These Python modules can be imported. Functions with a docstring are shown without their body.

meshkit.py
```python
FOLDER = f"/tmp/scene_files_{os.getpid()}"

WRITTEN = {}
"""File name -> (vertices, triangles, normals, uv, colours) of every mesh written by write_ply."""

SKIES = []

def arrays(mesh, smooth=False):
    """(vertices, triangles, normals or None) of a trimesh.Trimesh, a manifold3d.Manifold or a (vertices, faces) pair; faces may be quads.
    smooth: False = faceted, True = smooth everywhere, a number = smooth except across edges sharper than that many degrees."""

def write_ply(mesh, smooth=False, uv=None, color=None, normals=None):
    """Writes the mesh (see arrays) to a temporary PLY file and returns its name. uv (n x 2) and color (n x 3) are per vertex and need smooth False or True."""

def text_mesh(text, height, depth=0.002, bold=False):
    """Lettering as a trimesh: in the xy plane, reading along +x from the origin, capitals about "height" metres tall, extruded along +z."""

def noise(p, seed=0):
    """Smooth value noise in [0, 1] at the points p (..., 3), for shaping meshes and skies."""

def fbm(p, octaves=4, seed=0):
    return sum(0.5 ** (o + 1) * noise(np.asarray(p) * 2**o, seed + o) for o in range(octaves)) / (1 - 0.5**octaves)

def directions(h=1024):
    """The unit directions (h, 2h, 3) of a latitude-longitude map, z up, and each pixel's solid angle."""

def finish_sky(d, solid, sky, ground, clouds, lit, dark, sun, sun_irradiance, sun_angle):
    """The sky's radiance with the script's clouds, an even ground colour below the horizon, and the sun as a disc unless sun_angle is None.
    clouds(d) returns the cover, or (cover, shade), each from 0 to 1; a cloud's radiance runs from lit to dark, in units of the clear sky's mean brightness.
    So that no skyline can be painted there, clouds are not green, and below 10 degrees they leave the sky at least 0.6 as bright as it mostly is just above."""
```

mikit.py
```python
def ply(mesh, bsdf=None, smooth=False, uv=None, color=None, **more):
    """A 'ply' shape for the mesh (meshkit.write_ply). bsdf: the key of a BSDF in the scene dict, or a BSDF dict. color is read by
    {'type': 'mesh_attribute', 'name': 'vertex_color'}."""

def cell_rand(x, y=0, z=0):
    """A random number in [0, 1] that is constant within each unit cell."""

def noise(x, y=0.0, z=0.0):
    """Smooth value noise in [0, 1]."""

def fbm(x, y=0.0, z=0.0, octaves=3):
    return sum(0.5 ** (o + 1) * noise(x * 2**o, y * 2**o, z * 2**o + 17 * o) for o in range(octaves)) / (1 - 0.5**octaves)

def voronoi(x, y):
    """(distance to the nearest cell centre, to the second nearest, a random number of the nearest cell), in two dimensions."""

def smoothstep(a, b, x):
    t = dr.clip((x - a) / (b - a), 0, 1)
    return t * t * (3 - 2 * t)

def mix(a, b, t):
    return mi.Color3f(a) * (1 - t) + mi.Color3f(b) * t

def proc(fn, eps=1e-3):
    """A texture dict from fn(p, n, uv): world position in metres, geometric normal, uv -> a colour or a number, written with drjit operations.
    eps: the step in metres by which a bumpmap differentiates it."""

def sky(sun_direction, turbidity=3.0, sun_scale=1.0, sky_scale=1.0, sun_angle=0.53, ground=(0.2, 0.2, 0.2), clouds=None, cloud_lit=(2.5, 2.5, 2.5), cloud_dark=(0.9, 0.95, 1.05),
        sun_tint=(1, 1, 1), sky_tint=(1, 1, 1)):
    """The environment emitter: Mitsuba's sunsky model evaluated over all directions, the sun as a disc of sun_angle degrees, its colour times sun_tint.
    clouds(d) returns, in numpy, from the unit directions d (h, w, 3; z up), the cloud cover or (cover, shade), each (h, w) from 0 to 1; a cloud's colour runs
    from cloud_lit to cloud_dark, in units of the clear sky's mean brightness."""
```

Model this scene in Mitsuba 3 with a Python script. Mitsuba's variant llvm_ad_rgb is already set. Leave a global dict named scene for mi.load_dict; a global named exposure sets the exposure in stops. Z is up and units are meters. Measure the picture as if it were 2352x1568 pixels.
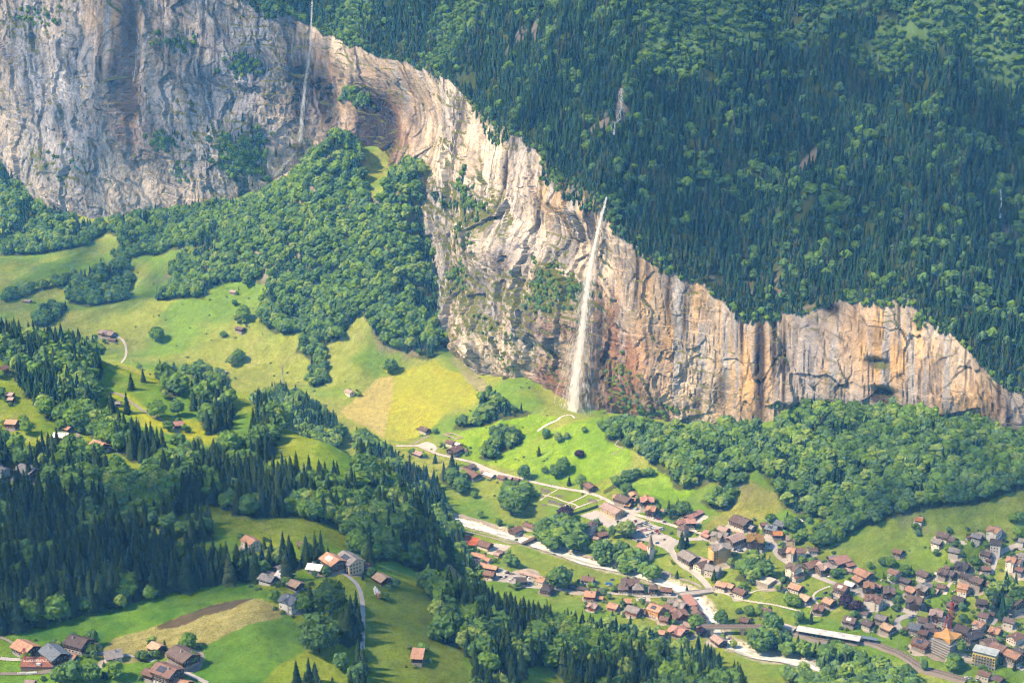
import math, random
import numpy as np, trimesh
import mitsuba as mi, mikit, meshkit
from scipy.interpolate import LinearNDInterpolator, NearestNDInterpolator, PchipInterpolator, RegularGridInterpolator
from scipy.ndimage import gaussian_filter
from scipy.spatial import cKDTree
import shapely, shapely.geometry as sg

T = mi.ScalarTransform4f
scene, labels = {}, {}

# ------------------------------------------------------------------ camera, sky, exposure
EYE = (0.0, 0.0, 750.0)
PITCH = math.radians(-17.9)
scene['camera'] = {'type': 'perspective', 'fov': 34.656, 'fov_axis': 'x', 'near_clip': 5.0, 'far_clip': 12000.0,
                   'to_world': T().look_at(origin=list(EYE), target=[0, math.cos(PITCH) * 100, EYE[2] + math.sin(PITCH) * 100], up=[0, 0, 1]),
                   'medium': {'type': 'ref', 'id': 'air'}}
SUN = np.array([-0.80, -0.22, 0.92]); SUN = SUN / np.linalg.norm(SUN)
scene['sky'] = mikit.sky(SUN.tolist(), turbidity=3, sun_angle=0.9)
exposure = 2.5
scene['air'] = {'type': 'homogeneous', 'albedo': {'type': 'rgb', 'value': [0.94, 0.95, 0.97]},
                'sigma_t': {'type': 'rgb', 'value': [0.000010, 0.000036, 0.000080]}}
HAZE_BOX = ((-2600.0, -400.0, -80.0), (2600.0, 4600.0, 1500.0))

# ------------------------------------------------------------------ helpers
def ss(a, b, x):
    t = np.clip((x - a) / (b - a), 0, 1)
    return t * t * (3 - 2 * t)
def fb(x, y, z=0.0, scale=1.0, o=4, seed=0):
    p = np.stack(np.broadcast_arrays(np.asarray(x, float), np.asarray(y, float), np.asarray(z, float)), -1) / scale
    return meshkit.fbm(p + 1000.0, o, seed)
def lerp(a, b, t):
    t = np.asarray(t)[..., None]
    return np.asarray(a, float) * (1 - t) + np.asarray(b, float) * t
def rgb(*c): return {'type': 'rgb', 'value': list(c)}

scene['paint'] = {'type': 'twosided', 'bsdf': {'type': 'diffuse', 'reflectance': {'type': 'mesh_attribute', 'name': 'vertex_color'}}}
scene['glazing'] = {'type': 'twosided', 'bsdf': {'type': 'principled', 'base_color': rgb(.03, .035, .04), 'roughness': .15, 'specular': .6}}

def speckled(dark, fn):
    """the mesh's own colours, broken up by a fine grain of a darker tone"""
    return {'type': 'twosided', 'bsdf': {'type': 'blendbsdf', 'weight': mikit.proc(fn), 'a': {'type': 'diffuse', 'reflectance': {'type': 'mesh_attribute', 'name': 'vertex_color'}}, 'b': {'type': 'diffuse', 'reflectance': rgb(*dark)}}}
scene['turf'] = speckled((.045, .075, .012), lambda p, n, uv: mikit.smoothstep(.35, .9, mikit.noise(p.x * 1.5, p.y * 1.5)) * .5)

def shape(key, mesh, color, smooth=False, bsdf='paint', **more):
    v = mesh[0] if isinstance(mesh, tuple) else mesh.vertices
    c = np.asarray(color, float)
    if c.ndim == 1: c = np.tile(c, (len(v), 1))
    scene[key] = mikit.ply(mesh, bsdf, smooth=smooth, color=c, **more)
    return key
USED = {}
def key_for(name):
    n = USED.get(name, 0); USED[name] = n + 1
    return name if n == 0 else f'{name}_{n:03d}'
def tag(key, label=None, category=None, group=None, kind=None):
    d = {k: v for k, v in (('label', label), ('category', category), ('group', group), ('kind', kind)) if v}
    labels[key] = d

# ------------------------------------------------------------------ the land: ground heights
GROUND = [[-1026,2524,40],[-817,2524,40],[-868,2699,52],[-747,2660,62],[-642,2591,80],[-673,2366,30],[-875,2285,28],[-758,2321,30],[-572,2212,25],[-472,2176,24],[-344,2132,20],
 [-498,2378,40],[-439,2347,56],[-368,2315,92],[-585,2418,42],[-624,2508,66],[-570,2482,80],[-519,2328,68],[-493,2451,116],[-508,2478,123],[-283,2418,269],[-218,2320,221],
 [-350,2455,191],[-411,2364,139],[-298,2291,158],[-168,2224,175],[-171,2284,230],[-133,2286,267],[-280,2217,88],[-165,2159,106],[-116,2117,75],[-205,2120,61],[-92,2103,61],
 [-370,2351,142],[-448,2337,92],[-323,2217,75],[-114,2237,146],[-236,2429,267],[-224,2415,243],[-203,2396,238],[-177,2368,238],[-148,2330,250],[-208,2361,238],[-269,2415,301],
 [-277,2414,287],[-261,2421,322],[-250,2417,327],[-242,2420,319],[-317,2460,210],[-213,2007,15],[-162,2094,33],[-102,2073,40],[-42,1979,37],[-122,1895,10],[-94,1868,9],
 [13,1953,58],[55,1885,48],[-40,1837,10],[39,1858,30],[126,1826,62],[80,1844,58],[79,1788,30],[77,1734,14],[12,1790,10],[160,1725,34],[164,1781,60],[208,1720,52],[273,1662,55],
 [205,1683,20],[-267,2083,18],[-298,1961,14],[-170,1828,8],[-56,1673,1],[58,1601,0],[119,1548,0],[186,1491,-1],[194,1412,-3],[253,1365,-5],[322,1305,-7],[390,1264,-9],[59,1658,5],
 [150,1595,8],[214,1546,11],[271,1634,26],[315,1626,50],[310,1587,22],[376,1580,50],[416,1563,72],[495,1531,86],[510,1499,62],[410,1526,40],[359,1488,15],[437,1456,26],
 [491,1420,21],[414,1360,7],[467,1337,6],[261,1417,4],[340,1392,3],[594,1418,22],[612,1479,62],[550,1288,3],[-12,1550,4],[-36,1617,3],[54,1471,4],[137,1434,4],[212,1360,-2],
 [156,1410,3],[219,1822,52],[291,1787,74],[361,1763,91],[408,1751,97],[495,1705,97],[556,1665,96],[686,1577,115],[321,1669,70],[387,1645,80],[469,1603,92],[526,1564,101],
 [656,1503,122],[-1266,2993,166],[-919,2898,142],[-710,2698,94],[-610,2651,117],[-513,2600,136],[-446,2582,151],[-373,2573,192],[-331,2579,219],[-107,2197,126],[-69,2139,40],
 [-32,2070,44],[14,2010,56],[57,1929,40],[-466,1426,300],[-389,1428,280],[-365,1424,269],[-307,1407,261],[-232,1381,258],[-203,1335,249],[-144,1282,247],[-135,1258,238],
 [-99,1246,221],[-69,1223,200],[-57,1179,190],[-47,1139,184],[-22,1120,175],[24,1105,165],[104,1075,159],[160,1022,160],[232,931,178],[-320,1285,252],[-399,1311,262],
 [-387,1202,255],[-166,1220,240],[-227,1164,245],[-156,1131,238],[-289,1143,247],[-102,1068,236],[-123,1064,238],[-207,1044,234],[-319,1007,233],[-279,965,229],[-196,979,231],
 [-97,1015,229],[-70,1058,224],[-54,1029,208],[-63,979,215],[-136,959,226],[-50,956,206],[-364,1060,240],[-325,925,226],[-214,921,226],[22,998,182],[7,1045,186],[-234,1340,247],
 [-286,1360,252],[-492,1259,262],[-425,1060,240],[-379,921,226],[-557,1450,275],[-299,836,222],[-147,839,220],[6,879,195],[122,950,150],[-350,836,222],[99,1011,150],
 [-590,1541,191],[-636,1662,71],[-507,1549,190],[-547,1673,70],[-423,1553,170],[-458,1679,50],[-334,1534,151],[-362,1661,31],[-253,1509,148],[-275,1637,28],[-195,1442,139],
 [-212,1571,19],[-149,1387,128],[-163,1516,8],[-81,1355,129],[-64,1458,4],[-49,1331,108],[-29,1434,4],[-35,1286,98],[-14,1389,4],[-23,1246,92],[-0,1349,4],[5,1227,83],[30,1328,4],
 [55,1210,73],[85,1311,4],[142,1178,67],[179,1276,4],[-900,1500,285],[-900,1000,260],[-1000,3300,120],[-1100,2600,60],[-1000,2000,30],[900,1000,60],[1000,1400,25],[1000,1800,140],
 [-500,800,220],[0,800,205],[500,800,150],[800,900,40],[-1200,1800,150],[300,3000,400],[900,2200,200],[-300,3000,200],]
CLIFF = [[-1092.3,2975.9,157.7,-1083.6,3117,671.9],[-918.7,2897.9,141.6,-909.6,3036.7,666.5],[-813.2,2783.7,100.3,-804.7,2931.6,655],[-710,2698.1,90.2,-705.6,2854.1,629.5],
 [-612.1,2660.5,114.2,-608.4,2794.5,583.4],[-514.8,2609.7,133.6,-515.5,2742,531.5],[-447.3,2591.7,148.7,-445.6,2713.7,492.4],[-372.9,2573.1,185,-384.4,2692.7,452.9],
 [-330.8,2578.9,212.1,-333.6,2669.2,419.6],[-282.3,2524.3,244.1,-287.1,2594.2,418.1],[-227.6,2439.4,234.5,-238.7,2508.7,408.1],[-178.4,2393.4,231.1,-193.4,2472.4,392.2],
 [-136.1,2326,226.4,-145,2425.7,392.6],[-107,2207.4,129,-90.1,2328.3,388.5],[-87.5,2158.2,80.6,-58,2269.3,365.7],[-69,2128.9,43,-27,2199.8,353.8],[-32.4,2064.7,43,8,2130,346.3],
 [13.5,2010,51,41.2,2069.6,322.8],[56.9,1934.2,32.8,72.7,2008.7,311.7],[83,1903.2,31,95.4,1967.7,306],[111.7,1886.7,35,117.8,1936.4,295.3],[145.2,1869.4,39.9,143.1,1909.6,256.2],
 [170.7,1857.2,38.9,168.2,1892.5,243.5],[219.9,1826.8,46.6,222.7,1861.7,222],[267.4,1800.3,66.1,266.4,1835.8,198.7],[295.3,1785.7,77,294.9,1821.3,196.8],
 [337.9,1770,82.9,337.8,1808.7,203.7],[384.6,1756.4,93.4,384.9,1799.3,221.6],[443.2,1732.2,100.9,443.8,1775.4,226.1],[473.7,1715.8,98.2,473.8,1752.1,209.1],
 [499,1700.3,96.4,499,1729.4,185.8],[528.4,1684.1,94.9,527.9,1705.1,165.1],[556.1,1664.6,94.9,555.9,1682.5,152.3],[620.9,1620.1,100,621.8,1635.8,140.9],]
RIVER_PTS = [[-105.7,1697.7,5.8],[-55.9,1666.1,2.2],[-12.3,1635,3],[18.7,1612.9,2.1],[52.7,1589.1,0.8],[79.4,1566,0.7],[119.2,1546.4,1],[153,1519.3,0.9],[177.3,1496.5,0.5],
 [186.9,1471.2,-0.2],[193.3,1436.1,-1.2],[197.4,1406.2,-1.8],[211.7,1388,-2.5],[230.4,1374.8,-3.2],[253.8,1367.6,-3.6],[280.2,1355.3,-4],[308.7,1335.8,-4.5],[347.4,1312.8,-4.2],
 [394.9,1283.6,-5.4],]
FEATURES = [(1153.38,316.28,153.18,62.86,-30,0),(1089.02,288.25,36.04,49.49,-14,0),(888.21,324.27,30.89,108.44,-24,0),(926.83,323.08,15.45,77.77,10,0),
 (1467.47,200.35,78.52,37.51,26,0),(1472.62,87.65,117.14,44.04,34,0),(1601.35,141.62,83.67,31.69,22,0),(1709.48,124.57,30.89,77.97,-16,0),(1784.14,93.66,34.76,31.95,12,0),
 (514.9,312.3,39.9,117.18,18,0),(563.82,342.39,14.16,104.42,-16,0),(489.16,345.75,10.3,83.06,-9,0),(594.71,357.56,12.87,89.17,8,0),(1480.35,293.6,10.3,72.99,-7,0),
 (2072.48,122.77,15.45,6.65,-14,0),(2064.76,156.19,12.87,4.55,-9,0),(1650.26,236.08,75.95,27.64,-20,0),(1930.89,142.27,3.86,59.83,-7,0),(1956.63,140.32,2.57,52.73,-4,0),
 (2013.27,206.4,10.3,7.6,-8,0),(347.56,138.76,84.96,49.55,20,0),(762.06,240.18,52.78,46.69,22,0),(836.72,290.27,28.32,78.22,-10,0),(1742.95,76.62,29.61,27.12,8,0),
 (1632.24,280.56,63.08,8.57,8,0),(1310.43,322.37,16.73,61.29,7,0),(707.99,357.58,73.37,33.87,8,0),(2008.12,90.54,48.92,13.73,-9,0),]
CALM_Z = [(1794.44,188.16,88.82,94.11,0.9,0),(1907.72,153.4,117.14,92.41,1,0),(2080.21,158.83,144.17,90.82,1,0),(1189.43,318.59,150.61,58.75,0.9,0),
 (1446.88,298.9,88.82,89.82,0.6,0),(1627.09,253.44,113.28,40.71,0.6,0),(540.65,412.01,113.28,61.48,0.5,0),]
OCH = [(1834,162.5,69.51,73.96,1,0),(1909.3,130.1,57.93,65.38,1.1,0),(1867.6,92.3,72.09,41.3,0.9,0),(2011.8,139.8,19.31,28.23,0.5,0),(2074.2,178,54.06,54.56,1.25,0),
 (2168.7,128.4,56.64,32.38,0.9,0),(1784.3,209.2,41.19,43.97,0.8,0),(1640.2,282.1,82.38,35.62,0.9,0),(1685,277.6,55.35,29.69,0.6,0),(541.4,424,83.67,54.94,0.8,0),
 (648.7,381.7,54.06,33.91,0.6,0),(975.4,347.1,78.52,38.25,0.6,0),(1169.3,345.6,82.38,23.17,0.45,0),(1230.1,290.7,52.78,33.63,0.4,0),(2125.5,173.2,30.89,36.75,0.7,0),
 (1960.5,191.5,30.89,13.77,0.6,0),(1116.4,378.7,60.5,17.92,0.4,0),]
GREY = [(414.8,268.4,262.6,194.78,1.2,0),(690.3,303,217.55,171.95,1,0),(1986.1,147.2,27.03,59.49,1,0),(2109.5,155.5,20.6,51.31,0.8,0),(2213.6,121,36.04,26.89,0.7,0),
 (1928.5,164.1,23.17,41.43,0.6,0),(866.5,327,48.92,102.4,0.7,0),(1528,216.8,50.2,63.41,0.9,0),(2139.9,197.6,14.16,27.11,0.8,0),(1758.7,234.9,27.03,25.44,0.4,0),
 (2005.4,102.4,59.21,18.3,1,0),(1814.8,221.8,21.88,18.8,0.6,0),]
PALE = [(1318.2,283.8,132.59,27.77,1.2,0),(1148.4,295.3,100.41,35.14,0.8,0),(1411.1,328.9,75.95,69.77,1,0),(1460.8,269.9,75.95,52.79,0.9,0),(1331,380.2,61.79,22.38,0.5,0),
 (1540.9,236.6,72.09,32,0.6,0),(1462.4,200.9,132.59,48.76,0.6,0),(1523.2,88.1,82.38,27.76,0.8,0),(876.1,241.2,52.78,32.85,0.7,0),(1632.2,199,41.19,8.62,1.2,0),
 (602.2,150.3,106.84,39.93,0.6,0),(1372.7,289.4,46.34,27.28,1,0),]
RED = [(1747.5,104.6,42.48,57.98,1.5,0),(1726.7,168.1,29.61,31.01,1.3,0),(1645,66.6,52.78,31.32,1.1,0),(1664.2,138.3,72.09,22.83,0.7,0),(557.4,282.1,25.75,82.97,0.9,0),
 (591,226.3,45.05,42.29,0.5,0),(935.4,329.7,43.77,58.38,1.1,0),(1074.8,285.9,61.79,51.89,1.6,0),(1612.9,182.1,38.62,10.42,0.9,0),(1753.9,61.2,52.78,21.5,1.2,0),
 (1777.9,87,28.32,31.64,0.5,0),]
WET_SHADE = [(1066.7,284.1,41.19,52.52,2.4,0),(1933.3,140.3,5.15,59.83,2.2,0),(1949.3,161.8,2.57,36.74,1.8,0),(1960.5,140.7,2.57,52.73,1.6,0),(1528,190.2,21.88,20.92,0.5,0),
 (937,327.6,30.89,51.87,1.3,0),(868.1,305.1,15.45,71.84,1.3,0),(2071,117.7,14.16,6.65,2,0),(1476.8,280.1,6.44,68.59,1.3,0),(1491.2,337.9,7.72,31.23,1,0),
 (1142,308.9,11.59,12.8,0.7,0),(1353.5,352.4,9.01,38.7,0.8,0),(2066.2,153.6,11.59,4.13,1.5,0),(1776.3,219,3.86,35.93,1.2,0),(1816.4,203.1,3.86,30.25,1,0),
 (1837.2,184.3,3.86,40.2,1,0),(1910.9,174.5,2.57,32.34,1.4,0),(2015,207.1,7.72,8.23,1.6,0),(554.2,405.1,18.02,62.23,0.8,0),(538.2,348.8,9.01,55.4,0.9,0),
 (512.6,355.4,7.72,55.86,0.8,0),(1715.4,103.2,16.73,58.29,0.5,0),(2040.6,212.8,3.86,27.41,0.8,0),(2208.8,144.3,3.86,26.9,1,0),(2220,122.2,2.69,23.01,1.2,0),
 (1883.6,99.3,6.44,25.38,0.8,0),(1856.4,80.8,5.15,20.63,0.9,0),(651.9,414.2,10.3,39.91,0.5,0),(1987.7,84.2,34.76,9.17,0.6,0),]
GREEN = [(1649.8,175.8,74.66,25.14,2.2,0),(1436.7,144.3,48.92,30.5,1.7,0),(1395.1,232.6,82.38,32.53,1.8,0),(1391.9,188,41.19,21.65,1.3,0),(1753.9,86.2,36.04,26.87,0.8,0),
 (389.2,163.9,84.96,22.15,1,0),(1544.1,108.2,84.96,22.13,1.2,0),(669.5,288.2,101.69,40.55,0.6,0),(1574.5,148.7,87.53,37.32,1.3,0),(1656.2,96.3,54.06,31.21,0.7,0),
 (1078,210.8,23.17,29.63,2.5,0),(270.7,390.8,88.82,29.21,1.5,0),(1584.1,86.8,73.37,22.25,0.8,0),(2000.6,87.5,43.77,13.74,1.2,0),]
BARE_Z = [(8.2,2307,18.5,8.5),(31.5,2292.5,4.9,21.3),(118.5,2056,27.8,10.7),(136.5,2062.3,5,16.3),(311.8,1853.5,4.1,15.4),(280.6,1865,2.6,18.7),(372.8,2004.7,14.3,9.4),
 (393.1,1983.8,10.9,6.4),(571.5,1864.5,4.2,13.3),(577.1,1849,8.5,7.5),(237.9,1866.3,6.2,4),(338.9,1811.5,20.4,4),(534.5,1915,3.2,10.5),]
SCRUB_Z = [(253.7,2175.8,93.7,39),(215.1,2121.7,51.5,26.4),(440,2167.2,118.1,18.1),(535.5,2095.3,86.7,30.6),(642.3,2106.3,35.3,37.2),(604.7,2054.4,34.4,35.7),
 (-253.6,2566.1,41.4,67.4),(-80,2414.3,38.8,39),(267.3,2201.7,47.4,36),]
FIELDS = [
 ('hay',(0.33,0.325,0.032),(0.27,0.3,0.028),[[-180,2092],[-138,2084],[-103,2084],[-67,2053],[-39,1978],[-50,1959],[-81,1952],[-96,1925],[-117,1901],[-132,1889],[-161,1897],[-157,1991],[-158,2074]]),
 ('mown',(0.37,0.32,0.125),(0.33,0.29,0.1),[[-158,2074],[-178,2069],[-198,2029],[-223,1985],[-209,1960],[-184,1935],[-160,1900],[-157,1991]]),
 ('lush',(0.15,0.28,0.01),(0.215,0.32,0.015),[[-70,1889],[-30,1895],[26,1896],[58,1884],[34,1857],[15,1829],[12,1787],[-40,1825],[-69,1850]]),
 ('lush',(0.145,0.265,0.012),(0.19,0.295,0.02),[[15,1829],[44,1858],[81,1856],[146,1883],[157,1851],[134,1789],[139,1744],[106,1736],[81,1730],[12,1787]]),
 ('lush',(0.15,0.28,0.012),(0.19,0.3,0.02),[[101,1721],[165,1732],[207,1698],[185,1671],[148,1691]]),
 ('fan',(0.5,0.44,0.38),(0.42,0.37,0.32),[[-381,2575],[-390,2782],[-370,2891],[-348,2971],[-333,2857],[-323,2546],[-346,2522]]),
 ('scree',(0.2,0.22,0.09),(0.27,0.25,0.16),[[-83,2099],[-59,2088],[-38,2032],[-26,1971],[-40,1983],[-67,2056],[-82,2083]]),
 ('ploughed',(0.078,0.056,0.042),(0.105,0.075,0.055),[[-240,988],[-223,1002],[-202,1015],[-187,1024],[-179,1019],[-183,1011],[-191,1005],[-208,998],[-223,986],[-235,985]]),
 ('stubble',(0.265,0.235,0.105),(0.215,0.205,0.075),[[-270,955],[-264,975],[-240,988],[-235,985],[-223,986],[-208,998],[-187,1008],[-177,1019],[-164,1013],[-153,1003],[-168,987],[-188,969],[-219,948],[-245,940],[-259,940]]),
 ('olive',(0.135,0.175,0.02),(0.105,0.165,0.02),[[-104,1054],[-88,1086],[-70,1077],[-54,1047],[-35,1002],[-29,967],[-31,893],[-87,879],[-99,992]]),
 ('buttercup',(0.29,0.3,0.018),(0.16,0.24,0.018),[[-553,2144],[-500,2110],[-442,2082],[-380,2056],[-343,2042],[-237,1363],[-261,1371],[-304,1391],[-344,1400],[-366,1409]]),
 ('buttercup',(0.29,0.31,0.018),(0.16,0.24,0.018),[[-368,1367],[-338,1368],[-303,1327],[-274,1332],[-225,1282],[-221,1256],[-276,1284],[-312,1301],[-338,1336]]),
 ('meadow_r',(0.12,0.19,0.03),(0.16,0.21,0.035),[[329,1553],[368,1559],[406,1558],[456,1546],[506,1538],[515,1517],[486,1508],[429,1518],[397,1506],[347,1518]]),
 ('meadow_r',(0.19,0.21,0.04),(0.22,0.22,0.06),[[204,1621],[240,1655],[261,1672],[290,1640],[292,1625],[264,1621],[220,1603]]),
 ('green',(0.06,0.165,0.015),(0.1,0.19,0.02),[[-336,996],[-306,1013],[-265,1032],[-229,1049],[-191,1063],[-160,1013],[-176,1020],[-202,1017],[-241,989],[-264,975],[-270,955],[-295,970],[-326,970]]),
 ('green',(0.065,0.165,0.016),(0.105,0.2,0.022),[[-219,947],[-152,1001],[-139,990],[-139,960],[-159,923],[-150,862],[-254,859],[-235,932]]),]
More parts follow.
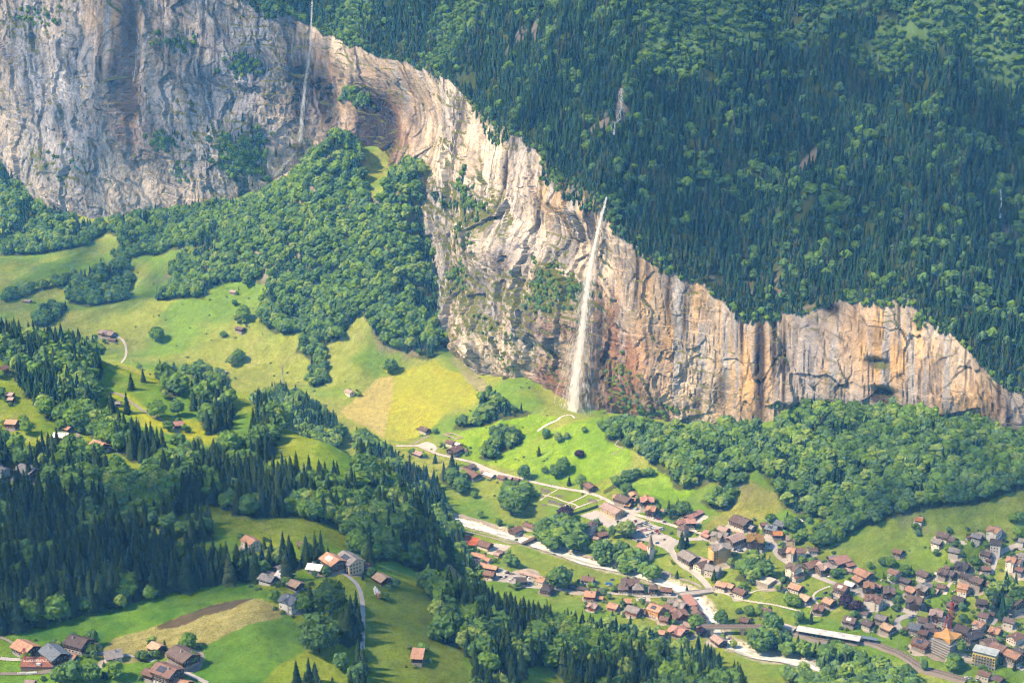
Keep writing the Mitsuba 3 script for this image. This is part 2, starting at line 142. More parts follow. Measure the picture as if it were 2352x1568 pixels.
WOODS = [
 ('scree',[[-522,2321],[-447,2291],[-437,2348],[-351,2292],[-359,2252],[-355,2208],[-326,2182],[-294,2171],[-273,2142],[-242,2136],[-208,2167],[-187,2125],[-139,2102],[-109,2086],[-85,2119],[-88,2167],[-104,2205],[-114,2248],[-130,2276],[-127,2304],[-151,2421],[-173,2359],[-190,2286],[-208,2315],[-224,2401],[-272,2813],[-317,3035],[-325,2535],[-364,2508],[-446,2520],[-495,2457],[-521,2428]],7,0.1,(15,24),(13,20),0.78),
 ('scree',[[-313,2676],[-331,2988],[-318,3026],[-302,3003],[-253,2588],[-227,2378],[-246,2360]],6.5,0.1,(13,18),(11,15),1),
 ('leftwall',[[-849,2634],[-755,2607],[-699,2615],[-675,2641],[-650,2613],[-603,2507],[-581,2504],[-509,2457],[-429,2530],[-458,2568],[-608,2643],[-699,2665],[-779,2740],[-852,2818],[-919,2897]],7.5,0.35,(15,24),(12,19),0.8),
 ('leftpatch',[[-643,2380],[-581,2371],[-592,2449],[-607,2491],[-652,2510],[-689,2455],[-678,2402]],7.5,0.1,(14,20),(13,20),1),
 ('lefthedge',[[-777,2410],[-730,2456],[-678,2465],[-686,2490],[-789,2445]],8,0.2,(13,18),(12,17),1),
 ('lefthedge',[[-687,2294],[-671,2358],[-677,2389],[-706,2391],[-709,2309]],8,0.2,(13,18),(12,17),1),
 ('lefthedge',[[-613,2490],[-601,2502],[-618,2546],[-640,2542]],8,0.2,(13,18),(12,17),1),
 ('gullyrow',[[-274,2120],[-272,2067],[-250,2066],[-253,2090],[-245,2101],[-256,2124],[-254,2129],[-257,2136],[-252,2147],[-266,2171],[-292,2156],[-295,2147]],7.5,0.1,(14,20),(11,17),1),
 ('fallsclump',[[-42,1962],[-41,1907],[-68,1918],[-73,1904],[-60,1893],[23,1896],[21,1904],[-14,1923],[-28,1979]],7.5,0.1,(14,20),(11,17),1),
 ('fallsclump',[[-29,1823],[15,1851],[15,1861],[-9,1879],[-30,1860],[-38,1832]],7.5,0.05,(14,20),(12,18),1),
 ('foot',[[115,1798],[133,1775],[152,1746],[174,1719],[187,1693],[225,1691],[251,1669],[274,1682],[283,1767],[238,1811],[165,1797],[141,1818],[110,1815]],7.2,0.08,(15,22),(13,20),0.82),
 ('darkfoot',[[290,1640],[292,1625],[313,1607],[332,1588],[330,1585],[332,1583],[320,1570],[328,1560],[369,1568],[407,1559],[477,1543],[524,1551],[576,1541],[611,1647],[559,1673],[519,1704],[468,1757],[426,1790],[367,1795],[313,1772],[288,1736],[272,1678]],7.2,0.12,(16,24),(14,21),0.85),
 ('footlow',[[105,1705],[135,1721],[165,1721],[165,1722],[126,1728],[103,1714]],7,0,(1,2),(9,14),1),
 ('footlow',[[174,1636],[188,1648],[184,1663],[169,1650]],7,0.3,(16,20),(11,15),1),('footlow',[[213,1666],[225,1646],[243,1657],[242,1670],[212,1675]],7.2,0.1,(14,18),(12,17),1),
 ('river',[[34,1599],[66,1584],[77,1600],[75,1625],[55,1656],[38,1648],[30,1610]],7.5,0.05,(14,20),(15,22),1),
 ('river',[[97,1553],[153,1521],[156,1531],[137,1545],[134,1567],[122,1582],[94,1586],[83,1568]],7.5,0.1,(14,20),(14,19),1),
 ('river',[[2,1677],[17,1696],[17,1722],[-0,1731],[-10,1699]],7.5,0.1,(14,20),(15,21),1),
 ('river',[[-68,1744],[-53,1743],[-54,1774],[-76,1810],[-86,1783]],7.5,0.5,(15,20),(12,18),1),
 ('villagewood',[[239,1497],[260,1511],[266,1533],[254,1549],[234,1530],[229,1510]],6.5,0.1,(15,20),(14,19),1),
 ('villagewood',[[461,1402],[475,1407],[492,1437],[494,1449],[471,1448],[458,1418]],7,0.4,(20,27),(16,21),1),
 ('railwood',[[248,1329],[273,1259],[364,1177],[384,1242],[341,1285],[268,1333],[248,1338]],7,0.1,(14,18),(12,17),1),
 ('railwood',[[285,1358],[287,1325],[279,1126],[374,1263],[367,1314],[352,1334],[329,1359],[288,1379],[278,1373]],7,0.06,(16,20),(13,19),1),
 ('railwood',[[233,1386],[274,1367],[277,1374],[257,1387],[244,1413],[235,1396]],7,0.15,(16,22),(13,19),1),
 ('nwspruce',[[-443,1368],[-424,1338],[-392,1299],[-362,1282],[-347,1291],[-362,1334],[-362,1344],[-369,1362],[-368,1396],[-377,1422],[-630,2236],[-426,1418],[-710,2242],[-471,1422]],6.3,0.75,(20,27),(14,19),0.9),
 ('midclump',[[-361,1291],[-336,1263],[-304,1231],[-282,1231],[-285,1253],[-308,1280],[-340,1301]],6.3,0.6,(18,25),(12,18),0.95),
 ('slopeclump',[[-258,1297],[-239,1314],[-243,1347],[-388,2036],[-281,1384],[-279,1350]],7,0.6,(17,23),(12,17),0.85),
 ('slopeclump',[[-313,1379],[-297,1356],[-293,1378],[-448,2085],[-474,2087]],7,0.5,(18,24),(13,18),0.9),
 ('rimrow',[[-431,2083],[-383,2061],[-387,2096],[-425,2148],[-441,2139]],9,0,(14,18),(9,12),0.9),
 ('edge',[[-222,1340],[-223,1333],[-219,1320],[-225,1281],[-219,1245],[-193,1250],[-201,1320],[-211,1902],[-223,1940],[-272,2023],[-310,2053],[-338,2011]],6.6,0.55,(17,25),(12,18),0.9),
 ('edge',[[-179,1837],[-128,1269],[-123,1258],[-132,1223],[-187,1220],[-232,1240],[-266,1234],[-292,1201],[-287,1180],[-254,1131],[-233,1165],[-203,1144],[-159,1155],[-129,1155],[-104,1091],[-91,1131],[-55,1139],[-39,1505],[-40,1520],[-60,1639],[-89,1763],[-133,1823],[-181,1894],[-198,1887]],6.2,0.52,(17,27),(12,18),0.9),
 ('band',[[-409,1184],[-366,1186],[-319,1160],[-286,1128],[-241,1105],[-243,1111],[-280,1155],[-302,1205],[-364,1247],[-393,1237],[-425,1238]],7.8,0.2,(17,24),(11,17),0.7),
 ('darkleft',[[-357,968],[-338,972],[-301,996],[-262,1020],[-194,1049],[-271,1104],[-307,1137],[-340,1149],[-416,1161]],6.8,0.93,(24,33),(14,20),0.95),
 ('darkleft',[[-227,1057],[-204,1063],[-183,1070],[-168,1077],[-150,1081],[-132,1087],[-127,1075],[-148,1066],[-166,1059],[-180,1049],[-201,1046],[-224,1038]],6,0.85,(19,27),(12,17),1),
 ('band',[[-245,1126],[-228,1131],[-220,1110],[-237,1100]],6,0.9,(19,25),(12,17),1),
 ('track',[[-115,979],[-105,977],[-102,989],[-104,1006],[-111,1004],[-116,990]],6.2,0.95,(20,27),(12,16),1),
 ('track',[[-129,904],[-113,899],[-90,918],[-93,921],[-97,958],[-102,953],[-105,908],[-125,911],[-130,907]],6.2,0.95,(18,24),(12,16),1),
 ('lower',[[-35,1002],[-25,984],[1,980],[24,1028],[35,1013],[66,983],[165,993],[162,1011],[192,1362],[133,1384],[93,1408],[31,1413],[-20,1447],[-30,1136],[-65,1072],[-65,1069],[-51,1050],[-52,1030],[-50,1028],[-51,1008]],6.6,0.52,(19,28),(13,19),0.9),
 ('lower',[[7,944],[1,954],[-25,963],[-28,926]],6.6,0.9,(22,30),(13,19),0.9),]
gp = np.array(GROUND, float) * 1.0
_lin = LinearNDInterpolator(gp[:, :2], gp[:, 2]); _near = NearestNDInterpolator(gp[:, :2], gp[:, 2])
GX = np.arange(-1400, 1250, 8.0); GY = np.arange(760, 3400, 8.0)
_x, _y = np.meshgrid(GX, GY, indexing='ij')
_z = _lin(_x, _y); _z = np.where(np.isnan(_z), _near(_x, _y), _z)
_z = gaussian_filter(_z, 1.6)
_smooth = RegularGridInterpolator((GX, GY), _z, bounds_error=False, fill_value=None)
RIVER = np.array(RIVER_PTS, float)
def seg_dist(x, y, line):
    """(distance to a polyline, its third coordinate there)"""
    p = np.stack([x, y], -1); best = np.full(len(p), 1e9); val = np.zeros(len(p))
    for a, b in zip(line[:-1], line[1:]):
        d = b[:2] - a[:2]; t = np.clip(((p - a[:2]) @ d) / (d @ d), 0, 1)
        q = np.hypot(*(p - a[:2] - t[:, None] * d).T)
        m = q < best; best[m] = q[m]; val[m] = (a[2] + (b[2] - a[2]) * t)[m]
    return best, val
def ground(x, y):
    x, y = np.asarray(x, float).ravel(), np.asarray(y, float).ravel()
    z = _smooth(np.stack([x, y], -1))
    rough = ss(20, 60, z)
    z = z + (fb(x, y, 0, 90, 3, 5) - .5) * (2 + 9 * rough) + (fb(x, y, 0, 24, 3, 9) - .5) * (.5 + 2.2 * rough)
    d, zr = seg_dist(x, y, RIVER)
    k = ss(11, 40, d)
    bed = zr - 1.2 + ss(7, 11, d) * 2.6
    return np.where(d < 40, bed * (1 - k) + z * k, z)
def gz(x, y): return float(ground([x], [y])[0])

def zsum(s, z, zs, cap=1.0):
    out = np.zeros_like(s)
    for s0, z0, a, b, amp, rot in zs:
        m = (np.abs(s - s0) < 3 * a) & (np.abs(z - z0) < 3 * b)
        out[m] = np.maximum(out[m], amp * np.exp(-((s[m] - s0) / a) ** 2 - ((z[m] - z0) / b) ** 2))
    return out
def spots(x, y, zs):
    out = np.zeros_like(x)
    w = (fb(x, y, 0, 26, 3, 241) - .5) * 1.1
    for x0, y0, a, b in zs:
        out = np.maximum(out, ss(1.25, .75, np.hypot((x - x0) / a, (y - y0) / b) + w))
    return out
def inside(x, y, poly, wob=0.0):
    if wob:
        x = x + (fb(x, y, 0, 14, 2, 251) - .5) * wob; y = y + (fb(x, y, 3, 14, 2, 252) - .5) * wob
    p = sg.Polygon(poly); shapely.prepare(p)
    return shapely.contains_xy(p, x, y)
def LAND_COLOUR(x, y, z, n):
    a, b, c = fb(x, y, 0, 60, 4, 301), fb(x, y, 0, 11, 3, 311), fb(x, y, 0, 3.2, 2, 321)
    shelf = ss(110, 180, z) * (y < 1700)
    col = lerp(lerp((.13, .225, .03), (.22, .26, .05), ss(.35, .65, a)), lerp((.10, .195, .018), (.185, .235, .02), ss(.35, .65, a)), shelf)
    near_v = ss(1760, 1690, y) * (1 - shelf)
    col = lerp(col, lerp((.11, .20, .02), (.175, .225, .035), ss(.35, .65, a)), near_v)
    col = lerp(col, (.27, .25, .09), .4 * ss(.6, .75, b * .6 + a * .4))
    for name, ca, cb, poly in FIELDS:
        m = inside(x, y, poly, 5.0 if name not in ('mown', 'stubble') else 2.0)
        if not m.any(): continue
        k = ss(.3, .7, a[m] * .5 + b[m] * .5)
        if name in ('stubble', 'ploughed', 'mown'):      # rows run along the field
            pv_ = np.array(poly, float); ax = np.linalg.svd(pv_ - pv_.mean(0))[2][0]; across = y[m] * ax[0] - x[m] * ax[1]
            k = .5 + .62 * np.sin((across + (a[m] - .5) * 14) * 2 * math.pi / (7.4 if name != 'ploughed' else 5.2)) * (.5 + .8 * b[m])
        col[m] = lerp(ca, cb, np.clip(k, 0, 1))
    wood = np.zeros(len(x), bool)
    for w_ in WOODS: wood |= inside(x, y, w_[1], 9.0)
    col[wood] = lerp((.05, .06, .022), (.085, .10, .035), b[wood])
    steep = ss(.80, .62, n[:, 2] + (b - .5) * .25)
    col = lerp(col, lerp((.20, .16, .11), (.26, .24, .20), b), steep * .85)
    d, _ = seg_dist(x, y, RIVER)
    gravel = ss(15.5, 9.0, d + (b - .5) * 9)
    col = lerp(col, lerp((.36, .33, .28), (.5, .47, .42), c), gravel)
    trk = 1 - ss(.0, .05, np.abs(fb(x, y, 2, 70, 2, 331) - .5))
    col = col * (1 - .12 * trk * (~wood))[:, None]
    return np.array([1.20, 1.20, 1.05]) * col * (.70 + .60 * c)[:, None] * (.86 + .28 * b)[:, None]
# ------------------------------------------------------------------ the rock wall and the forest slope above it
col = np.array(CLIFF, float)
arc = np.r_[0, np.cumsum(np.hypot(*np.diff((col[:, :2] + col[:, 3:5]) / 2, axis=0).T))]
_c = PchipInterpolator(arc, col)
NS = int(arc[-1] / 1.6); S = np.linspace(0, arc[-1], NS)
cc = _c(S); B, Tp = cc[:, :3].copy(), cc[:, 3:].copy()
B[:, 2] -= 22
k3 = np.ones(9) / 9
tan_ = np.gradient(gaussian_filter((B + Tp)[:, :2] / 2, (14, 0)), axis=0); tan_ /= np.linalg.norm(tan_, axis=1, keepdims=True)
NRM = np.stack([tan_[:, 1], -tan_[:, 0]], -1)          # horizontal, out of the wall
NT = 290
tt = np.linspace(0, 1, NT)
sg_, tg = np.meshgrid(S, tt, indexing='ij')
base_xy = B[:, None, :2] + (Tp - B)[:, None, :2] * (tg ** 1.25)[..., None]
zz = B[:, None, 2] + (Tp - B)[:, None, 2] * tg
hgt = (Tp - B)[:, 2][:, None]
# strata dip gently, joints stand upright
warp = (fb(sg_, zz, 0, 70, 3, 21) - .5) * 40
pill = np.abs(fb(sg_ + warp * .35, zz * .22, 0, 38, 4, 31) - .5) * 2
pill2 = np.abs(fb(sg_ + warp * .3, zz * .13, 7, 13, 3, 35) - .5) * 2
big = fb(sg_, zz * .6, 3, 170, 3, 41) - .5
lay = zz + sg_ * .05 + warp * .5
led = fb(0 * sg_ + 3, lay, sg_ * .12, 17, 3, 51)
led2 = np.abs(fb(sg_ * .2, lay, 0, 6.5, 2, 53) - .5) * 2
rag = fb(sg_, zz, 5, 21, 5, 61) - .5
fine = fb(sg_, zz, 9, 6, 3, 71) - .5
blk = np.abs(fb(sg_ + zz * .5, zz - sg_ * .35, 2, 30, 4, 66) - .5) * 2
CALM = lambda s, t: np.clip(zsum(s, B[:, None, 2] + (Tp - B)[:, None, 2] * t, CALM_Z), 0, 1)
ROCK_ZONES = lambda s, t: tuple(zsum(s, z_, q) for q in (OCH, GREY, PALE, RED, WET_SHADE))
GREEN_ZONES = lambda s, t: zsum(s, z_, GREEN)
UPPER_BARE = lambda x, y: spots(x, y, BARE_Z)
LIGHT_SCRUB = lambda x, y: spots(x, y, SCRUB_Z)
calm = CALM(sg_, tg)                                   # 1 = the smooth upright right wall, 0 = broken rock
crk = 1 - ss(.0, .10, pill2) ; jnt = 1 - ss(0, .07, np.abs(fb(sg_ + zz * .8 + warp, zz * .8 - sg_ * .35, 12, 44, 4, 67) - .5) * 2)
jnt2 = 1 - ss(0, .07, np.abs(fb(sg_ * .5 - zz * .4, zz + sg_ * .12 + warp * .3, 14, 32, 4, 68) - .5) * 2)
def shards(s, z, ds, dz, seed):
    """angular blocks: every cell stands out by its own amount and leans its own way; also the distance to its edge"""
    g = np.random.default_rng(seed); n, m = int(s.max() / ds) + 4, int((z.max() - z.min()) / dz) + 4; z0 = z.min()
    i, j = np.meshgrid(np.arange(-1, n), np.arange(-1, m), indexing='ij')
    c = np.stack([i + g.uniform(-.5, .5, i.shape) + .5 * (j % 2), j + g.uniform(-.5, .5, i.shape)], -1).reshape(-1, 2)
    q = np.stack([s / ds, (z - z0) / dz], -1).reshape(-1, 2)
    d, k = cKDTree(c).query(q, k=2); k0 = k[:, 0]
    off = g.uniform(-1, 1, len(c)); lean = g.normal(0, .55, (len(c), 2))
    h = off[k0] + ((q - c[k0]) * lean[k0]).sum(1)
    return h.reshape(s.shape), (d[:, 1] - d[:, 0]).reshape(s.shape), g.random(len(c))[k0].reshape(s.shape)
wx = (fb(sg_, zz, 3, 26, 3, 91) - .5); wz = (fb(sg_, zz, 8, 26, 3, 92) - .5)
u_, v_ = sg_ + wx * 26 + .18 * zz * (1 - calm), zz + wz * 22 + sg_ * .10
b1, e1, r1 = shards(u_, v_, 42, 66, 1); b2, e2, r2 = shards(u_, v_, 15, 24, 2); b3, e3, r3 = shards(u_ + wx * 10, v_, 5.5, 8.5, 3)
saw = (lay / 15.0) % 1.0
disp = big * (34 - 10 * calm) + b1 * (6.8 - 5.4 * calm) + b2 * (3.6 - 2.7 * calm) + b3 * (1.35 - .95 * calm) + (pill - .4) * (-7 + 4 * calm) + (pill2 - .4) * (-2.0 + .7 * calm) \
    + (saw - .5) * (3.4 - 2.7 * calm) * ss(.35, .6, fb(sg_, zz, 1, 50, 2, 93)) + rag * (7 - 5 * calm) + fine * (2.0 - 1.2 * calm) - crk * (1.6 + .5 * calm)
left_ = ss(900, 500, sg_)
disp = disp * (1 - .30 * left_)
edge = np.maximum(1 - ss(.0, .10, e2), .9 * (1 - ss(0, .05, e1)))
disp = disp * (1 - .75 * tg ** 8) * (.4 + .6 * ss(0, .06, tg))
for s0, z0, a, b, amp, rot in FEATURES: disp = disp + amp * np.exp(-((sg_ - s0) / a) ** 2 - ((zz - z0) / b) ** 2)
P = np.empty((NS, NT, 3))
P[..., :2] = base_xy + NRM[:, None, :] * disp[..., None]
P[..., 2] = zz + rag * 5 * (1 - tg ** 6)
rimw = (fb(S, 0 * S, 0, 30, 5, 81) - .5) * 20
P[..., 2] += rimw[:, None] * tg ** 5
P[..., :2] += NRM[:, None, :] * ((fb(S, 0 * S, 5, 26, 4, 83) - .5) * 14)[:, None, None] * (tg ** 3)[..., None]
def grid_faces(n, m, keep=None):
    i, j = np.meshgrid(np.arange(n - 1), np.arange(m - 1), indexing='ij')
    a = (i * m + j).ravel()
    q = np.stack([a, a + m, a + m + 1, a + 1], -1)
    if keep is not None: q = q[keep[q].all(1)]
    return np.vstack([q[:, [0, 1, 2]], q[:, [0, 2, 3]]])
def vnormals(v, f):
    n = np.zeros_like(v); fn = np.cross(v[f[:, 1]] - v[f[:, 0]], v[f[:, 2]] - v[f[:, 0]])
    for k in range(3): np.add.at(n, f[:, k], fn)
    return n / np.maximum(np.linalg.norm(n, axis=1, keepdims=True), 1e-9)
def compact(v, f, *more):
    u, inv = np.unique(f, return_inverse=True)
    return (v[u], inv.reshape(-1, 3)) + tuple(m[u] for m in more)

# rock colours: pale limestone, grey weathered faces with haze blue mixed in, ochre scars, dark water streaks, brown wet rock, shade painted into hollows and cracks, grass on ledges
cf = grid_faces(NS, NT); cv = P.reshape(-1, 3); cn = vnormals(cv, cf)
s_, t_, z_ = sg_.ravel(), tg.ravel(), cv[:, 2]
n1 = fb(s_, z_ * .5, 1, 60, 4, 101); n2 = fb(s_, z_ * .16, 4, 17, 4, 111); n3 = fb(s_, z_, 2, 9, 3, 121); n4 = fb(s_, z_ * .05, 8, 7, 3, 131)
och, grey, pale, red, wet_shade = ROCK_ZONES(s_, t_)
colr = lerp((.42, .36, .29), (.29, .285, .29), ss(.42, .62, n1))
colr = lerp(colr, (.26, .275, .325), np.clip(grey * (.55 + .9 * (n2 - .3)), 0, 1))  # grey rock, the blue of distant haze mixed into its colour
colr = lerp(colr, (.62, .54, .43), np.clip(pale * ss(.3, .6, n1 * .5 + n3 * .5), 0, 1))
colr = lerp(colr, (.50, .33, .155), np.clip(och * ss(.34, .55, n1 * .45 + n2 * .55), 0, 1))
colr = lerp(colr, (.235, .13, .08), np.clip(red * ss(.25, .55, n3 * .5 + n2 * .5), 0, 1))
colr = lerp(colr, (.30, .30, .31), .85 * ss(.54, .66, n4) * ss(.1, .4, t_) * ss(.0, .4, och))
colr = lerp(colr, (.055, .05, .055), np.clip(.9 * ss(.63, .70, fb(s_, z_ * .03, 11, 9, 3, 141)) * ss(.3, .8, t_ + .25 * (n1 - .5)), 0, 1))
colr = lerp(colr, (.042, .033, .032), np.clip(wet_shade, 0, 1) * ss(.12, .40, n2 * .6 + n3 * .4))  # wet rock, with overhang and cave shade painted into its dark tone
colr = colr * (.80 + .42 * fb(s_, z_, 3, 3.6, 3, 151))[:, None] * (.72 + .5 * ss(.25, .6, fb(s_ + z_ * .3, z_ * .7, 6, 26, 4, 161)))[:, None]
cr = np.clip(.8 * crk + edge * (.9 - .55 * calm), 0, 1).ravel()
colr = colr * (.84 + .32 * (.6 * r2 + .4 * r3).ravel())[:, None]
colr = lerp(colr, (.09, .08, .075), cr * .72 * ss(.3, .6, n1 * .5 + n3 * .5))  # crevice shadow painted dark along cracks and block edges
grassy = ss(.56, .74, cn[:, 2] + (n3 - .5) * .5 + .25 * GREEN_ZONES(s_, t_)) * ss(.40, .56, fb(s_, z_, 6, 33, 3, 171) + .22 * GREEN_ZONES(s_, t_))
colr = lerp(colr, lerp((.085, .115, .03), (.15, .15, .045), n3), np.clip(grassy, 0, 1))
tongue = np.clip((fb(S, 0 * S, 4, 48, 3, 95) - .42) * .4, .004, .085)
fringe = ss(1.0, .0, (1 - t_ + (n3 - .5) * .05) / np.repeat(tongue, NT))
colr = lerp(colr, lerp((.07, .095, .03), (.17, .15, .07), n3), fringe * .85)
colr = colr * np.random.default_rng(5).uniform(.72, 1.2, len(colr))[:, None]
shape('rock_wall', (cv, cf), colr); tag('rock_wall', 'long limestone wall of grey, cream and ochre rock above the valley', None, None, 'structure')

# forest slope: rises from the wall's rim
NDU = 150
dd = np.linspace(0, 900, NDU) ** 1.0
BACK = np.array([0.30, 0.954])
su = slice(0, NS, 3)
rim = P[su, -1]; Su = S[su]
Ux, Uy = rim[:, None, 0] + BACK[0] * dd, rim[:, None, 1] + BACK[1] * dd
def rise(x, y, d): return 0.80 * d + 14 * (1 - np.exp(-d / 30)) * 0 + (fb(x, y, 0, 120, 4, 201) - .5) * 75 * ss(0, 120, d) + (fb(x, y, 0, 26, 3, 211) - .5) * 10 * ss(3, 30, d)
Uz = rim[:, None, 2] + rise(Ux, Uy, dd[None, :])
U = np.stack([Ux, Uy, Uz], -1); uv_ = U.reshape(-1, 3); uf = grid_faces(len(Su), NDU); un = vnormals(uv_, uf)
bare = UPPER_BARE(uv_[:, 0], uv_[:, 1])
ucol = lerp((.035, .05, .02), (.075, .10, .035), fb(uv_[:, 0], uv_[:, 1], 0, 22, 3, 221))
ucol = lerp(ucol, lerp((.16, .135, .09), (.125, .12, .12), fb(uv_[:, 0], uv_[:, 1], 0, 18, 3, 231)), bare)
light = LIGHT_SCRUB(uv_[:, 0], uv_[:, 1])
ucol = lerp(ucol, (.10, .17, .06), light)
shape('forest_slope', (uv_, uf), ucol, smooth=True); tag('forest_slope', 'steep wooded mountainside above the rock wall', None, None, 'structure')
_us = RegularGridInterpolator((Su, dd), U, bounds_error=False, fill_value=None)
_cs = RegularGridInterpolator((S, tt), P, bounds_error=False, fill_value=None)
upper_tree = cKDTree(uv_[:, :2])

# ground sheet
def land_mask(x, y):
    ang = x / np.maximum(y, 1)
    return (np.abs(ang) < .42)
STEP = 2.2
gx = np.arange(-1240, 760, STEP); gy = np.arange(800, 3080, STEP)
xx, yy = np.meshgrid(gx, gy, indexing='ij')
base_tree = cKDTree(B[::6, :2])
keep = land_mask(xx, yy)
dB, iB = base_tree.query(np.stack([xx, yy], -1)[keep])
side = ((np.stack([xx, yy], -1)[keep] - B[::6, :2][iB]) * NRM[::6][iB]).sum(-1)
kk = keep[keep]; kk &= side > -40; keep[keep] = kk
gf = grid_faces(len(gx), len(gy), keep.ravel())
fl = np.stack([xx, yy], -1).reshape(-1, 2)
fl2, gf = compact(fl, gf)
gv = np.c_[fl2, ground(fl2[:, 0], fl2[:, 1])]; gn = vnormals(gv, gf); gn *= np.sign(gn[:, 2:])
gcol = LAND_COLOUR(gv[:, 0], gv[:, 1], gv[:, 2], gn)
shape('ground', (gv, gf), gcol, True, 'turf'); tag('ground', 'valley meadows and the terrace in front of them', None, None, 'structure')

# ------------------------------------------------------------------ trees
def rot_z(v, a):
    c, s = math.cos(a), math.sin(a)
    return v @ np.array([[c, s, 0], [-s, c, 0], [0, 0, 1]])
def trunk_mesh(h, r, seed, limbs=0):
    """a tapered, slightly bent stem with a few limbs; unit tree height 1"""
    g = np.random.default_rng(seed); parts = []
    def stick(a, b, ra, rb, n=6):
        a, b = np.array(a, float), np.array(b, float); t = (b - a) / np.linalg.norm(b - a)
        u = np.cross(t, [.3, .9, .1]); u /= np.linalg.norm(u); w = np.cross(t, u)
        k = np.arange(n) * 2 * np.pi / n
        ring = np.cos(k)[:, None] * u + np.sin(k)[:, None] * w
        v = np.vstack([a + ring * ra, b + ring * rb]); i = np.arange(n); j = (i + 1) % n
        parts.append((v, np.vstack([np.c_[i, j, j + n], np.c_[i, j + n, i + n]])))
    mid = (g.normal(0, .006), g.normal(0, .006), h * .5)
    stick((0, 0, -.06), mid, r * 1.25, r * .8); stick(mid, (0, 0, h), r * .8, r * .2)
    for _ in range(limbs):
        a = g.uniform(0, 6.28); z0 = g.uniform(.22, .5) * h / .8; L = g.uniform(.14, .24)
        stick((0, 0, z0), (math.cos(a) * L, math.sin(a) * L, z0 + g.uniform(.08, .2)), r * .5, r * .12, 4)
    n = 0; V, F = [], []
    for v, f in parts: V.append(v); F.append(f + n); n += len(v)
    return np.vstack(V), np.vstack(F)
def spruce_crown(R, seed, layers, nb, col):
    """whorls of drooping boughs, every bough its own bent blade; unit height"""
    g = np.random.default_rng(seed); V, F, Cc = [], [], []; n = 0
    for k in range(layers):
        u = (k + g.uniform(-.3, .3)) / layers; u = min(max(u, 0), .99)
        z = .10 + .87 * u; r = R * ((1 - u) ** .82 * .97 + .03)
        m = max(4, int(round(nb * (1 - .5 * u)))); off = g.uniform(0, 6.28)
        for j in range(m):
            a = off + 6.283 * j / m + g.normal(0, .14); rr = r * g.uniform(.72, 1.12)
            ca, sa = math.cos(a), math.sin(a); wd = rr * math.tan(math.pi / m) * g.uniform(.8, 1.15); dr = rr * g.uniform(.28, .5)
            def pt(rad, side, dz): return (ca * rad - sa * side, sa * rad + ca * side, z + dz)
            V += [pt(0, 0, .045 + .02 * (1 - u)), pt(rr * .55, wd, -dr * .55), pt(rr, 0, -dr), pt(rr * .55, -wd, -dr * .55), pt(rr * .5, 0, -dr * .18)]
            F += [(n, n + 1, n + 4), (n + 1, n + 2, n + 4), (n + 2, n + 3, n + 4), (n + 3, n, n + 4)]; n += 5
            Cc += [np.array(col) * g.uniform(.75, 1.28)] * 5
    V += [(0, 0, 1.0), (R * .10, 0, .90), (-R * .05, R * .09, .90), (-R * .05, -R * .09, .90)]; F += [(n, n + 1, n + 2), (n, n + 2, n + 3), (n, n + 3, n + 1)]
    Cc += [np.array(col) * 1.1] * 4
    return np.array(V), np.array(F), np.array(Cc)
def spruce_far(R, seed, tiers, col):
    """ragged tiers, each a jagged skirt of boughs; unit height"""
    g = np.random.default_rng(seed); V, F, Cc = [], [], []; n = 0; m = 10
    for k in range(tiers):
        u = k / tiers; z0 = .08 + .84 * u; z1 = min(1.0, z0 + 1.9 / tiers); r = R * ((1 - u) ** .85 + .02)
        a = np.arange(m) * 2 * np.pi / m + g.uniform(0, 6.28) + g.normal(0, .1, m); rr = r * np.where(np.arange(m) % 2, .62, 1.08) * g.uniform(.82, 1.15, m)
        zz = z0 + np.where(np.arange(m) % 2, .025, -.012) + g.normal(0, .008, m)
        V += [np.c_[np.cos(a) * rr, np.sin(a) * rr, zz], np.array([[0, 0, z1]])]
        F.append(np.c_[n + np.arange(m), n + (np.arange(m) + 1) % m, np.full(m, n + m)]); n += m + 1
        Cc.append(np.tile(np.array(col) * g.uniform(.82, 1.22), (m + 1, 1)) * g.uniform(.85, 1.18, (m + 1, 1)))
    return np.vstack(V), np.vstack(F), np.vstack(Cc)
_ico = {k: trimesh.creation.icosphere(k) for k in (0, 1)}
def leafy_crown(R, seed, blobs, sub, leaves, col, z0=.60, rz=.38, blob=.42):
    """lumps of foliage spread through the crown's volume, each roughened, with loose sprays standing out; unit height"""
    g = np.random.default_rng(seed); V, F, Cc = [], [], []; n = 0
    for k in range(blobs):
        ph = k * 2.399963 + g.normal(0, .25); q = 1 - 1.72 * (k + .5) / blobs
        q = min(max(q + g.normal(0, .07), -.8), .99); rad = g.uniform(.52, .82)
        c = np.array([R * rad * math.sqrt(1 - q * q) * math.cos(ph), R * rad * math.sqrt(1 - q * q) * math.sin(ph), z0 + rz * rad * q])
        s = R * blob * g.uniform(.75, 1.25)
        m = _ico[sub]; v = m.vertices * (1 + g.normal(0, .20, (len(m.vertices), 1))) * np.array([1, 1, .82]) * s
        v = rot_z(v, g.uniform(0, 6.28)) + c
        V.append(v); F.append(m.faces + n); n += len(v)
        Cc.append(np.array(col) * g.uniform(.78, 1.25) * (1 + g.normal(0, .14, (len(v), 1))))
        for _ in range(leaves):
            d = g.normal(size=3); d /= np.linalg.norm(d); p = c + d * s * g.uniform(.9, 1.28)
            e = g.normal(size=(3, 3)) * s * .27
            V.append(p + e); F.append(np.array([[n, n + 1, n + 2]])); n += 3
            Cc.append(np.tile(np.array(col) * g.uniform(.8, 1.4), (3, 1)))
    return np.vstack(V), np.vstack(F), np.clip(np.vstack(Cc), 0, 1)
BARK = (.075, .058, .045)
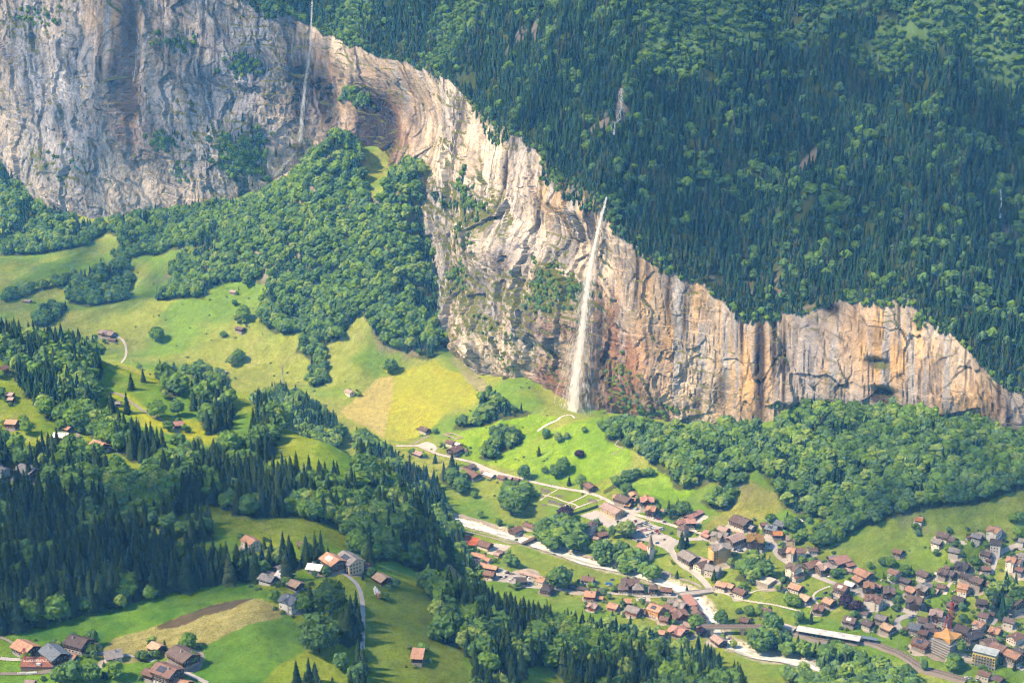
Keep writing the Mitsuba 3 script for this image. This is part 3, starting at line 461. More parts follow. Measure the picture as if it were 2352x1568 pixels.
def tree_group(key, crown, trunk):
    v, f, c = crown
    scene[key] = {'type': 'shapegroup', 'trunk': mikit.ply(trunk, 'paint', color=np.tile(BARK, (len(trunk[0]), 1))), 'crown': mikit.ply((v, f), 'paint', color=c)}
    return key
NEAR_S = [tree_group(f'near_spruce_model_{k}', spruce_crown(r, 10 + k, 17, 9, c), trunk_mesh(.9, .012, k)) for k, (r, c) in enumerate(
    [(.20, (.024, .050, .022)), (.225, (.032, .062, .024)), (.18, (.018, .042, .026)), (.21, (.042, .070, .022)), (.24, (.030, .056, .018))])]
FAR_S = [tree_group(f'far_spruce_model_{k}', spruce_far(r, 30 + k, 6, c), trunk_mesh(.8, .014, k)) for k, (r, c) in enumerate(
    [(.165, (.021, .056, .036)), (.185, (.032, .076, .040)), (.15, (.016, .046, .040)), (.18, (.042, .086, .038)), (.20, (.026, .062, .032)), (.14, (.056, .076, .046))])]
NEAR_B = [tree_group(f'near_broadleaf_model_{k}', leafy_crown(r, 50 + k, 30, 1, 16, c, z0, rz), trunk_mesh(.62, .020, k, 5)) for k, (r, c, z0, rz) in enumerate(
    [(.44, (0.110, 0.196, 0.033), .58, .40), (.40, (0.140, 0.239, 0.038), .60, .38), (.36, (0.085, 0.165, 0.049), .57, .42), (.48, (0.079, 0.148, 0.038), .56, .40), (.33, (0.176, 0.245, 0.056), .58, .40)])]
FAR_B = [tree_group(f'far_broadleaf_model_{k}', leafy_crown(r, 70 + k, 13, 1, 5, c, z0, rz, .48), trunk_mesh(.6, .020, k, 3)) for k, (r, c, z0, rz) in enumerate(
    [(.42, (0.101, 0.185, 0.038), .58, .40), (.38, (0.137, 0.233, 0.040), .60, .38), (.35, (0.073, 0.143, 0.049), .57, .42), (.45, (0.079, 0.148, 0.040), .55, .42), (.34, (0.171, 0.249, 0.056), .58, .40), (.37, (0.094, 0.167, 0.064), .58, .41)])]
BIG_B = [tree_group(f'great_maple_model_{k}', leafy_crown(r, 120 + k, 95, 1, 34, c, .55, .43, .27), trunk_mesh(.62, .02, k, 6)) for k, (r, c) in enumerate([(.47, (.075, .135, .030)), (.45, (.062, .118, .032))])]
COPPER = tree_group('copper_beech_model', leafy_crown(.42, 91, 30, 1, 14, (.040, .022, .032), .58, .40), trunk_mesh(.6, .02, 3, 4))
LARCH = tree_group('larch_model', spruce_crown(.21, 95, 15, 8, (.075, .105, .045)), trunk_mesh(.9, .012, 8))
BUSH = [tree_group(f'bush_model_{k}', leafy_crown(.62, 98 + k, 11, 1, 8, c, .48, .42, .45), trunk_mesh(.4, .03, 3, 3)) for k, c in enumerate([(.07, .12, .03), (.055, .095, .03), (.10, .14, .045)])]

rng = np.random.default_rng(7)
def place(pos, h, yaw, wide=1.0):
    return T().translate([float(pos[0]), float(pos[1]), float(pos[2])]).rotate([0, 0, 1], float(yaw)).scale([float(h * wide), float(h * wide), float(h)])
def scatter(poly, gap, seed, jitter=.45):
    g = np.random.default_rng(seed); p = np.array(poly, float); a, b = p.min(0), p.max(0)
    n, m = int((b[0] - a[0]) / gap) + 1, int((b[1] - a[1]) / gap) + 1
    i, j = np.meshgrid(np.arange(n), np.arange(m), indexing='ij')
    q = np.stack([a[0] + (i + .5 * (j % 2)) * gap, a[1] + j * gap], -1).reshape(-1, 2) + g.uniform(-jitter, jitter, (n * m, 2)) * gap
    return q[inside(q[:, 0], q[:, 1], poly)]
CAND = []           # every tree: (x, y, z, height, spruce?, wide, region, near?)
SINGLE = []         # trees that stand alone: kind, position, height, label
fan = sg.Polygon(next(f[3] for f in FIELDS if f[0] == 'fan')).buffer(4)
for wi, (region, poly, gap, share, hs, hb, keep_) in enumerate(WOODS):
    q = scatter(poly, gap, 500 + wi)
    z = ground(q[:, 0], q[:, 1]); mixn = fb(q[:, 0], q[:, 1], 0, 38, 2, 401) ; dens = fb(q[:, 0], q[:, 1], 0, 30, 2, 405)
    g = np.random.default_rng(900 + wi)
    for (x, y), zz_, mx, dn in zip(q, z, mixn, dens):
        if dn > keep_ or g.random() > .95 or fan.contains(sg.Point(x, y)): continue
        sp = g.random() < np.clip(share + (mx - .5) * 2.2 * (0 < share < 1), 0, 1)
        h = g.uniform(*(hs if sp else hb)) * (1 if g.random() < .85 else .65)
        CAND.append((x, y, zz_ - .3, h, sp, g.uniform(.85, 1.2), region))
n_ground = len(CAND)
# the mountainside
su_g = np.arange(0, arc[-1], 6.6); d_g = np.arange(.5, 760, 6.2)
a, b = np.meshgrid(su_g, d_g, indexing='ij')
g = np.random.default_rng(77)
a = (a + (np.arange(len(d_g)) % 2) * 2.9 + g.uniform(-2.6, 2.6, a.shape)).ravel(); b = np.maximum(b + g.uniform(-2.5, 2.5, b.shape), 1.0).ravel()
q = _us(np.stack([np.clip(a, Su[0], Su[-1]), b], -1))
view = (np.abs(q[:, 0] / q[:, 1]) < .335) & ((750 - q[:, 2]) / np.hypot(q[:, 0], q[:, 1]) > .085)
q, a, b = q[view], a[view], b[view]
br, ls_ = UPPER_BARE(q[:, 0], q[:, 1]), LIGHT_SCRUB(q[:, 0], q[:, 1])
mx, dn = fb(q[:, 0], q[:, 1], 0, 55, 3, 411), fb(q[:, 0], q[:, 1], 0, 21, 2, 415)
mx2 = fb(q[:, 0], q[:, 1], 0, 13, 1, 417)
for i in range(len(q)):
    if br[i] > .35 and g.random() < .86: continue
    if dn[i] > .74 and g.random() < .7: continue
    if ls_[i] > .4:
        if g.random() < .12: CAND.append((*q[i][:2], q[i][2] - .4, g.uniform(13, 20), True, 1.0, 'mountain'))
        elif g.random() < .85: CAND.append((*q[i][:2], q[i][2] - .4, g.uniform(5, 10), False, 1.3, 'mountain'))
        continue
    rimk = math.exp(-b[i] / 25)
    sp = g.random() > np.clip(ss(.58, .74, mx[i] * .5 + mx2[i] * .5) * .8 + .06, 0, 1)
    h = (g.triangular(10, 20, 31) if sp else g.uniform(9, 16)) * (1 - .3 * rimk)
    CAND.append((*q[i][:2], q[i][2] - .4, h, sp, g.uniform(.85, 1.15), 'mountain'))
# trees and bushes rooted on the ledges of the wall
LEDGES = [(780,219.2,43.77,40.96,260,0.45,9,15),(778.4,355.2,34.76,16.23,70,0.5,7,12),(627.9,230.8,27.03,18.98,45,0.4,7,12),(656.7,184,27.03,14.68,30,0.3,6,11),
 (656.7,385.3,45.05,11.94,40,0.6,7,12),(1029.9,330.9,41.19,17.64,70,0.15,8,13),(1388.7,257.7,25.75,14.08,35,0.4,7,12),(1353.5,230.2,77.24,7.76,35,0.85,9,14),
 (1430.3,241,36.04,12.87,35,0.4,6,10),(1427.1,203.2,32.18,16.46,26,0.5,6,10),(1643.4,188.6,70.8,14.39,110,0.1,4,8),(1632.2,166.3,47.63,15.46,60,0.05,4,8),
 (1415.9,146.3,42.48,22.36,60,0.3,5,9),(1544.1,108.2,72.09,16.04,40,0.05,3,6),(1757.1,92.2,28.32,23.89,40,0.05,3,6),(318.7,409.2,73.37,21.52,50,0.1,6,10),
 (419.7,178.1,72.09,29.08,35,0.1,4,8),(1999,89.3,54.06,10.07,60,0.1,4,9),(2114.3,203.7,7.72,9.19,18,0.1,4,7),(839.3,446.4,39.14,19.57,90,0.6,10,16),
 (1582.5,73,52.78,11.08,25,0,3,5),(691.9,124.9,74.66,7.82,50,0.3,7,12),(1800.3,60,52.78,13.39,50,0.05,4,8),(893.8,241.9,37.33,9.3,10,0.1,3,6),]
for li, (s0, z0, a_, b_, count, share, hmin, hmax) in enumerate(LEDGES):
    g = np.random.default_rng(1300 + li)
    for _ in range(count):
        s1, z1 = s0 + g.normal(0, .5) * a_, z0 + g.normal(0, .5) * b_
        i = min(max(int(s1 / arc[-1] * (NS - 1)), 0), NS - 1); j = int(np.argmin(np.abs(P[i, :, 2] - z1)))
        p = P[i, j]
        sp = g.random() < share
        CAND.append((p[0], p[1], p[2] - 1.0, g.uniform(hmin, hmax) * (1.2 if sp else 1), sp, 1.0, 'ledge'))
g = np.random.default_rng(1777)          # trees crowding over the rim, in tongues
for s_at in np.arange(0, arc[-1], 2.6):
    i = min(int(s_at / arc[-1] * (NS - 1)), NS - 1); dp = tongue[i]
    for _ in range(1 + int(dp * 34)):
        if g.random() < .25: continue
        j = max(int((1 - g.random() * dp) * (NT - 1)), 0); p = P[i, j]; sp = g.random() < .68
        CAND.append((p[0], p[1], p[2] - .8, g.uniform(8, 17) if sp else g.uniform(4, 9), sp, 1.0, 'ledge'))
REGIONS = {'scree':'on the scree cone below the rock wall','foot':'at the sunlit foot of the right rock wall','nwspruce':'in the wood on the terrace rim',
 'midclump':'in the clump below the mid-terrace barn road','slopeclump':'among the scattered clumps on the sunny terrace slope','rimrow':'in the row on the terrace rim',
 'edge':'in the mixed wood along the terrace edge','band':'in the leafy band above the dark spruce wood','darkleft':'in the wood above the ploughed field',
 'track':'beside the narrow track through the near meadow','lower':'on the slope above the village','river':'beside the pale river',
 'villagewood':'in a small wood between the village houses','railwood':'in the wood below the railway','darkfoot':'in the dark wood under the ochre wall',
 'footlow':'in the hedge below the sunlit wood','leftpatch':'in the far meadow copse','lefthedge':'in a far meadow hedge','gullyrow':'in the gully row beside the mown field',
 'fallsclump':'in a copse between hay field and waterfall','leftwall':'under the grey far wall',}
eye = np.array(EYE)
C_arr = np.array([c[:3] for c in CAND]); dist = np.linalg.norm(C_arr - eye, axis=1)
rel = C_arr - eye; cx = rel[:, 0]; cz = rel[:, 1] * math.cos(PITCH) + rel[:, 2] * math.sin(PITCH); cy = -rel[:, 1] * math.sin(PITCH) + rel[:, 2] * math.cos(PITCH)
infr = (np.abs(cx / cz) < .312) & (cy / cz < .205) & (cy / cz > -.212)
order = np.argsort(dist)
ext = {}
for i, c in enumerate(CAND):
    if infr[i]: ext.setdefault(c[6], []).append(c[0])
ext = {k_: np.percentile(v_, (20, 40, 60, 80)) for k_, v_ in ext.items()}
def third(region, x): return ('far left', 'left', 'centre', 'right', 'far right')[int(np.searchsorted(ext[region], x))]
single = {True: 0, False: 0}; MOST = {True: 290, False: 250}
mass = {}
for i in order:
    x, y, z, h, sp, wd, region = CAND[i]
    g = rng
    if infr[i] and single[sp] < MOST[sp] and region in REGIONS:
        single[sp] += 1
        k = key_for('spruce_tree' if sp else 'broadleaf_tree')
        scene[k] = {'type': 'instance', 'to_world': place((x, y, z), h, g.uniform(0, 360), wd), 'group': {'type': 'ref', 'id': (NEAR_S if sp else NEAR_B)[g.integers(5)]}}
        where = REGIONS[region]
        size = ('tall' if h > 27 else 'mid-sized' if h > 21 else 'small') if sp else ('big' if h > 17.5 else 'mid-sized' if h > 14 else 'small')
        part = third(region, x)
        tag(k, f"{size} {'dark spruce' if sp else 'round leafy tree'} {where}, {part}", 'spruce' if sp else 'broadleaf tree', f"{size} {'spruces' if sp else 'leafy trees'} {where}, {part}")
        continue
    if not infr[i] and (dist[i] < 850 or abs(cx[i] / cz[i]) > .36): continue
    name = 'mountain_forest' if region == 'mountain' else 'ledge_trees' if region == 'ledge' else 'valley_woods' if dist[i] > 1500 else 'terrace_woods'
    near = dist[i] < 1450
    grp = ((NEAR_S if near else FAR_S) if sp else (NEAR_B if near else FAR_B))
    n = mass.get(name, 0) + 1; mass[name] = n
    if region == 'mountain' and not sp: grp = [FAR_B[q_] for q_ in (0, 2, 3, 5, 2, 3)]
    scene[f'{name}__{n:03d}'] = {'type': 'instance', 'to_world': place((x, y, z), h, g.uniform(0, 360), wd), 'group': {'type': 'ref', 'id': grp[g.integers(len(grp))]}}
for name, text in (('mountain_forest', 'dense spruce forest with paler broadleaf trees on the mountainside'), ('ledge_trees', 'small trees and bushes rooted on ledges of the rock wall'),
                   ('valley_woods', 'mass of woods on the scree cone and the valley sides'), ('terrace_woods', 'mass of mixed woods on the near terrace and its edge')):
    if mass.get(name): tag(name, text, None, None, 'stuff')
print('trees', single, mass)

# ------------------------------------------------------------------ small mesh helpers
class MB:
    """collects coloured pieces of one mesh"""
    def __init__(s): s.v, s.f, s.c, s.n = [], [], [], 0
    def add(s, v, f, c):
        v, f = np.asarray(v, float), np.asarray(f, int)
        if f.shape[1] == 4: f = np.vstack([f[:, [0, 1, 2]], f[:, [0, 2, 3]]])
        c = np.asarray(c, float); c = np.tile(c, (len(v), 1)) if c.ndim == 1 else c
        s.v.append(v); s.f.append(f + s.n); s.c.append(c); s.n += len(v); return s
    def box(s, x0, x1, y0, y1, z0, z1, c):
        v = [(x, y, z) for x in (x0, x1) for y in (y0, y1) for z in (z0, z1)]
        return s.add(v, [(0, 1, 3, 2), (4, 6, 7, 5), (0, 4, 5, 1), (2, 3, 7, 6), (0, 2, 6, 4), (1, 5, 7, 3)], c)
    def prism(s, prof, x0, x1, c):
        """a profile in (y, z) drawn out along x"""
        n = len(prof); v = [(x0, y, z) for y, z in prof] + [(x1, y, z) for y, z in prof]
        i = np.arange(n); j = (i + 1) % n
        q = np.vstack([np.c_[i, j, j + n], np.c_[i, j + n, i + n]])
        tri = np.array([(0, k, k + 1) for k in range(1, n - 1)])
        return s.add(v, np.vstack([q, tri[:, ::-1], tri + n]), c)
    def bar(s, a, b, r, c, n=5, r2=None):
        a, b = np.array(a, float), np.array(b, float); t = b - a; t /= np.linalg.norm(t)
        u = np.cross(t, [.31, .9, .2] if abs(t[2]) > .9 else [0, 0, 1.]); u /= np.linalg.norm(u); w = np.cross(t, u); k = np.arange(n) * 2 * np.pi / n
        ring = np.cos(k)[:, None] * u + np.sin(k)[:, None] * w
        v = np.vstack([a + ring * r, b + ring * (r if r2 is None else r2)]); i = np.arange(n); j = (i + 1) % n
        tri = np.array([(0, q, q + 1) for q in range(1, n - 1)])
        return s.add(v, np.vstack([np.c_[i, j, j + n], np.c_[i, j + n, i + n], tri[:, ::-1], tri + n]), c)
    def put(s, key, at=None, bsdf='paint', smooth=False):
        v = np.vstack(s.v)
        if at is not None: v = rot_z(v, math.radians(at[3])) + np.array(at[:3])
        return shape(key, (v, np.vstack(s.f)), np.clip(np.vstack(s.c), 0, 1), smooth, bsdf)
def sheet_cells(mb, p00, p10, p01, p11, cell, c, g, var):
    """a roof plane laid in cells (tiles, shingles) with uneven tone"""
    p00, p10, p01, p11 = (np.array(p, float) for p in (p00, p10, p01, p11))
    n = max(1, int(np.linalg.norm(p10 - p00) / cell)); m = max(1, int(np.linalg.norm(p01 - p00) / cell))
    u, w = np.meshgrid(np.arange(n) / n, np.arange(m) / m, indexing='ij'); u, w = u.ravel(), w.ravel()
    def P_(a, b): return (1 - a)[:, None] * ((1 - b)[:, None] * p00 + b[:, None] * p01) + a[:, None] * ((1 - b)[:, None] * p10 + b[:, None] * p11)
    v = np.stack([P_(u, w), P_(u + 1 / n, w), P_(u + 1 / n, w + 1 / m), P_(u, w + 1 / m)], 1).reshape(-1, 3)
    k = np.arange(n * m) * 4
    tone = np.clip(g.normal(1, var, n * m) * (1 - .22 * (g.random(n * m) < .1)) * (1 + .10 * (g.random(n)[np.repeat(np.arange(n), m)] - .5)), .5, 1.6)
    mb.add(v, np.c_[k, k + 1, k + 2, k + 3], np.repeat(np.array(c)[None] * tone[:, None], 4, 0))

# ------------------------------------------------------------------ houses
ROOF = {'rd': ((.165, .105, .088), 'red-brown'), 'or': ((.36, .215, .145), 'orange'), 'sl': ((.33, .185, .155), 'salmon'), 'br': ((.128, .098, .09), 'brown'), 'dk': ((.075, .068, .07), 'dark'),
        'gy': ((.22, .205, .20), 'grey'), 'bl': ((.13, .15, .175), 'slate-blue'), 'pk': ((.29, .22, .20), 'pinkish'), 'wh': ((.62, .58, .55), 'white'), 'fl': ((.42, .39, .35), 'flat grey'),
        'ms': ((.25, .16, .05), 'mossy ochre'), 'rs': ((.33, .15, .06), 'rusty'), 'tn': ((.40, .28, .19), 'tan'), 'cp': ((.34, .20, .13), 'copper-brown'), 'gr': ((.13, .17, .035), 'grassy')}
WALL = {'w': ((.085, .055, .042), 'timber and white'), 'd': ((.062, .042, .034), 'dark timber'), 'W': ((.66, .63, .58), 'white'), 'y': ((.60, .42, .17), 'yellow'), 'o': ((.50, .26, .09), 'orange timber'),
        'r': ((.19, .065, .04), 'red timber'), 's': ((.34, .31, .27), 'stone'), 'c': ((.55, .45, .30), 'cream')}
PLASTER, STONE = (.62, .59, .54), (.32, .29, .26)
HOUSES = [(-108.7,1908.9,-44,12.4,8.5,4.5,'br','w','at the lower edge of the yellow hay field',''),
 (-74.5,1868.5,-36,9.7,8.5,4,'rd','w','beside the walled garden above the wooded edge',''),
 (-66.2,1863.8,-44,7.1,5.7,3,'wh','d','between the walled garden and the roadside chalet',''),(-69.1,1846.7,53,16.4,12.3,6,'rd','d','at the lane bend below the walled garden',''),
 (-113,1844.5,-43,14.2,8.5,4,'pk','d','below the pale gravel yard by the wooded edge',''),
 (-56.7,1850.1,-25,3.9,4.3,2.5,'br','d','in the garden corner right of the lane-bend chalet',''),(-49.5,1801.3,44,10.5,8.5,5,'br','d','at the upper end of the lane farm',''),
 (-58.9,1796,-25,6.6,6.6,4,'pk','d','behind the big roof of the lane farm',''),(-46.8,1781.4,-53,22.1,13.3,5,'rd','w','forming the big main roof of the lane farm',''),
 (-64.2,1790.9,-34,6.1,5.7,3.5,'rd','d','at the wooded back of the lane farm',''),(-26.2,1781.8,-43,12.8,7.6,3,'wh','s','beside the lane right of the big farm roof',''),
 (-32.6,1789.7,-25,5.6,4.8,3,'pk','d','next to the flat white lane roof',''),(-11.4,1771,-35,8.5,6.6,4,'rd','r','on the lane left of the chestnut tree',''),
 (-3.2,1771,-35,7,5.7,3,'pk','d','second on the lane left of the chestnut tree',''),(6,1765,-35,5,4.8,3,'rd','d','directly left of the lane chestnut tree',''),
 (13.3,1724.9,60,11.1,8.5,4,'pk','s','at the left corner of the graveyard',''),(3.9,1633,48,12.9,9.5,5,'rd','w','on the gravel by the river path',''),
 (19.4,1644.9,-42,14.8,6.6,4,'rd','s','behind the river path, long and low',''),(88.6,1720.7,-63,13.6,9.5,5,'rd','d','beside the lane under the hillside wood',''),
 (134.6,1688.6,-78,12.9,7.6,3,'or','d','in the meadow behind the lane inn',''),(124.3,1676.4,-44,16.9,14.2,6,'br','d','that is the broad inn on the lane',''),
 (116.4,1686,-13,6.5,7.6,4.5,'or','d','against the back of the lane inn',''),(134.5,1676.6,-25,5.1,5.7,4,'or','d','against the right end of the lane inn',''),
 (127.6,1668.1,-24,5.9,6.6,4,'or','d','in front of the lane inn',''),(110.7,1662.3,-52,25.2,14.2,5,'pk','c','that is the long hall beside the car park','long hall'),
 (148.4,1666.4,0,13.6,12.3,8,'sl','d','above the street, wide with two gables','cross'),(152.4,1647,-24,9.1,11.4,9,'or','d','that stands tall above the car park bend','cross'),
 (164.8,1653.8,0,4.8,5.7,3,'or','d','in the garden right of the tall bend chalet',''),(197.9,1642.1,47,23.4,7.6,4,'sl','d','that is the long salmon wing by the terrace','long'),
 (192,1621.7,0,8.6,11.4,8,'sl','d','with balconies below the salmon wing',''),(181.8,1629.9,42,12.9,6.6,3.5,'sl','w','that runs low left of the balconied house',''),
 (182.8,1607.6,-35,8.5,10.4,8,'br','s','at the corner above the church square','hip'),
 (86,1632.7,-34,7.8,14.2,9,'br','W','that is a white villa with hipped roof by the car park','hip'),(96.5,1619.1,32,10.1,8.5,4,'rd','d','just below the white villa',''),
 (90.9,1615.4,-23,4.9,4.8,2.5,'pk','d','beside the barn below the white villa',''),(77.5,1515,-18,10.6,9.5,5,'rd','w','at the edge of the river meadow',''),
 (119.6,1504.3,-7,16.9,15.2,7,'br','d','with twin gables on the river bank','twin'),(111.4,1495.9,0,8.8,8.5,5,'br','w','in front of the twin-gabled riverside house',''),
 (126.7,1494.6,0,10.2,11.4,6,'gy','d','beside the road below the twin-gabled house','hip'),(141.7,1491.3,0,7.3,9.5,8,'br','d','with pale balconies on the river road','hip'),
 (155,1492,-11,10.2,8.5,5,'rd','w','at the river road before the bridge',''),(183.7,1550.2,-57,19.7,15.2,8,'gy','d','below the yellow hotel beside the curving road',''),
 (194.9,1535.7,37,12.5,11.4,6,'br','W','next to the curving road under the yellow hotel',''),(245.2,1611.4,-45,19.2,16.1,8,'br','d','highest on the slope at the top street',''),
 (254,1603,-45,8.1,7.6,5,'gy','d','joined to the highest top-street chalet',''),(225.7,1602.2,-44,10,9.5,5,'pk','d','left of the top street garages',''),
 (207.6,1604.6,-24,4.4,5.7,3,'sl','d','small and square left above the main street',''),(206.3,1596.7,-52,8.9,5.7,3,'sl','d','along the kerb left of the grey corner house',''),
 (217.6,1589.2,-35,10.8,10.4,6,'gy','s','on the main street opposite the yellow hotel','cross'),
 (224.9,1589.2,-35,7.5,9.5,6,'gy','d','behind the grey corner house on the main street',''),(234.4,1576.7,40,18.8,13.3,8,'pk','d','beside the moss-roofed hotel',''),
 (237.7,1595.4,0,4.6,5.7,3,'or','d','hidden behind the pink-roofed street chalet',''),
 (254.4,1568.5,-12,15.8,17.1,11,'ms','d','that is a hotel with a mossy ochre cross roof','cross hotel'),
 (275.1,1592.4,-29,11.1,11.4,8,'bl','d','with solar panels at the top of the street','solar'),(285.7,1598.7,-46,10.7,10.4,7,'bl','d','behind the solar-roofed chalet',''),
 (279.7,1584.5,0,8.4,9.5,6,'rs','d','in front of the solar-roofed chalet',''),(269.3,1608.6,12,6.5,6.6,3,'rd','d','low above the top-street garden',''),
 (304.7,1601.3,38,6.3,4.8,2.5,'wh','s','alone in the meadow above the village trees',''),(292.4,1573.1,-12,9,10.4,6,'pk','c','half hidden by trees above the white hotel','cross'),
 (287.8,1542.4,-24,6.8,12.3,10,'or','W','that is the white hotel with orange gable','cross'),(281.4,1550.7,21,8.5,8.5,6,'dk','d','left of the white hotel',''),
 (296.5,1542.8,11,7.9,9.5,9,'rd','W','joined to the right of the white hotel',''),(311.2,1551.1,0,8.3,8.5,4,'br','W','low behind the white hotel garden',''),
 (215.2,1551.1,18,19.5,13.3,14,'gy','y','that is the tall yellow hotel','hotel cross'),(223.8,1553,35,8.6,5.7,4,'br','y','that is the low annex of the yellow hotel',''),
 (198.9,1543.2,-43,12.2,11.4,5,'pk','w','left under the yellow hotel',''),(205.4,1525.2,-27,13.9,12.3,7,'gy','W','below the yellow hotel lawn',''),
 (284.4,1506.4,-52,11.6,11.4,12,'br','W','that is a white hotel under a steep brown roof','cross hotel'),
 (288.4,1502.6,33,12.2,7.6,5,'rd','W','that is the low white wing of the brown-roofed hotel',''),
 (253.8,1499.7,-39,18.5,15.2,4,'fl','s','that is a flat concrete bunker in the lawn','flat'),(304.6,1519.8,33,15.2,11.4,6,'rd','d','at the main street fork',''),
 (315.5,1512.4,24,13.7,12.3,7,'pk','d','in the middle of the lower main street','cross'),(325,1512.5,-35,8.4,8.5,6,'gy','d','behind the middle main-street chalet',''),
 (334,1521.8,33,17.3,13.3,6,'sl','d','at the edge of the broad right meadow',''),(327.9,1532.3,21,7.6,8.5,4,'gy','d','left of the salmon roof by the right meadow',''),
 (342.6,1516.8,24,7.8,6.6,3,'sl','d','below the salmon roof by the right meadow',''),(341.1,1508.9,-35,6.1,5.7,2.5,'pk','d','low garage below the salmon roof by the meadow',''),
 (316.4,1530.6,-24,3.3,4.8,3,'br','d','tiny in the gardens behind the main street',''),(211.4,1496.1,-33,9.4,9.5,6,'or','w','right of the road bridge bend',''),
 (219.1,1493,-42,7.5,7.6,5,'or','d','second right of the road bridge bend',''),(227.9,1480.6,-42,11.5,9.5,5,'rd','w','on the footpath right of the bridge bend',''),
 (268.8,1484.9,-23,4.4,4.8,3,'dk','W','tiny in the lawn above the footpath',''),(283,1481.2,-39,11,10.4,5,'or','w','with a terrace below the brown-roofed hotel',''),
 (288.6,1459.7,-46,9.8,10.4,5,'tn','w','below the sloping lawn and its white path',''),(310.7,1451.1,-47,8.8,10.4,5,'or','d','left of the two copper beeches',''),
 (326.4,1470.2,-40,11.5,11.4,8,'rd','w','on a white terrace along the main street','solar'),(337.3,1484.2,-44,8.8,7.6,3,'wh','d','like a white awning beside the main street',''),
 (298.5,1439.4,-22,8.4,10.4,6,'rd','d','with orange porch roof above the station','cross'),
 (417.2,1543.6,-26,6.2,7.1,4,'rs','w','alone at the upper wood edge of the right meadow',''),(390.9,1516.4,-34,7.8,8.1,4.5,'rd','d','alone in the middle of the right meadow',''),
 (435.8,1516.6,-35,10.3,10.4,6,'br','w','upper left of the hamlet on the right meadow',''),
 (443.1,1509.3,-52,6.6,8.5,5,'br','d','joined to the hamlet chalet by the gravel yard',''),(429.3,1513.3,-44,8.6,8.5,5,'gy','w','lower left of the meadow hamlet',''),
 (442.4,1496,-30,9.3,9.5,4,'gy','w','behind the hedge below the meadow hamlet',''),(465.3,1502.6,-35,8.7,8.5,5,'gy','w','in the middle of the upper right hamlet',''),
 (458.4,1507.9,0,2.6,3.8,2,'rd','d','a tiny shed in the upper right hamlet',''),(482.2,1502.5,-45,10.7,11.4,6,'or','W','highest at the upper right meadow edge','cross'),
 (480.3,1488.4,-20,9.7,12.3,9,'dk','W','tall and white beside the right hamlet road',''),(470,1482.3,-35,7.8,8.5,5,'br','w','below the tall white house by the hamlet road',''),
 (471.8,1477.5,-37,4.3,4.8,3,'br','d','small garage under the brown hamlet chalet',''),(491.3,1469,-37,7.8,11.4,7,'or','W','near the right edge above the valley road','cross'),
 (497.8,1467.9,-37,5.7,9.5,6,'rd','W','joined to the white house near the right edge',''),
 (444.7,1473.4,-36,11.5,12.3,6,'dk','d','broad and dark at the bottom of the right meadow','cross'),(465.9,1466.8,-7,6.9,7.6,5,'rd','w','in the lawn left of the white lane',''),
 (432,1481.3,-24,3.8,4.8,3,'rd','d','small red-roofed by the dark broad chalet',''),(427.6,1481.5,-24,3.5,3.8,2.5,'rd','d','smallest by the dark broad chalet',''),
 (426.9,1472.4,-46,8.5,9.5,6,'br','d','at the junction of the two village lanes','cross'),
 (433.3,1469.5,-46,6.2,8.5,5,'br','d','second at the junction of the two village lanes',''),(381,1484.9,-49,9,9.5,8,'or','W','in trees below the right meadow',''),
 (390.5,1475.2,-45,9.4,7.6,4,'br','d','long and low below the right meadow trees',''),(408.4,1477.6,-46,10.1,10.4,5,'br','w','at the lower edge of the right meadow',''),
 (352.6,1492.9,-53,15.6,13.3,7,'or','d','with a wide orange roof above the lower main street',''),(346.7,1486.1,-63,9.7,9.5,6,'or','d','joined below the wide orange roof',''),
 (352.6,1469.3,-12,9.1,12.3,9,'cp','d','with two crossed gables on the lower main street','cross'),(363.3,1473.9,-34,5.2,5.7,4,'or','d','right behind the crossed gables',''),
 (369.7,1455.8,-11,9.7,13.3,9,'br','d','with a green awning on the lower main street','cross'),
 (352.5,1444.6,-32,15,12.3,9,'rd','W','with dormers beside the copper beeches','dormer cross'),
 (392.7,1457,-54,8.3,10.4,5,'or','d','with a bright orange half roof off the main street',''),(402.3,1452.3,-49,10.2,11.4,8,'gy','d','next to the bright orange half roof','cross'),
 (413.2,1453.4,-41,8.1,8.5,3,'pk','d','low garage with wide roof off the main street',''),(420.5,1456.5,-12,6.9,7.6,4,'rd','s','by the white lane above the wide garage',''),
 (409.2,1459.7,-28,6.3,7.6,5,'bl','d','with pale blue roof above the wide garage',''),(439.6,1447.7,-28,8.6,10.4,7,'or','o','that is an orange wooden house by the lane',''),
 (454.8,1453.5,-46,11.3,10.4,6,'br','d','in the cluster above the orange wooden house',''),(446.7,1462.3,-42,10.4,9.5,5,'dk','d','upper of the cluster above the orange house',''),
 (453,1460.3,-12,4.1,5.7,4,'or','d','small bright roof in the cluster above the orange house',''),
 (464.1,1450.6,16,5.6,6.6,3,'rd','d','small at the tree belt right of the cluster',''),
 (389.2,1431,-28,13.1,14.2,10,'br','d','that is a hotel with white balcony bands and awning','cross hotel'),
 (432.2,1433.3,-41,10.1,9.5,5,'dk','d','left of the lower right lane',''),(452.3,1427,-14,8.7,9.5,5,'dk','d','under the tree belt at the lower right lane',''),
 (424,1426.3,-49,6.8,8.5,4,'br','d','small gabled above the red crane',''),(482.4,1422.4,-60,18.1,17.1,7,'br','d','that is a very large barn at the right edge',''),
 (341.7,1431.8,-33,5.7,6.6,3,'br','W','small with white walls below the dormered house',''),(497.7,1460.5,-43,6.6,8.5,4,'rd','d','at the right edge beside a pale lane',''),
 (503.5,1476.5,-25,4.2,7.6,4,'gy','W','cut by the right edge above the pale lane',''),(506.8,1493.3,-20,4.2,7.6,3,'gy','W','cut by the right edge beside the upper lane',''),
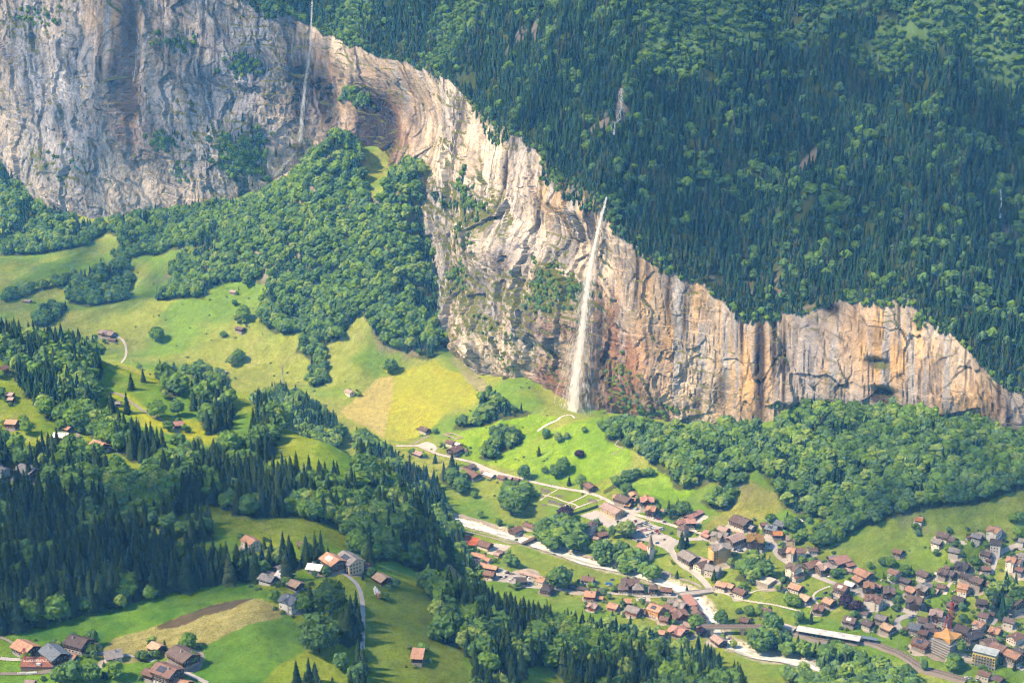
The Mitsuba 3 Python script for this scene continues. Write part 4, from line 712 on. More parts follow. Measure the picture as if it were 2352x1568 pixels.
 (324.9,1417.2,-33,10.7,11.4,6,'br','d','with a white roof panel above the station','solar'),(340.9,1412.4,-43,9,9.5,5,'br','w','second from the left above the station',''),
 (354.9,1417.2,-39,9.1,9.5,6,'gy','d','grey-roofed below the dormered house',''),(357.7,1401.1,-52,10.3,10.4,6,'tn','d','with a balcony above the station wall',''),
 (373.3,1399.1,0,2.8,4.8,4,'rd','r','that is a tiny red hut at the hairpin',''),(382,1396.7,-31,9.6,11.4,6,'bl','d','left of the building site, dark blue roof',''),
 (391.5,1405.5,-22,7.4,9.5,6,'br','s','stone-walled near the flag',''),(396.4,1396.8,-33,8.2,8.5,5,'br','d','between the flag and the building site',''),
 (388.1,1388.8,-27,7.4,8.5,5,'rd','d','low in front of the dark blue roof',''),(404.7,1409,-23,10.7,12.3,9,'pk','d','with a pale cross roof left of the crane','cross'),
 (411.1,1402,-34,8.2,10.4,7,'dk','W','right behind the red crane foot',''),(395.2,1418,-34,8.4,9.5,3,'gr','d','with a grass-grown roof',''),
 (383,1372.6,-43,14.2,13.3,6,'rd','r','long and red beside the scaffolded hotel','solar'),(400.1,1390.6,-33,7.5,7.6,4,'br','d','squeezed behind the scaffolded hotel',''),
 (424.4,1386.5,-40,11.8,12.3,6,'br','w','right of the crane',''),(431,1377.1,30,16.8,12.3,6,'dk','d','dark with awning right of the scaffolded hotel',''),
 (441.3,1392.8,-48,8.8,9.5,6,'or','W','with a bright dormered roof in the lower right','cross'),(449.4,1407,-34,7.5,9.5,5,'rd','W','left of the lower right lane junction',''),
 (458.2,1411.5,-23,4,5.7,3,'br','d','small by the lower right lane junction',''),(470.9,1396.8,-32,8.7,9.5,6,'br','W','in the lawn at the lower right lane',''),
 (453.8,1382.4,-40,8.9,11.4,6,'cp','w','with two roof tones on the lower lane','cross'),(469.8,1372.9,37,12.4,10.4,5,'rd','W','white-walled among lower right lawns',''),
 (443.3,1365.8,21,12,12.3,6,'br','s','behind the yellow flat-roofed hotel, left',''),
 (450.3,1356.2,-48,12.7,12.3,7,'rd','r','that is a red timber house behind the yellow flat-roofed hotel',''),
 (460.1,1344.5,-53,13.7,12.3,7,'or','d','right of the yellow flat-roofed hotel',''),(468,1351.2,-61,8.6,9.5,5,'dk','d','at the right edge behind an orange roof',''),
 (428.5,1323.3,-30,8.9,8.5,5,'rd','W','below the yellow flat-roofed hotel',''),(439,1315.7,-52,7.8,9.5,4,'br','d','lowest at the bottom right corner',''),
 (-28.6,1595.7,-37,14,10.4,5,'rd','w','that is the clubhouse beside the red courts',''),(-35.4,1568.6,-26,14.2,7.6,4,'or','W','long and white below the red courts',''),
 (-26.1,1560.8,-33,7.9,6.6,3.5,'or','W','joined to the long white house below the courts',''),(-40,1548.5,40,9.1,9.5,5,'sl','r','at the wooded edge left of the car yard',''),
 (-31.4,1546.7,-31,6.9,6.6,4,'sl','W','small and white left of the car yard',''),(-21.9,1540.8,-22,13.6,7.6,4,'or','d','low and orange-roofed above the car yard',''),
 (-22.8,1521.8,-22,9.5,9.5,6,'rd','w','standing at the left of the car yard',''),(-11.9,1582,-32,6.1,5.7,3,'br','s','by the river meadow corner',''),
 (-15.4,1575.9,-32,5.2,4.8,3,'pk','s','second by the river meadow corner',''),(9.6,1508,-7,8.9,9.5,6,'dk','d','in the middle of the car yard',''),
 (20.2,1525.9,-33,25.5,4.8,3,'pk','s','that is a long row of garages at the car yard','long'),(30.1,1509.7,-30,6.5,9.5,5,'or','W','at the end of the garage row',''),
 (35.5,1488.6,-22,9.9,13.3,6,'dk','d','right of the car yard beside the big leafy tree','hip'),
 (67.7,1497.5,-22,20.6,5.7,3,'dk','d','that is a long dark shed by the big leafy tree','long'),(77.9,1476.9,-11,9.5,12.3,6,'or','r','big and orange below the long dark shed',''),
 (87.8,1475.4,-11,4.4,4.8,3,'or','d','small beside the big orange roof',''),(87.2,1493.5,-11,4.4,4.8,3,'br','d','small at the end of the long dark shed',''),
 (114.5,1465.5,-11,6.1,7.6,5,'or','r','below the river road, left of parked cars',''),(99.9,1455.6,-29,8.8,9.5,4,'or','r','in the lawn above the dark slope',''),
 (79.6,1455.8,-31,8.6,8.5,4,'pk','r','at the tree line above the dark slope','cross'),(119,1444.1,-37,12.8,11.4,6,'gy','r','grey-roofed left of the orange solar house',''),
 (128,1443.3,-21,4.4,5.7,4,'rd','r','small left of the orange solar house',''),(140.6,1444.2,-37,12.7,13.3,8,'or','o','that is an orange house with a solar panel','solar'),
 (158.9,1470.4,-7,7.9,7.6,4,'gy','s','on the river road lawn',''),(154.2,1452.8,-44,10.1,10.4,5,'rd','r','right of the orange solar house',''),
 (165.6,1457.6,-32,9.2,11.4,6,'gy','r','with a pale cross roof near the bridge','cross'),(162.1,1437.9,27,13,12.3,7,'rd','r','broad above the viaduct end','cross'),
 (147.7,1430.4,-25,7.3,7.6,4,'rd','r','low barn in the small lawn',''),(136.5,1460.6,-32,7,8.5,4,'br','d','behind the orange solar house',''),
 (170.2,1423.9,-21,7.8,8.5,3,'pk','s','low left of the viaduct',''),(158.4,1403.1,-40,14.1,14.2,6,'sl','d','in trees below the viaduct end','cross'),
 (142.8,1399.7,-21,4.9,7.6,5,'or','w','half hidden in firs below the small lawn',''),(176,1470.5,-78,22.7,9.5,5,'sl','d','that is a long salmon roof along the river','flat'),
 (180.3,1456.9,-32,4.6,6.6,4,'rd','d','at the lower end of the long salmon roof',''),(181.9,1445.6,-66,8.6,8.5,5,'rd','d','along the river above the yellow-fronted house',''),
 (183.8,1437.3,-73,11.8,8.5,5,'dk','y','yellow-fronted on the river bank',''),(225.5,1429.3,-30,7.7,8.5,5,'rd','d','alone in the lawn above the viaduct',''),
 (247.9,1441.8,-30,8.4,8.5,5,'rd','W','behind fruit trees above the viaduct',''),(196.1,1393.3,-61,13.2,9.5,5,'pk','d','under trees on the river below the viaduct',''),
 (264.8,1411.4,-34,12.4,7.6,4,'fl','W','that is the small station building left of the canopy','flat'),
 (257.8,1327.2,18,11.6,11.4,6,'pk','d','in the bottom firs right of the river','cross'),(123.5,1296.1,-6,6.4,8.5,4,'rd','d','at the bottom edge of the steep meadow',''),
 (-317,956.9,-37,14.6,11.4,4.5,'or','d','at the bottom left corner',''),(-295.1,946,-48,16.9,12.3,6,'bl','d','joined behind the lettered roof',''),
 (-282.9,959.1,-25,13.7,12.3,6,'br','w','with a white lower floor beside the dark round tree',''),(-283.8,945.3,-24,5.3,5.3,3,'or','r','tiny beside the grey workshop',''),
 (-257.4,944.6,26,9.2,10.6,4.5,'gy','W','grey with a white gable on the near road',''),(-231.3,955.4,-38,7.8,7.9,4,'tn','d','at the lower edge of the stubble field',''),
 (-211.1,941.6,-44,17.3,13.2,6,'br','d','with a big weathered roof on the near meadow',''),(-217.7,921.6,-33,15.5,13.2,8,'rd','d','with a roof panel beside the near road','solar'),
 (-228.8,924.1,-30,7.2,7,4,'rd','d','joined to the left of the roof-panel chalet',''),(-207.7,914.7,-26,9.5,9.7,4,'or','d','cut by the bottom edge below the roof-panel chalet',''),
 (-302.1,913.3,-9,4.8,7,4,'pk','d','cut by the bottom edge near the rail track',''),
 (-127.6,1066.4,-52,15.3,12.3,7,'or','d','with pale roof windows at the end of the near lane','solar'),
 (-116,1069.7,-52,17.4,12.3,8,'gy','c','that is a cream house with solar roof at the near lane end','solar'),
 (-106.3,1074.8,-25,6.7,7,4,'rd','r','small right of the cream solar house',''),(-139.6,1059.8,-17,9.7,8.8,4,'wh','s','low with white roof at the near lane end',''),
 (-170.5,1051.3,-34,8.5,7,4,'pk','d','upper left of the little terrace hamlet',''),(-170.9,1044.1,-31,10.1,8.8,4,'gy','w','lower left of the little terrace hamlet',''),
 (-160,1046.8,-31,9.4,8.8,4,'wh','d','behind the big larch of the terrace hamlet',''),(-150.2,1033.1,-39,8,7.9,4,'tn','d','lowest barn of the little terrace hamlet',''),
 (-164.2,1059.4,51,7.2,7.9,5,'gy','d','uppermost of the little terrace hamlet',''),(-92.5,1060,-48,9.3,8.8,4,'tn','d','at the top of the olive meadow',''),
 (-62.7,973,-6,6.7,8.8,4,'or','d','alone low in the olive meadow','mono'),(-150.9,1009.8,-33,10.8,11.4,6,'bl','W','slate-roofed with white chimney in near trees','cross'),
 (-153.4,1098.3,-5,5.1,6.2,4,'rd','r','small on the hidden meadow above the near lane',''),(-191.5,1099.4,-47,11.3,8.8,5,'or','W','half hidden by spruces on the hidden meadow',''),
 (-414.3,1273.3,-8,8.2,7.9,5,'or','r','that is a red house at the left edge',''),(-371.9,1293.6,24,5.5,7,4,'or','d','upper by the terrace farm road',''),
 (-370.4,1279.5,-32,5.1,5.3,3,'or','d','small middle one by the terrace farm road',''),(-370.4,1260.7,-10,11,8.8,4,'wh','d','with pale metal roof by the terrace farm road',''),
 (-337.2,1249.3,-41,13.1,9.7,5,'or','w','below the terrace farm road in a steep lawn',''),(-284.1,1307.5,15,6.7,7.9,4,'sl','d','below the terrace track in the sunny slope',''),
 (-406.3,2068.5,-53,21.5,8.8,3,'pk','d','on the terrace rim',''),(-342.7,1341.9,0,2.7,4.4,3,'gy','d','hidden behind a spruce under the terrace track',''),
 (-430.8,1326.8,-14,5.1,5.3,3,'pk','d','upper one at the left wood edge',''),(-428.2,1320.3,-13,3.4,4.4,3,'pk','d','lower one at the left wood edge',''),
 (-399.5,1192.9,-37,7.4,7.9,5,'gy','W','cut by the left edge above the dark wood',''),(-378.9,1192.2,-37,16.8,13.2,6,'gy','d','sunk in trees above the dark wood',''),
 (-285.6,1138.7,-12,2.5,4.4,3,'pk','W','tiny between spruces on the hidden meadow',''),(-446.4,1361.7,60,5.8,7.9,5,'rd','r','cut by the left edge on the terrace top',''),
 (-391.2,2116.1,-26,4.4,4.4,2.5,'wh','s','tiny beyond the terrace rim',''),(-581.1,2247.1,-31,25.2,12.3,5,'pk','d','that is the main farmhouse of the far meadow farm','cross'),
 (-570.3,2229.2,-23,11.8,6.6,3,'rd','d','below the far meadow farmhouse',''),(-594.1,2456.2,-25,11.8,8.5,4,'pk','d','beside the far copse',''),
 (-405.8,2297.4,-30,8.1,6.6,3,'pk','d','under the wooded scree cone',''),(-382,2201.1,-36,12,8.5,4,'br','d','beside two trees in the far meadow',''),
 (-741.7,2411.5,-16,9.1,6.6,3,'pk','d','at the left end of the far meadow',''),(-213.1,2029.8,-51,11.8,7.6,4,'pk','W','left of the mown hay strip',''),
 (-208.6,1828.1,-13,6.7,5.7,3,'pk','W','in the shade of the terrace slope',''),]
FOOT = []
def gable_roof(mb, L, W, z0, rise, c, g, over=1.0, over_end=1.1, th=.32, cell=1.1, var=.09):
    k = rise / (W / 2); e = W / 2 + over; X = L / 2 + over_end; zr = z0 + rise + .15; ze = zr - k * e
    prof = [(-e, ze - th), (-e, ze), (0, zr), (e, ze), (e, ze - th), (0, zr - th)]
    v = [(x, y, z) for x in (-X, X) for y, z in prof]
    mb.add(v, [(0, 5, 11, 6), (5, 4, 10, 11), (0, 1, 7, 6), (4, 3, 9, 10), (0, 1, 2, 5), (5, 2, 3, 4), (6, 11, 8, 7), (11, 10, 9, 8)], np.array(c) * .6)
    for s in (-1, 1): sheet_cells(mb, (-X, s * e, ze + .01), (X, s * e, ze + .01), (-X, 0, zr + .01), (X, 0, zr + .01), cell, c, g, var)
    mb.bar((-X, 0, zr), (X, 0, zr), .16, np.array(c) * 1.15, 4)
    return zr
def hip_roof(mb, L, W, z0, rise, c, g, over=.9):
    X, Y = L / 2 + over, W / 2 + over; r = max(L - W, W * .12) / 2
    zt = z0 + rise
    mb.box(-X, X, -Y, Y, z0 - .3, z0 - .004, np.array(c) * .6)
    for s in (-1, 1):
        sheet_cells(mb, (-X, s * Y, z0), (X, s * Y, z0), (-r, 0, zt), (r, 0, zt), 1.1, c, g, .09)
        sheet_cells(mb, (s * X, -Y, z0), (s * X, Y, z0), (s * r, -.01, zt), (s * r, .01, zt), 1.1, c, g, .09)
def swap(mb_src, mb_dst):
    for v, f, c in zip(mb_src.v, mb_src.f, mb_src.c):
        mb_dst.v.append(np.c_[-v[:, 1], v[:, 0], v[:, 2]])
    off = mb_dst.n
    for f, c in zip(mb_src.f, mb_src.c): mb_dst.f.append(f + off); mb_dst.c.append(c)
    mb_dst.n += mb_src.n
def house(i, x, y, yaw, L, W, H, roof, wall, place, opt):
    g = np.random.default_rng(4000 + i)
    rc, rw = ROOF[roof]; wc, ww = WALL[wall]
    rc = np.array(rc) * g.uniform(1.0, 1.34); wc = np.array(wc) * g.uniform(.85, 1.15)
    kind = 'hotel' if 'hotel' in opt else 'hall' if 'hall' in opt else 'shed' if L * W < 46 else 'barn' if wall == 'd' and H <= 4.5 else 'house' if wall in 'Wycs' else 'chalet'
    k = key_for({'hotel': 'hotel', 'hall': 'hall', 'shed': 'shed', 'barn': 'barn', 'house': 'house', 'chalet': 'chalet'}[kind])
    if place.startswith('that is '): label = place[8:] + f' with {rw} roof'
    else: label = f'{rw}-roofed {ww} {kind} {place}'
    tag(k, label, kind)
    cs = np.array([(a * L / 2, b * W / 2, 0) for a in (-1, 1) for b in (-1, 1)]); cs = rot_z(cs, math.radians(yaw)) + [x, y, 0]
    zg_ = ground(cs[:, 0], cs[:, 1]); z = float(zg_.mean()) * .6 + float(zg_.max()) * .4; deep = z - float(zg_.min()) + 1.0
    at = (x, y, z, yaw); FOOT.append((x, y, math.hypot(L, W) / 2))
    flat, hip, mono = 'flat' in opt, 'hip' in opt, 'mono' in opt
    rise = W / 2 * (.46 if W < 13 else .42)
    if 'hotel' in opt and roof != 'fl': rise = W / 2 * .55
    if wall == 'w': hb = min(2.6, H * .48)
    elif wall in 'dro': hb = .9 if H < 6 else 2.4
    else: hb = 0
    base_c = PLASTER if wall in 'wo' or H > 7 else STONE
    if hb:
        MB().box(-L / 2, L / 2, -W / 2, W / 2, -deep, hb, np.array(base_c) * g.uniform(.85, 1.08)).put(k + '__base', at)
    e = .14 if hb else 0
    z0 = hb if hb else -deep
    top = [(-W / 2 - e, z0), (W / 2 + e, z0), (W / 2 + e, H), (0, H + rise), (-W / 2 - e, H)]
    if flat or hip: top = [(-W / 2 - e, z0), (W / 2 + e, z0), (W / 2 + e, H), (-W / 2 - e, H)]
    if mono: top = [(-W / 2 - e, z0), (W / 2 + e, z0), (W / 2 + e, H + 2.2), (-W / 2 - e, H)]
    m = MB().prism(top, -L / 2 - e, L / 2 + e, wc)
    if wall in 'dwro' and H > 3:      # log courses stand proud as thin bands
        for zz in np.arange(hb + 1.1, H, 1.3): m.box(-L / 2 - e - .05, L / 2 + e + .05, -W / 2 - e - .05, W / 2 + e + .05, zz, zz + .16, wc * 1.35)
    wings = []
    if 'cross' in opt: wings = [(0, min(L * .5, W * .75))]
    if 'twin' in opt: wings = [(-L * .22, L * .3), (L * .22, L * .3)]
    if 'dormer' in opt: wings = wings + [(-L * .33, 2.4), (L * .33, 2.4)]
    for wx, ww_ in wings:
        small = ww_ < 3; r2 = min(rise * .93, ww_ / 2 * .8); zb = H + rise * .5 if small else H; d = W / 2 * (.8 if small else 1) + (0 if small else .7)
        sub = MB().prism([(-ww_ / 2, zb - (1 if small else H - z0)), (ww_ / 2, zb - (1 if small else H - z0)), (ww_ / 2, zb), (0, zb + r2), (-ww_ / 2, zb)], -d, d, wc)
        sub.v = [v + np.array([0, -wx, 0]) for v in sub.v]; swap(sub, m)
    m.put(k + '__wall', at)
    r = MB()
    if flat:
        r.box(-L / 2 - .6, L / 2 + .6, -W / 2 - .6, W / 2 + .6, H + .003, H + .35, rc * .7)
        sheet_cells(r, (-L / 2 - .6, -W / 2 - .6, H + .37), (L / 2 + .6, -W / 2 - .6, H + .37), (-L / 2 - .6, W / 2 + .6, H + .37), (L / 2 + .6, W / 2 + .6, H + .37), 1.4, rc, g, .05); zr = H + .4
    elif hip: hip_roof(r, L, W, H + .31, min(L, W) / 2 * .78, rc, g); zr = H + min(L, W) / 2 * .78
    elif mono:
        X, Y = L / 2 + 1, W / 2 + 1; za, zb = H - .1, H + 2.5
        r.prism([(-Y, za), (Y, zb), (Y, zb + .25), (-Y, za + .25)], -X, X, rc * .6)
        sheet_cells(r, (-X, -Y, za + .27), (X, -Y, za + .27), (-X, Y, zb + .27), (X, Y, zb + .27), 1.0, rc, g, .04); zr = H + 1.5
    else: zr = gable_roof(r, L, W, H, rise, rc, g)
    for wx, ww_ in wings:
        small = ww_ < 3; r2 = min(rise * .93, ww_ / 2 * .8); zb = H + rise * .5 if small else H; d = W / 2 * (.8 if small else 1) + (0 if small else .7)
        sub = MB(); gable_roof(sub, 2 * d, ww_, zb, r2, rc * 1.04, g, over=.4 if small else .9, over_end=.5 if small else 1.0, cell=1.1)
        sub.v = [v + np.array([0, -wx, 0]) for v in sub.v]; swap(sub, r)
    r.put(k + '__roof', at)
    # windows: light frames with dark panes
    wn = MB(); fr = (.55, .52, .47) if wall not in 'Wyc' else (.22, .12, .07) if wall == 'y' else (.30, .20, .14)
    if kind == 'hall': fr = (.10, .07, .05)
    if kind not in ('shed', 'barn') or H > 4.2:
        n = max(1, int(round(H / 2.75))); e2 = e + .03
        for s in range(n):
            zc = (s + .55) * H / n
            ok = g.random(60) < .88
            for q, xc in enumerate(np.arange(-L / 2 + 1.5, L / 2 - 1.2, 2.7)):
                for sd in (-1, 1):
                    if not ok[q * 2 + (sd > 0)]: continue
                    y0 = sd * (W / 2 + e2)
                    wn.box(xc - .62, xc + .62, min(y0, y0 + sd * .06), max(y0, y0 + sd * .06), zc - .72, zc + .72, fr)
                    wn.box(xc - .42, xc + .42, min(y0, y0 + sd * .09), max(y0, y0 + sd * .09), zc - .52, zc + .52, (.03, .035, .045))
            for yc in np.arange(-W / 2 + 1.5, W / 2 - 1.2, 2.5):
                for sd in (-1, 1):
                    x0 = sd * (L / 2 + e2)
                    wn.box(min(x0, x0 + sd * .06), max(x0, x0 + sd * .06), yc - .62, yc + .62, zc - .72, zc + .72, fr)
                    wn.box(min(x0, x0 + sd * .09), max(x0, x0 + sd * .09), yc - .42, yc + .42, zc - .52, zc + .52, (.03, .035, .045))
        if wn.n: wn.put(k + '__window', at); labels[k + '__window'] = {'kind': 'stuff'}
    if kind == 'barn' or kind == 'shed':
        sd = 1 if math.cos(math.radians(yaw)) * 0 + math.sin(math.radians(yaw)) < 0 else -1
        MB().box(min(sd * (L / 2 + e), sd * (L / 2 + e + .08)), max(sd * (L / 2 + e), sd * (L / 2 + e + .08)), -1.1, 1.1, -.2, min(2.4, H - .3), (.10, .065, .045)).put(k + '__door', at)
    if not flat and kind in ('chalet', 'house', 'hotel') :
        cx_ = L * g.uniform(-.25, .25); cy_ = W * .14 * (1 if g.random() < .5 else -1)
        MB().box(cx_ - .45, cx_ + .45, cy_ - .4, cy_ + .4, zr - rise * .5, zr + .9, (.45, .41, .37) if 'chimney' not in place else (.7, .68, .65)).box(cx_ - .55, cx_ + .55, cy_ - .5, cy_ + .5, zr + .9, zr + 1.02, (.2, .18, .17)).put(k + '__chimney', at)
    if kind in ('chalet', 'hotel') and H >= 4.5:
        b = MB()
        for zz in ([hb] if H < 8 else list(np.arange(max(hb, 2.6), H - 1, 2.75))):
            for sd in (-1, 1):
                x0, x1 = sorted((sd * (L / 2 + e), sd * (L / 2 + e + 1.1)))
                b.box(x0, x1, -W / 2 * .85, W / 2 * .85, zz - .12, zz, wc * 1.2)
                xe = sd * (L / 2 + e + 1.1); x0, x1 = sorted((xe, xe - sd * .08)); b.box(x0, x1, -W / 2 * .85, W / 2 * .85, zz, zz + .95, wc * 1.5 if 'balcon' not in place else (.55, .52, .48))
        b.put(k + '__balcony', at)
    if 'solar' in opt:
        kk = rise / (W / 2); p = MB(); q = -1 if math.cos(math.radians(yaw)) > 0 else 1; white = 'pale' in place or 'white' in place
        for a in range(3):
            for b_ in range(2):
                x0 = -L * .28 + a * L * .15; y0, y1 = W * (.10 + b_ * .16), W * (.10 + b_ * .16 + .145)
                zq = lambda yy: H + rise + .15 - kk * yy + .1
                xs = (x0, x0 + L * .14); yy0, yy1 = q * y0, q * y1
                p.add([(xs[0], yy0, zq(y0)), (xs[1], yy0, zq(y0)), (xs[1], yy1, zq(y1)), (xs[0], yy1, zq(y1))] + [(xs[0], yy0, zq(y0) - .08), (xs[1], yy0, zq(y0) - .08), (xs[1], yy1, zq(y1) - .08), (xs[0], yy1, zq(y1) - .08)],
                      [(0, 1, 2, 3), (0, 1, 5, 4), (1, 2, 6, 5), (2, 3, 7, 6), (3, 0, 4, 7)], (.62, .6, .58) if white else (.06, .075, .11))
        p.put(k + '__roof_panel', at); labels[k + '__roof_panel'] = {'kind': 'stuff'}
    return k
for i, args in enumerate(HOUSES): house(i, *args)

# ------------------------------------------------------------------ roads, paths, paved places
KIND = {'asphalt': (.40, .385, .375), 'pale': (.50, .46, .42), 'gravel': (.31, .275, .235), 'water': (.6, .58, .55), 'clay': (.42, .125, .06), 'soil': (.16, .105, .07), 'lawn': (.16, .235, .018), 'rail': (.20, .175, .155)}
def resample(p, step):
    p = np.array(p, float); d = np.r_[0, np.cumsum(np.hypot(*np.diff(p, axis=0).T))]
    s = np.linspace(0, d[-1], max(2, int(d[-1] / step)))
    if len(p) > 2: f = PchipInterpolator(d, p); return f(s)
    return np.stack([np.interp(s, d, p[:, k]) for k in range(p.shape[1])], -1)
def ribbon(line, width, lift, step=2.5, across=3, edge=.0, seed=0):
    q = resample(line, step); t = np.gradient(q[:, :2], axis=0); t /= np.maximum(np.linalg.norm(t, axis=1, keepdims=True), 1e-9); n = np.c_[-t[:, 1], t[:, 0]]
    w = width * (1 + edge * (fb(q[:, 0], q[:, 1], seed, 9, 2, 601) - .5))
    o = np.linspace(-.5, .5, across)
    v = q[:, None, :2] + n[:, None] * (o[None, :, None] * w[:, None, None])
    return v.reshape(-1, 2), grid_faces(len(q), across), q
ROAD_LIFT = {'asphalt': .26, 'pale': .30, 'gravel': .22, 'water': .3, 'rail': .25}
ROADS = [
 ('village_road',6.5,'asphalt',[[155.4,1487.9],[169.3,1489.4],[181.8,1491],[193,1495.6],[199.2,1502.9],[196.5,1513.3],[186.4,1534.7],[176,1550],[169.5,1569.9],[167.9,1583.1],[172.7,1591.7],[184.6,1597.4],[200.6,1595.4],[200.4,1600.5],[209.8,1590.2],[223,1585.4],[231.1,1573.1],[244.7,1567],[256.3,1564.1]]),
 ('main_street',6.5,'asphalt',[[233.8,1621.2],[246.3,1604.2],[258.1,1595.3],[267.4,1586.6],[274.7,1575.2],[275.3,1554.8],[282.6,1538.3],[293.5,1523],[306.6,1508.2],[322.9,1491.5],[336,1480.3],[348.8,1468.1],[347.8,1466.3],[365.4,1449.7],[378.3,1433.9],[385.1,1424.9],[372.4,1420],[368.6,1412.7],[373.5,1398]]),
 ('lower_street',6,'asphalt',[[385.1,1424.9],[399.7,1418.8],[407,1403.2],[421.6,1380],[433.9,1366.8],[448,1352.8],[459,1341.7],[467.1,1332.5]]),
 ('river_street',6,'asphalt',[[3.7,1506],[22.3,1502.8],[43.9,1498.4],[82.2,1491.7],[124.5,1489.8],[127.6,1486.5],[155.4,1487.9]]),
 ('lane',4.5,'pale',[[-142,1875.6],[-117.5,1875.3],[-103.8,1863.1],[-91.1,1850.8],[-77.8,1841.4],[-65.6,1833.8],[-46,1821.4],[-24.7,1798.8],[2.5,1777],[20.2,1762.9],[59.5,1734],[54,1737.2],[83.8,1718],[104.9,1691.8],[111.9,1680.3],[124.7,1666.3],[135.6,1653.5],[151.4,1642],[171.3,1631],[191.4,1616.7],[209,1598.4]]),
 ('lane',3.5,'pale',[[422.1,1448.8],[429.7,1461.1],[436.8,1471.5],[418.2,1481.1]]),
 ('lane',4,'pale',[[471.5,1465],[477,1475.8],[481.7,1483.8],[491.2,1489.1],[501.7,1491.9],[509.4,1492.4]]),
 ('lane',3.5,'pale',[[456,1399.6],[465.2,1415.5],[468.5,1428.1],[471.3,1440.9]]),('lane',3,'pale',[[464.8,1413.6],[475.2,1414.3],[489.4,1412.6]]),
 ('footpath',2.4,'pale',[[198.5,1496.9],[212.3,1490],[225.6,1474.8],[239.7,1466.5],[260.8,1456.8],[274.5,1448.2],[284.7,1441.2]]),
 ('footpath',2,'pale',[[232.8,1477.8],[238.1,1483],[243.8,1486.1],[257.9,1488.8],[270,1502.9]]),('footpath',2.2,'pale',[[304.6,1448.3],[297.9,1466],[318.1,1486.3]]),
 ('footpath',2,'pale',[[291.3,1449],[295.9,1463.4]]),
 ('river_path',3.6,'gravel',[[-59.1,1681],[-31.5,1662.7],[-14.4,1644.9],[8.9,1627],[25.4,1617.8],[46.5,1603.3],[66.3,1584.6],[93.9,1569.2],[93.6,1566.2],[116.9,1555.6],[147.4,1538],[184.5,1515.8],[192,1505.8]]),
 ('river_path',2.6,'gravel',[[-53.1,1639.1],[-19.1,1618.9],[1.5,1607],[13,1606.9]]),
 ('footpath',1.6,'gravel',[[114.4,1772.3],[128.2,1776.4],[120.3,1788],[126.2,1795.6],[121.4,1807.9]]),
 ('farm_track',3,'pale',[[-569.1,2244],[-555.3,2228.9],[-545.2,2202.5],[-537.4,2159.1],[-536.1,2132.6]]),
 ('farm_track',3,'gravel',[[-102.7,1899.2],[-112.7,1891.6],[-120.6,1880.1]]),
 ('meadow_lane',3.2,'asphalt',[[-133.2,1060.7],[-124.3,1059.7],[-115.8,1055.7],[-108.7,1045.4],[-104.9,1032.7],[-102.6,1017.8],[-101.1,999.9],[-99.5,972.9],[-99.5,956.8]]),
 ('near_road',3.4,'asphalt',[[-332.3,950.6],[-322,949.9],[-312.8,950.9]]),
 ('near_road',3.2,'asphalt',[[-291.1,955.6],[-274.8,955.3],[-265.6,953.7],[-248.6,950],[-229.4,941.5],[-207.3,930.2],[-192.7,922.1]]),
 ('near_track',2,'gravel',[[-338.4,971.8],[-332,968.7],[-327.8,965.9]]),
 ('terrace_track',2.6,'gravel',[[-355.8,1363.3],[-350.5,1365.7],[-331.7,1348.8],[-315.1,1332.2],[-299.4,1319.5],[-289.4,1308.4],[-282.8,1296.5],[-281.7,1286.5]]),
 ('terrace_track',3,'gravel',[[-370.4,1306.5],[-364.4,1282.2],[-360.6,1275],[-360.5,1260.5]]),('terrace_track',2.4,'gravel',[[-363,1302.4],[-368.8,1304.9],[-369.5,1302.6]]),
 ('garden_path',2,'pale',[[31.9,1724.7],[46.2,1715.4],[60.3,1701.9],[67.3,1696.7],[74.1,1686.4]]),('garden_path',2,'pale',[[31.6,1708.7],[39.1,1719.6],[46.5,1727.4],[54,1735.2]]),
 ('garden_path',2,'pale',[[53.2,1686.2],[65,1698.8],[79.7,1708.1],[87.1,1713.8]]),('garden_path',2,'pale',[[63.9,1680.8],[74.1,1686.4],[88.5,1691.7],[101.9,1693.9]]),
 ('garden_path',1.6,'pale',[[40.1,1699.5],[48.1,1695.3],[56.1,1689.1]]),('stream',3,'water',[[75.3,1868.5],[68.8,1885.7],[59.7,1880.1],[54.2,1872.2],[43.5,1870.5],[30.9,1864.7]]),
 ('rail_track',3.4,'rail',[[-327.3,933.3],[-310.5,932.7],[-292.5,932.2],[-273.1,928.7]]),]
for ri, (name, w, kd, pts) in enumerate(ROADS):
    xy, f, _ = ribbon(pts, w, 0, across=5 if w > 3 else 3, edge=.5 if kd in ('gravel', 'pale', 'water') else .12, seed=ri)
    z = ground(xy[:, 0], xy[:, 1]) + ROAD_LIFT[kd] + .004 * ri
    c = np.array(KIND[kd]) * (.72 + .5 * fb(xy[:, 0], xy[:, 1], 0, 5, 3, 611))[:, None]
    k = key_for(name); shape(k, (np.c_[xy, z], f), c, True); tag(k, None, None, None, 'structure')
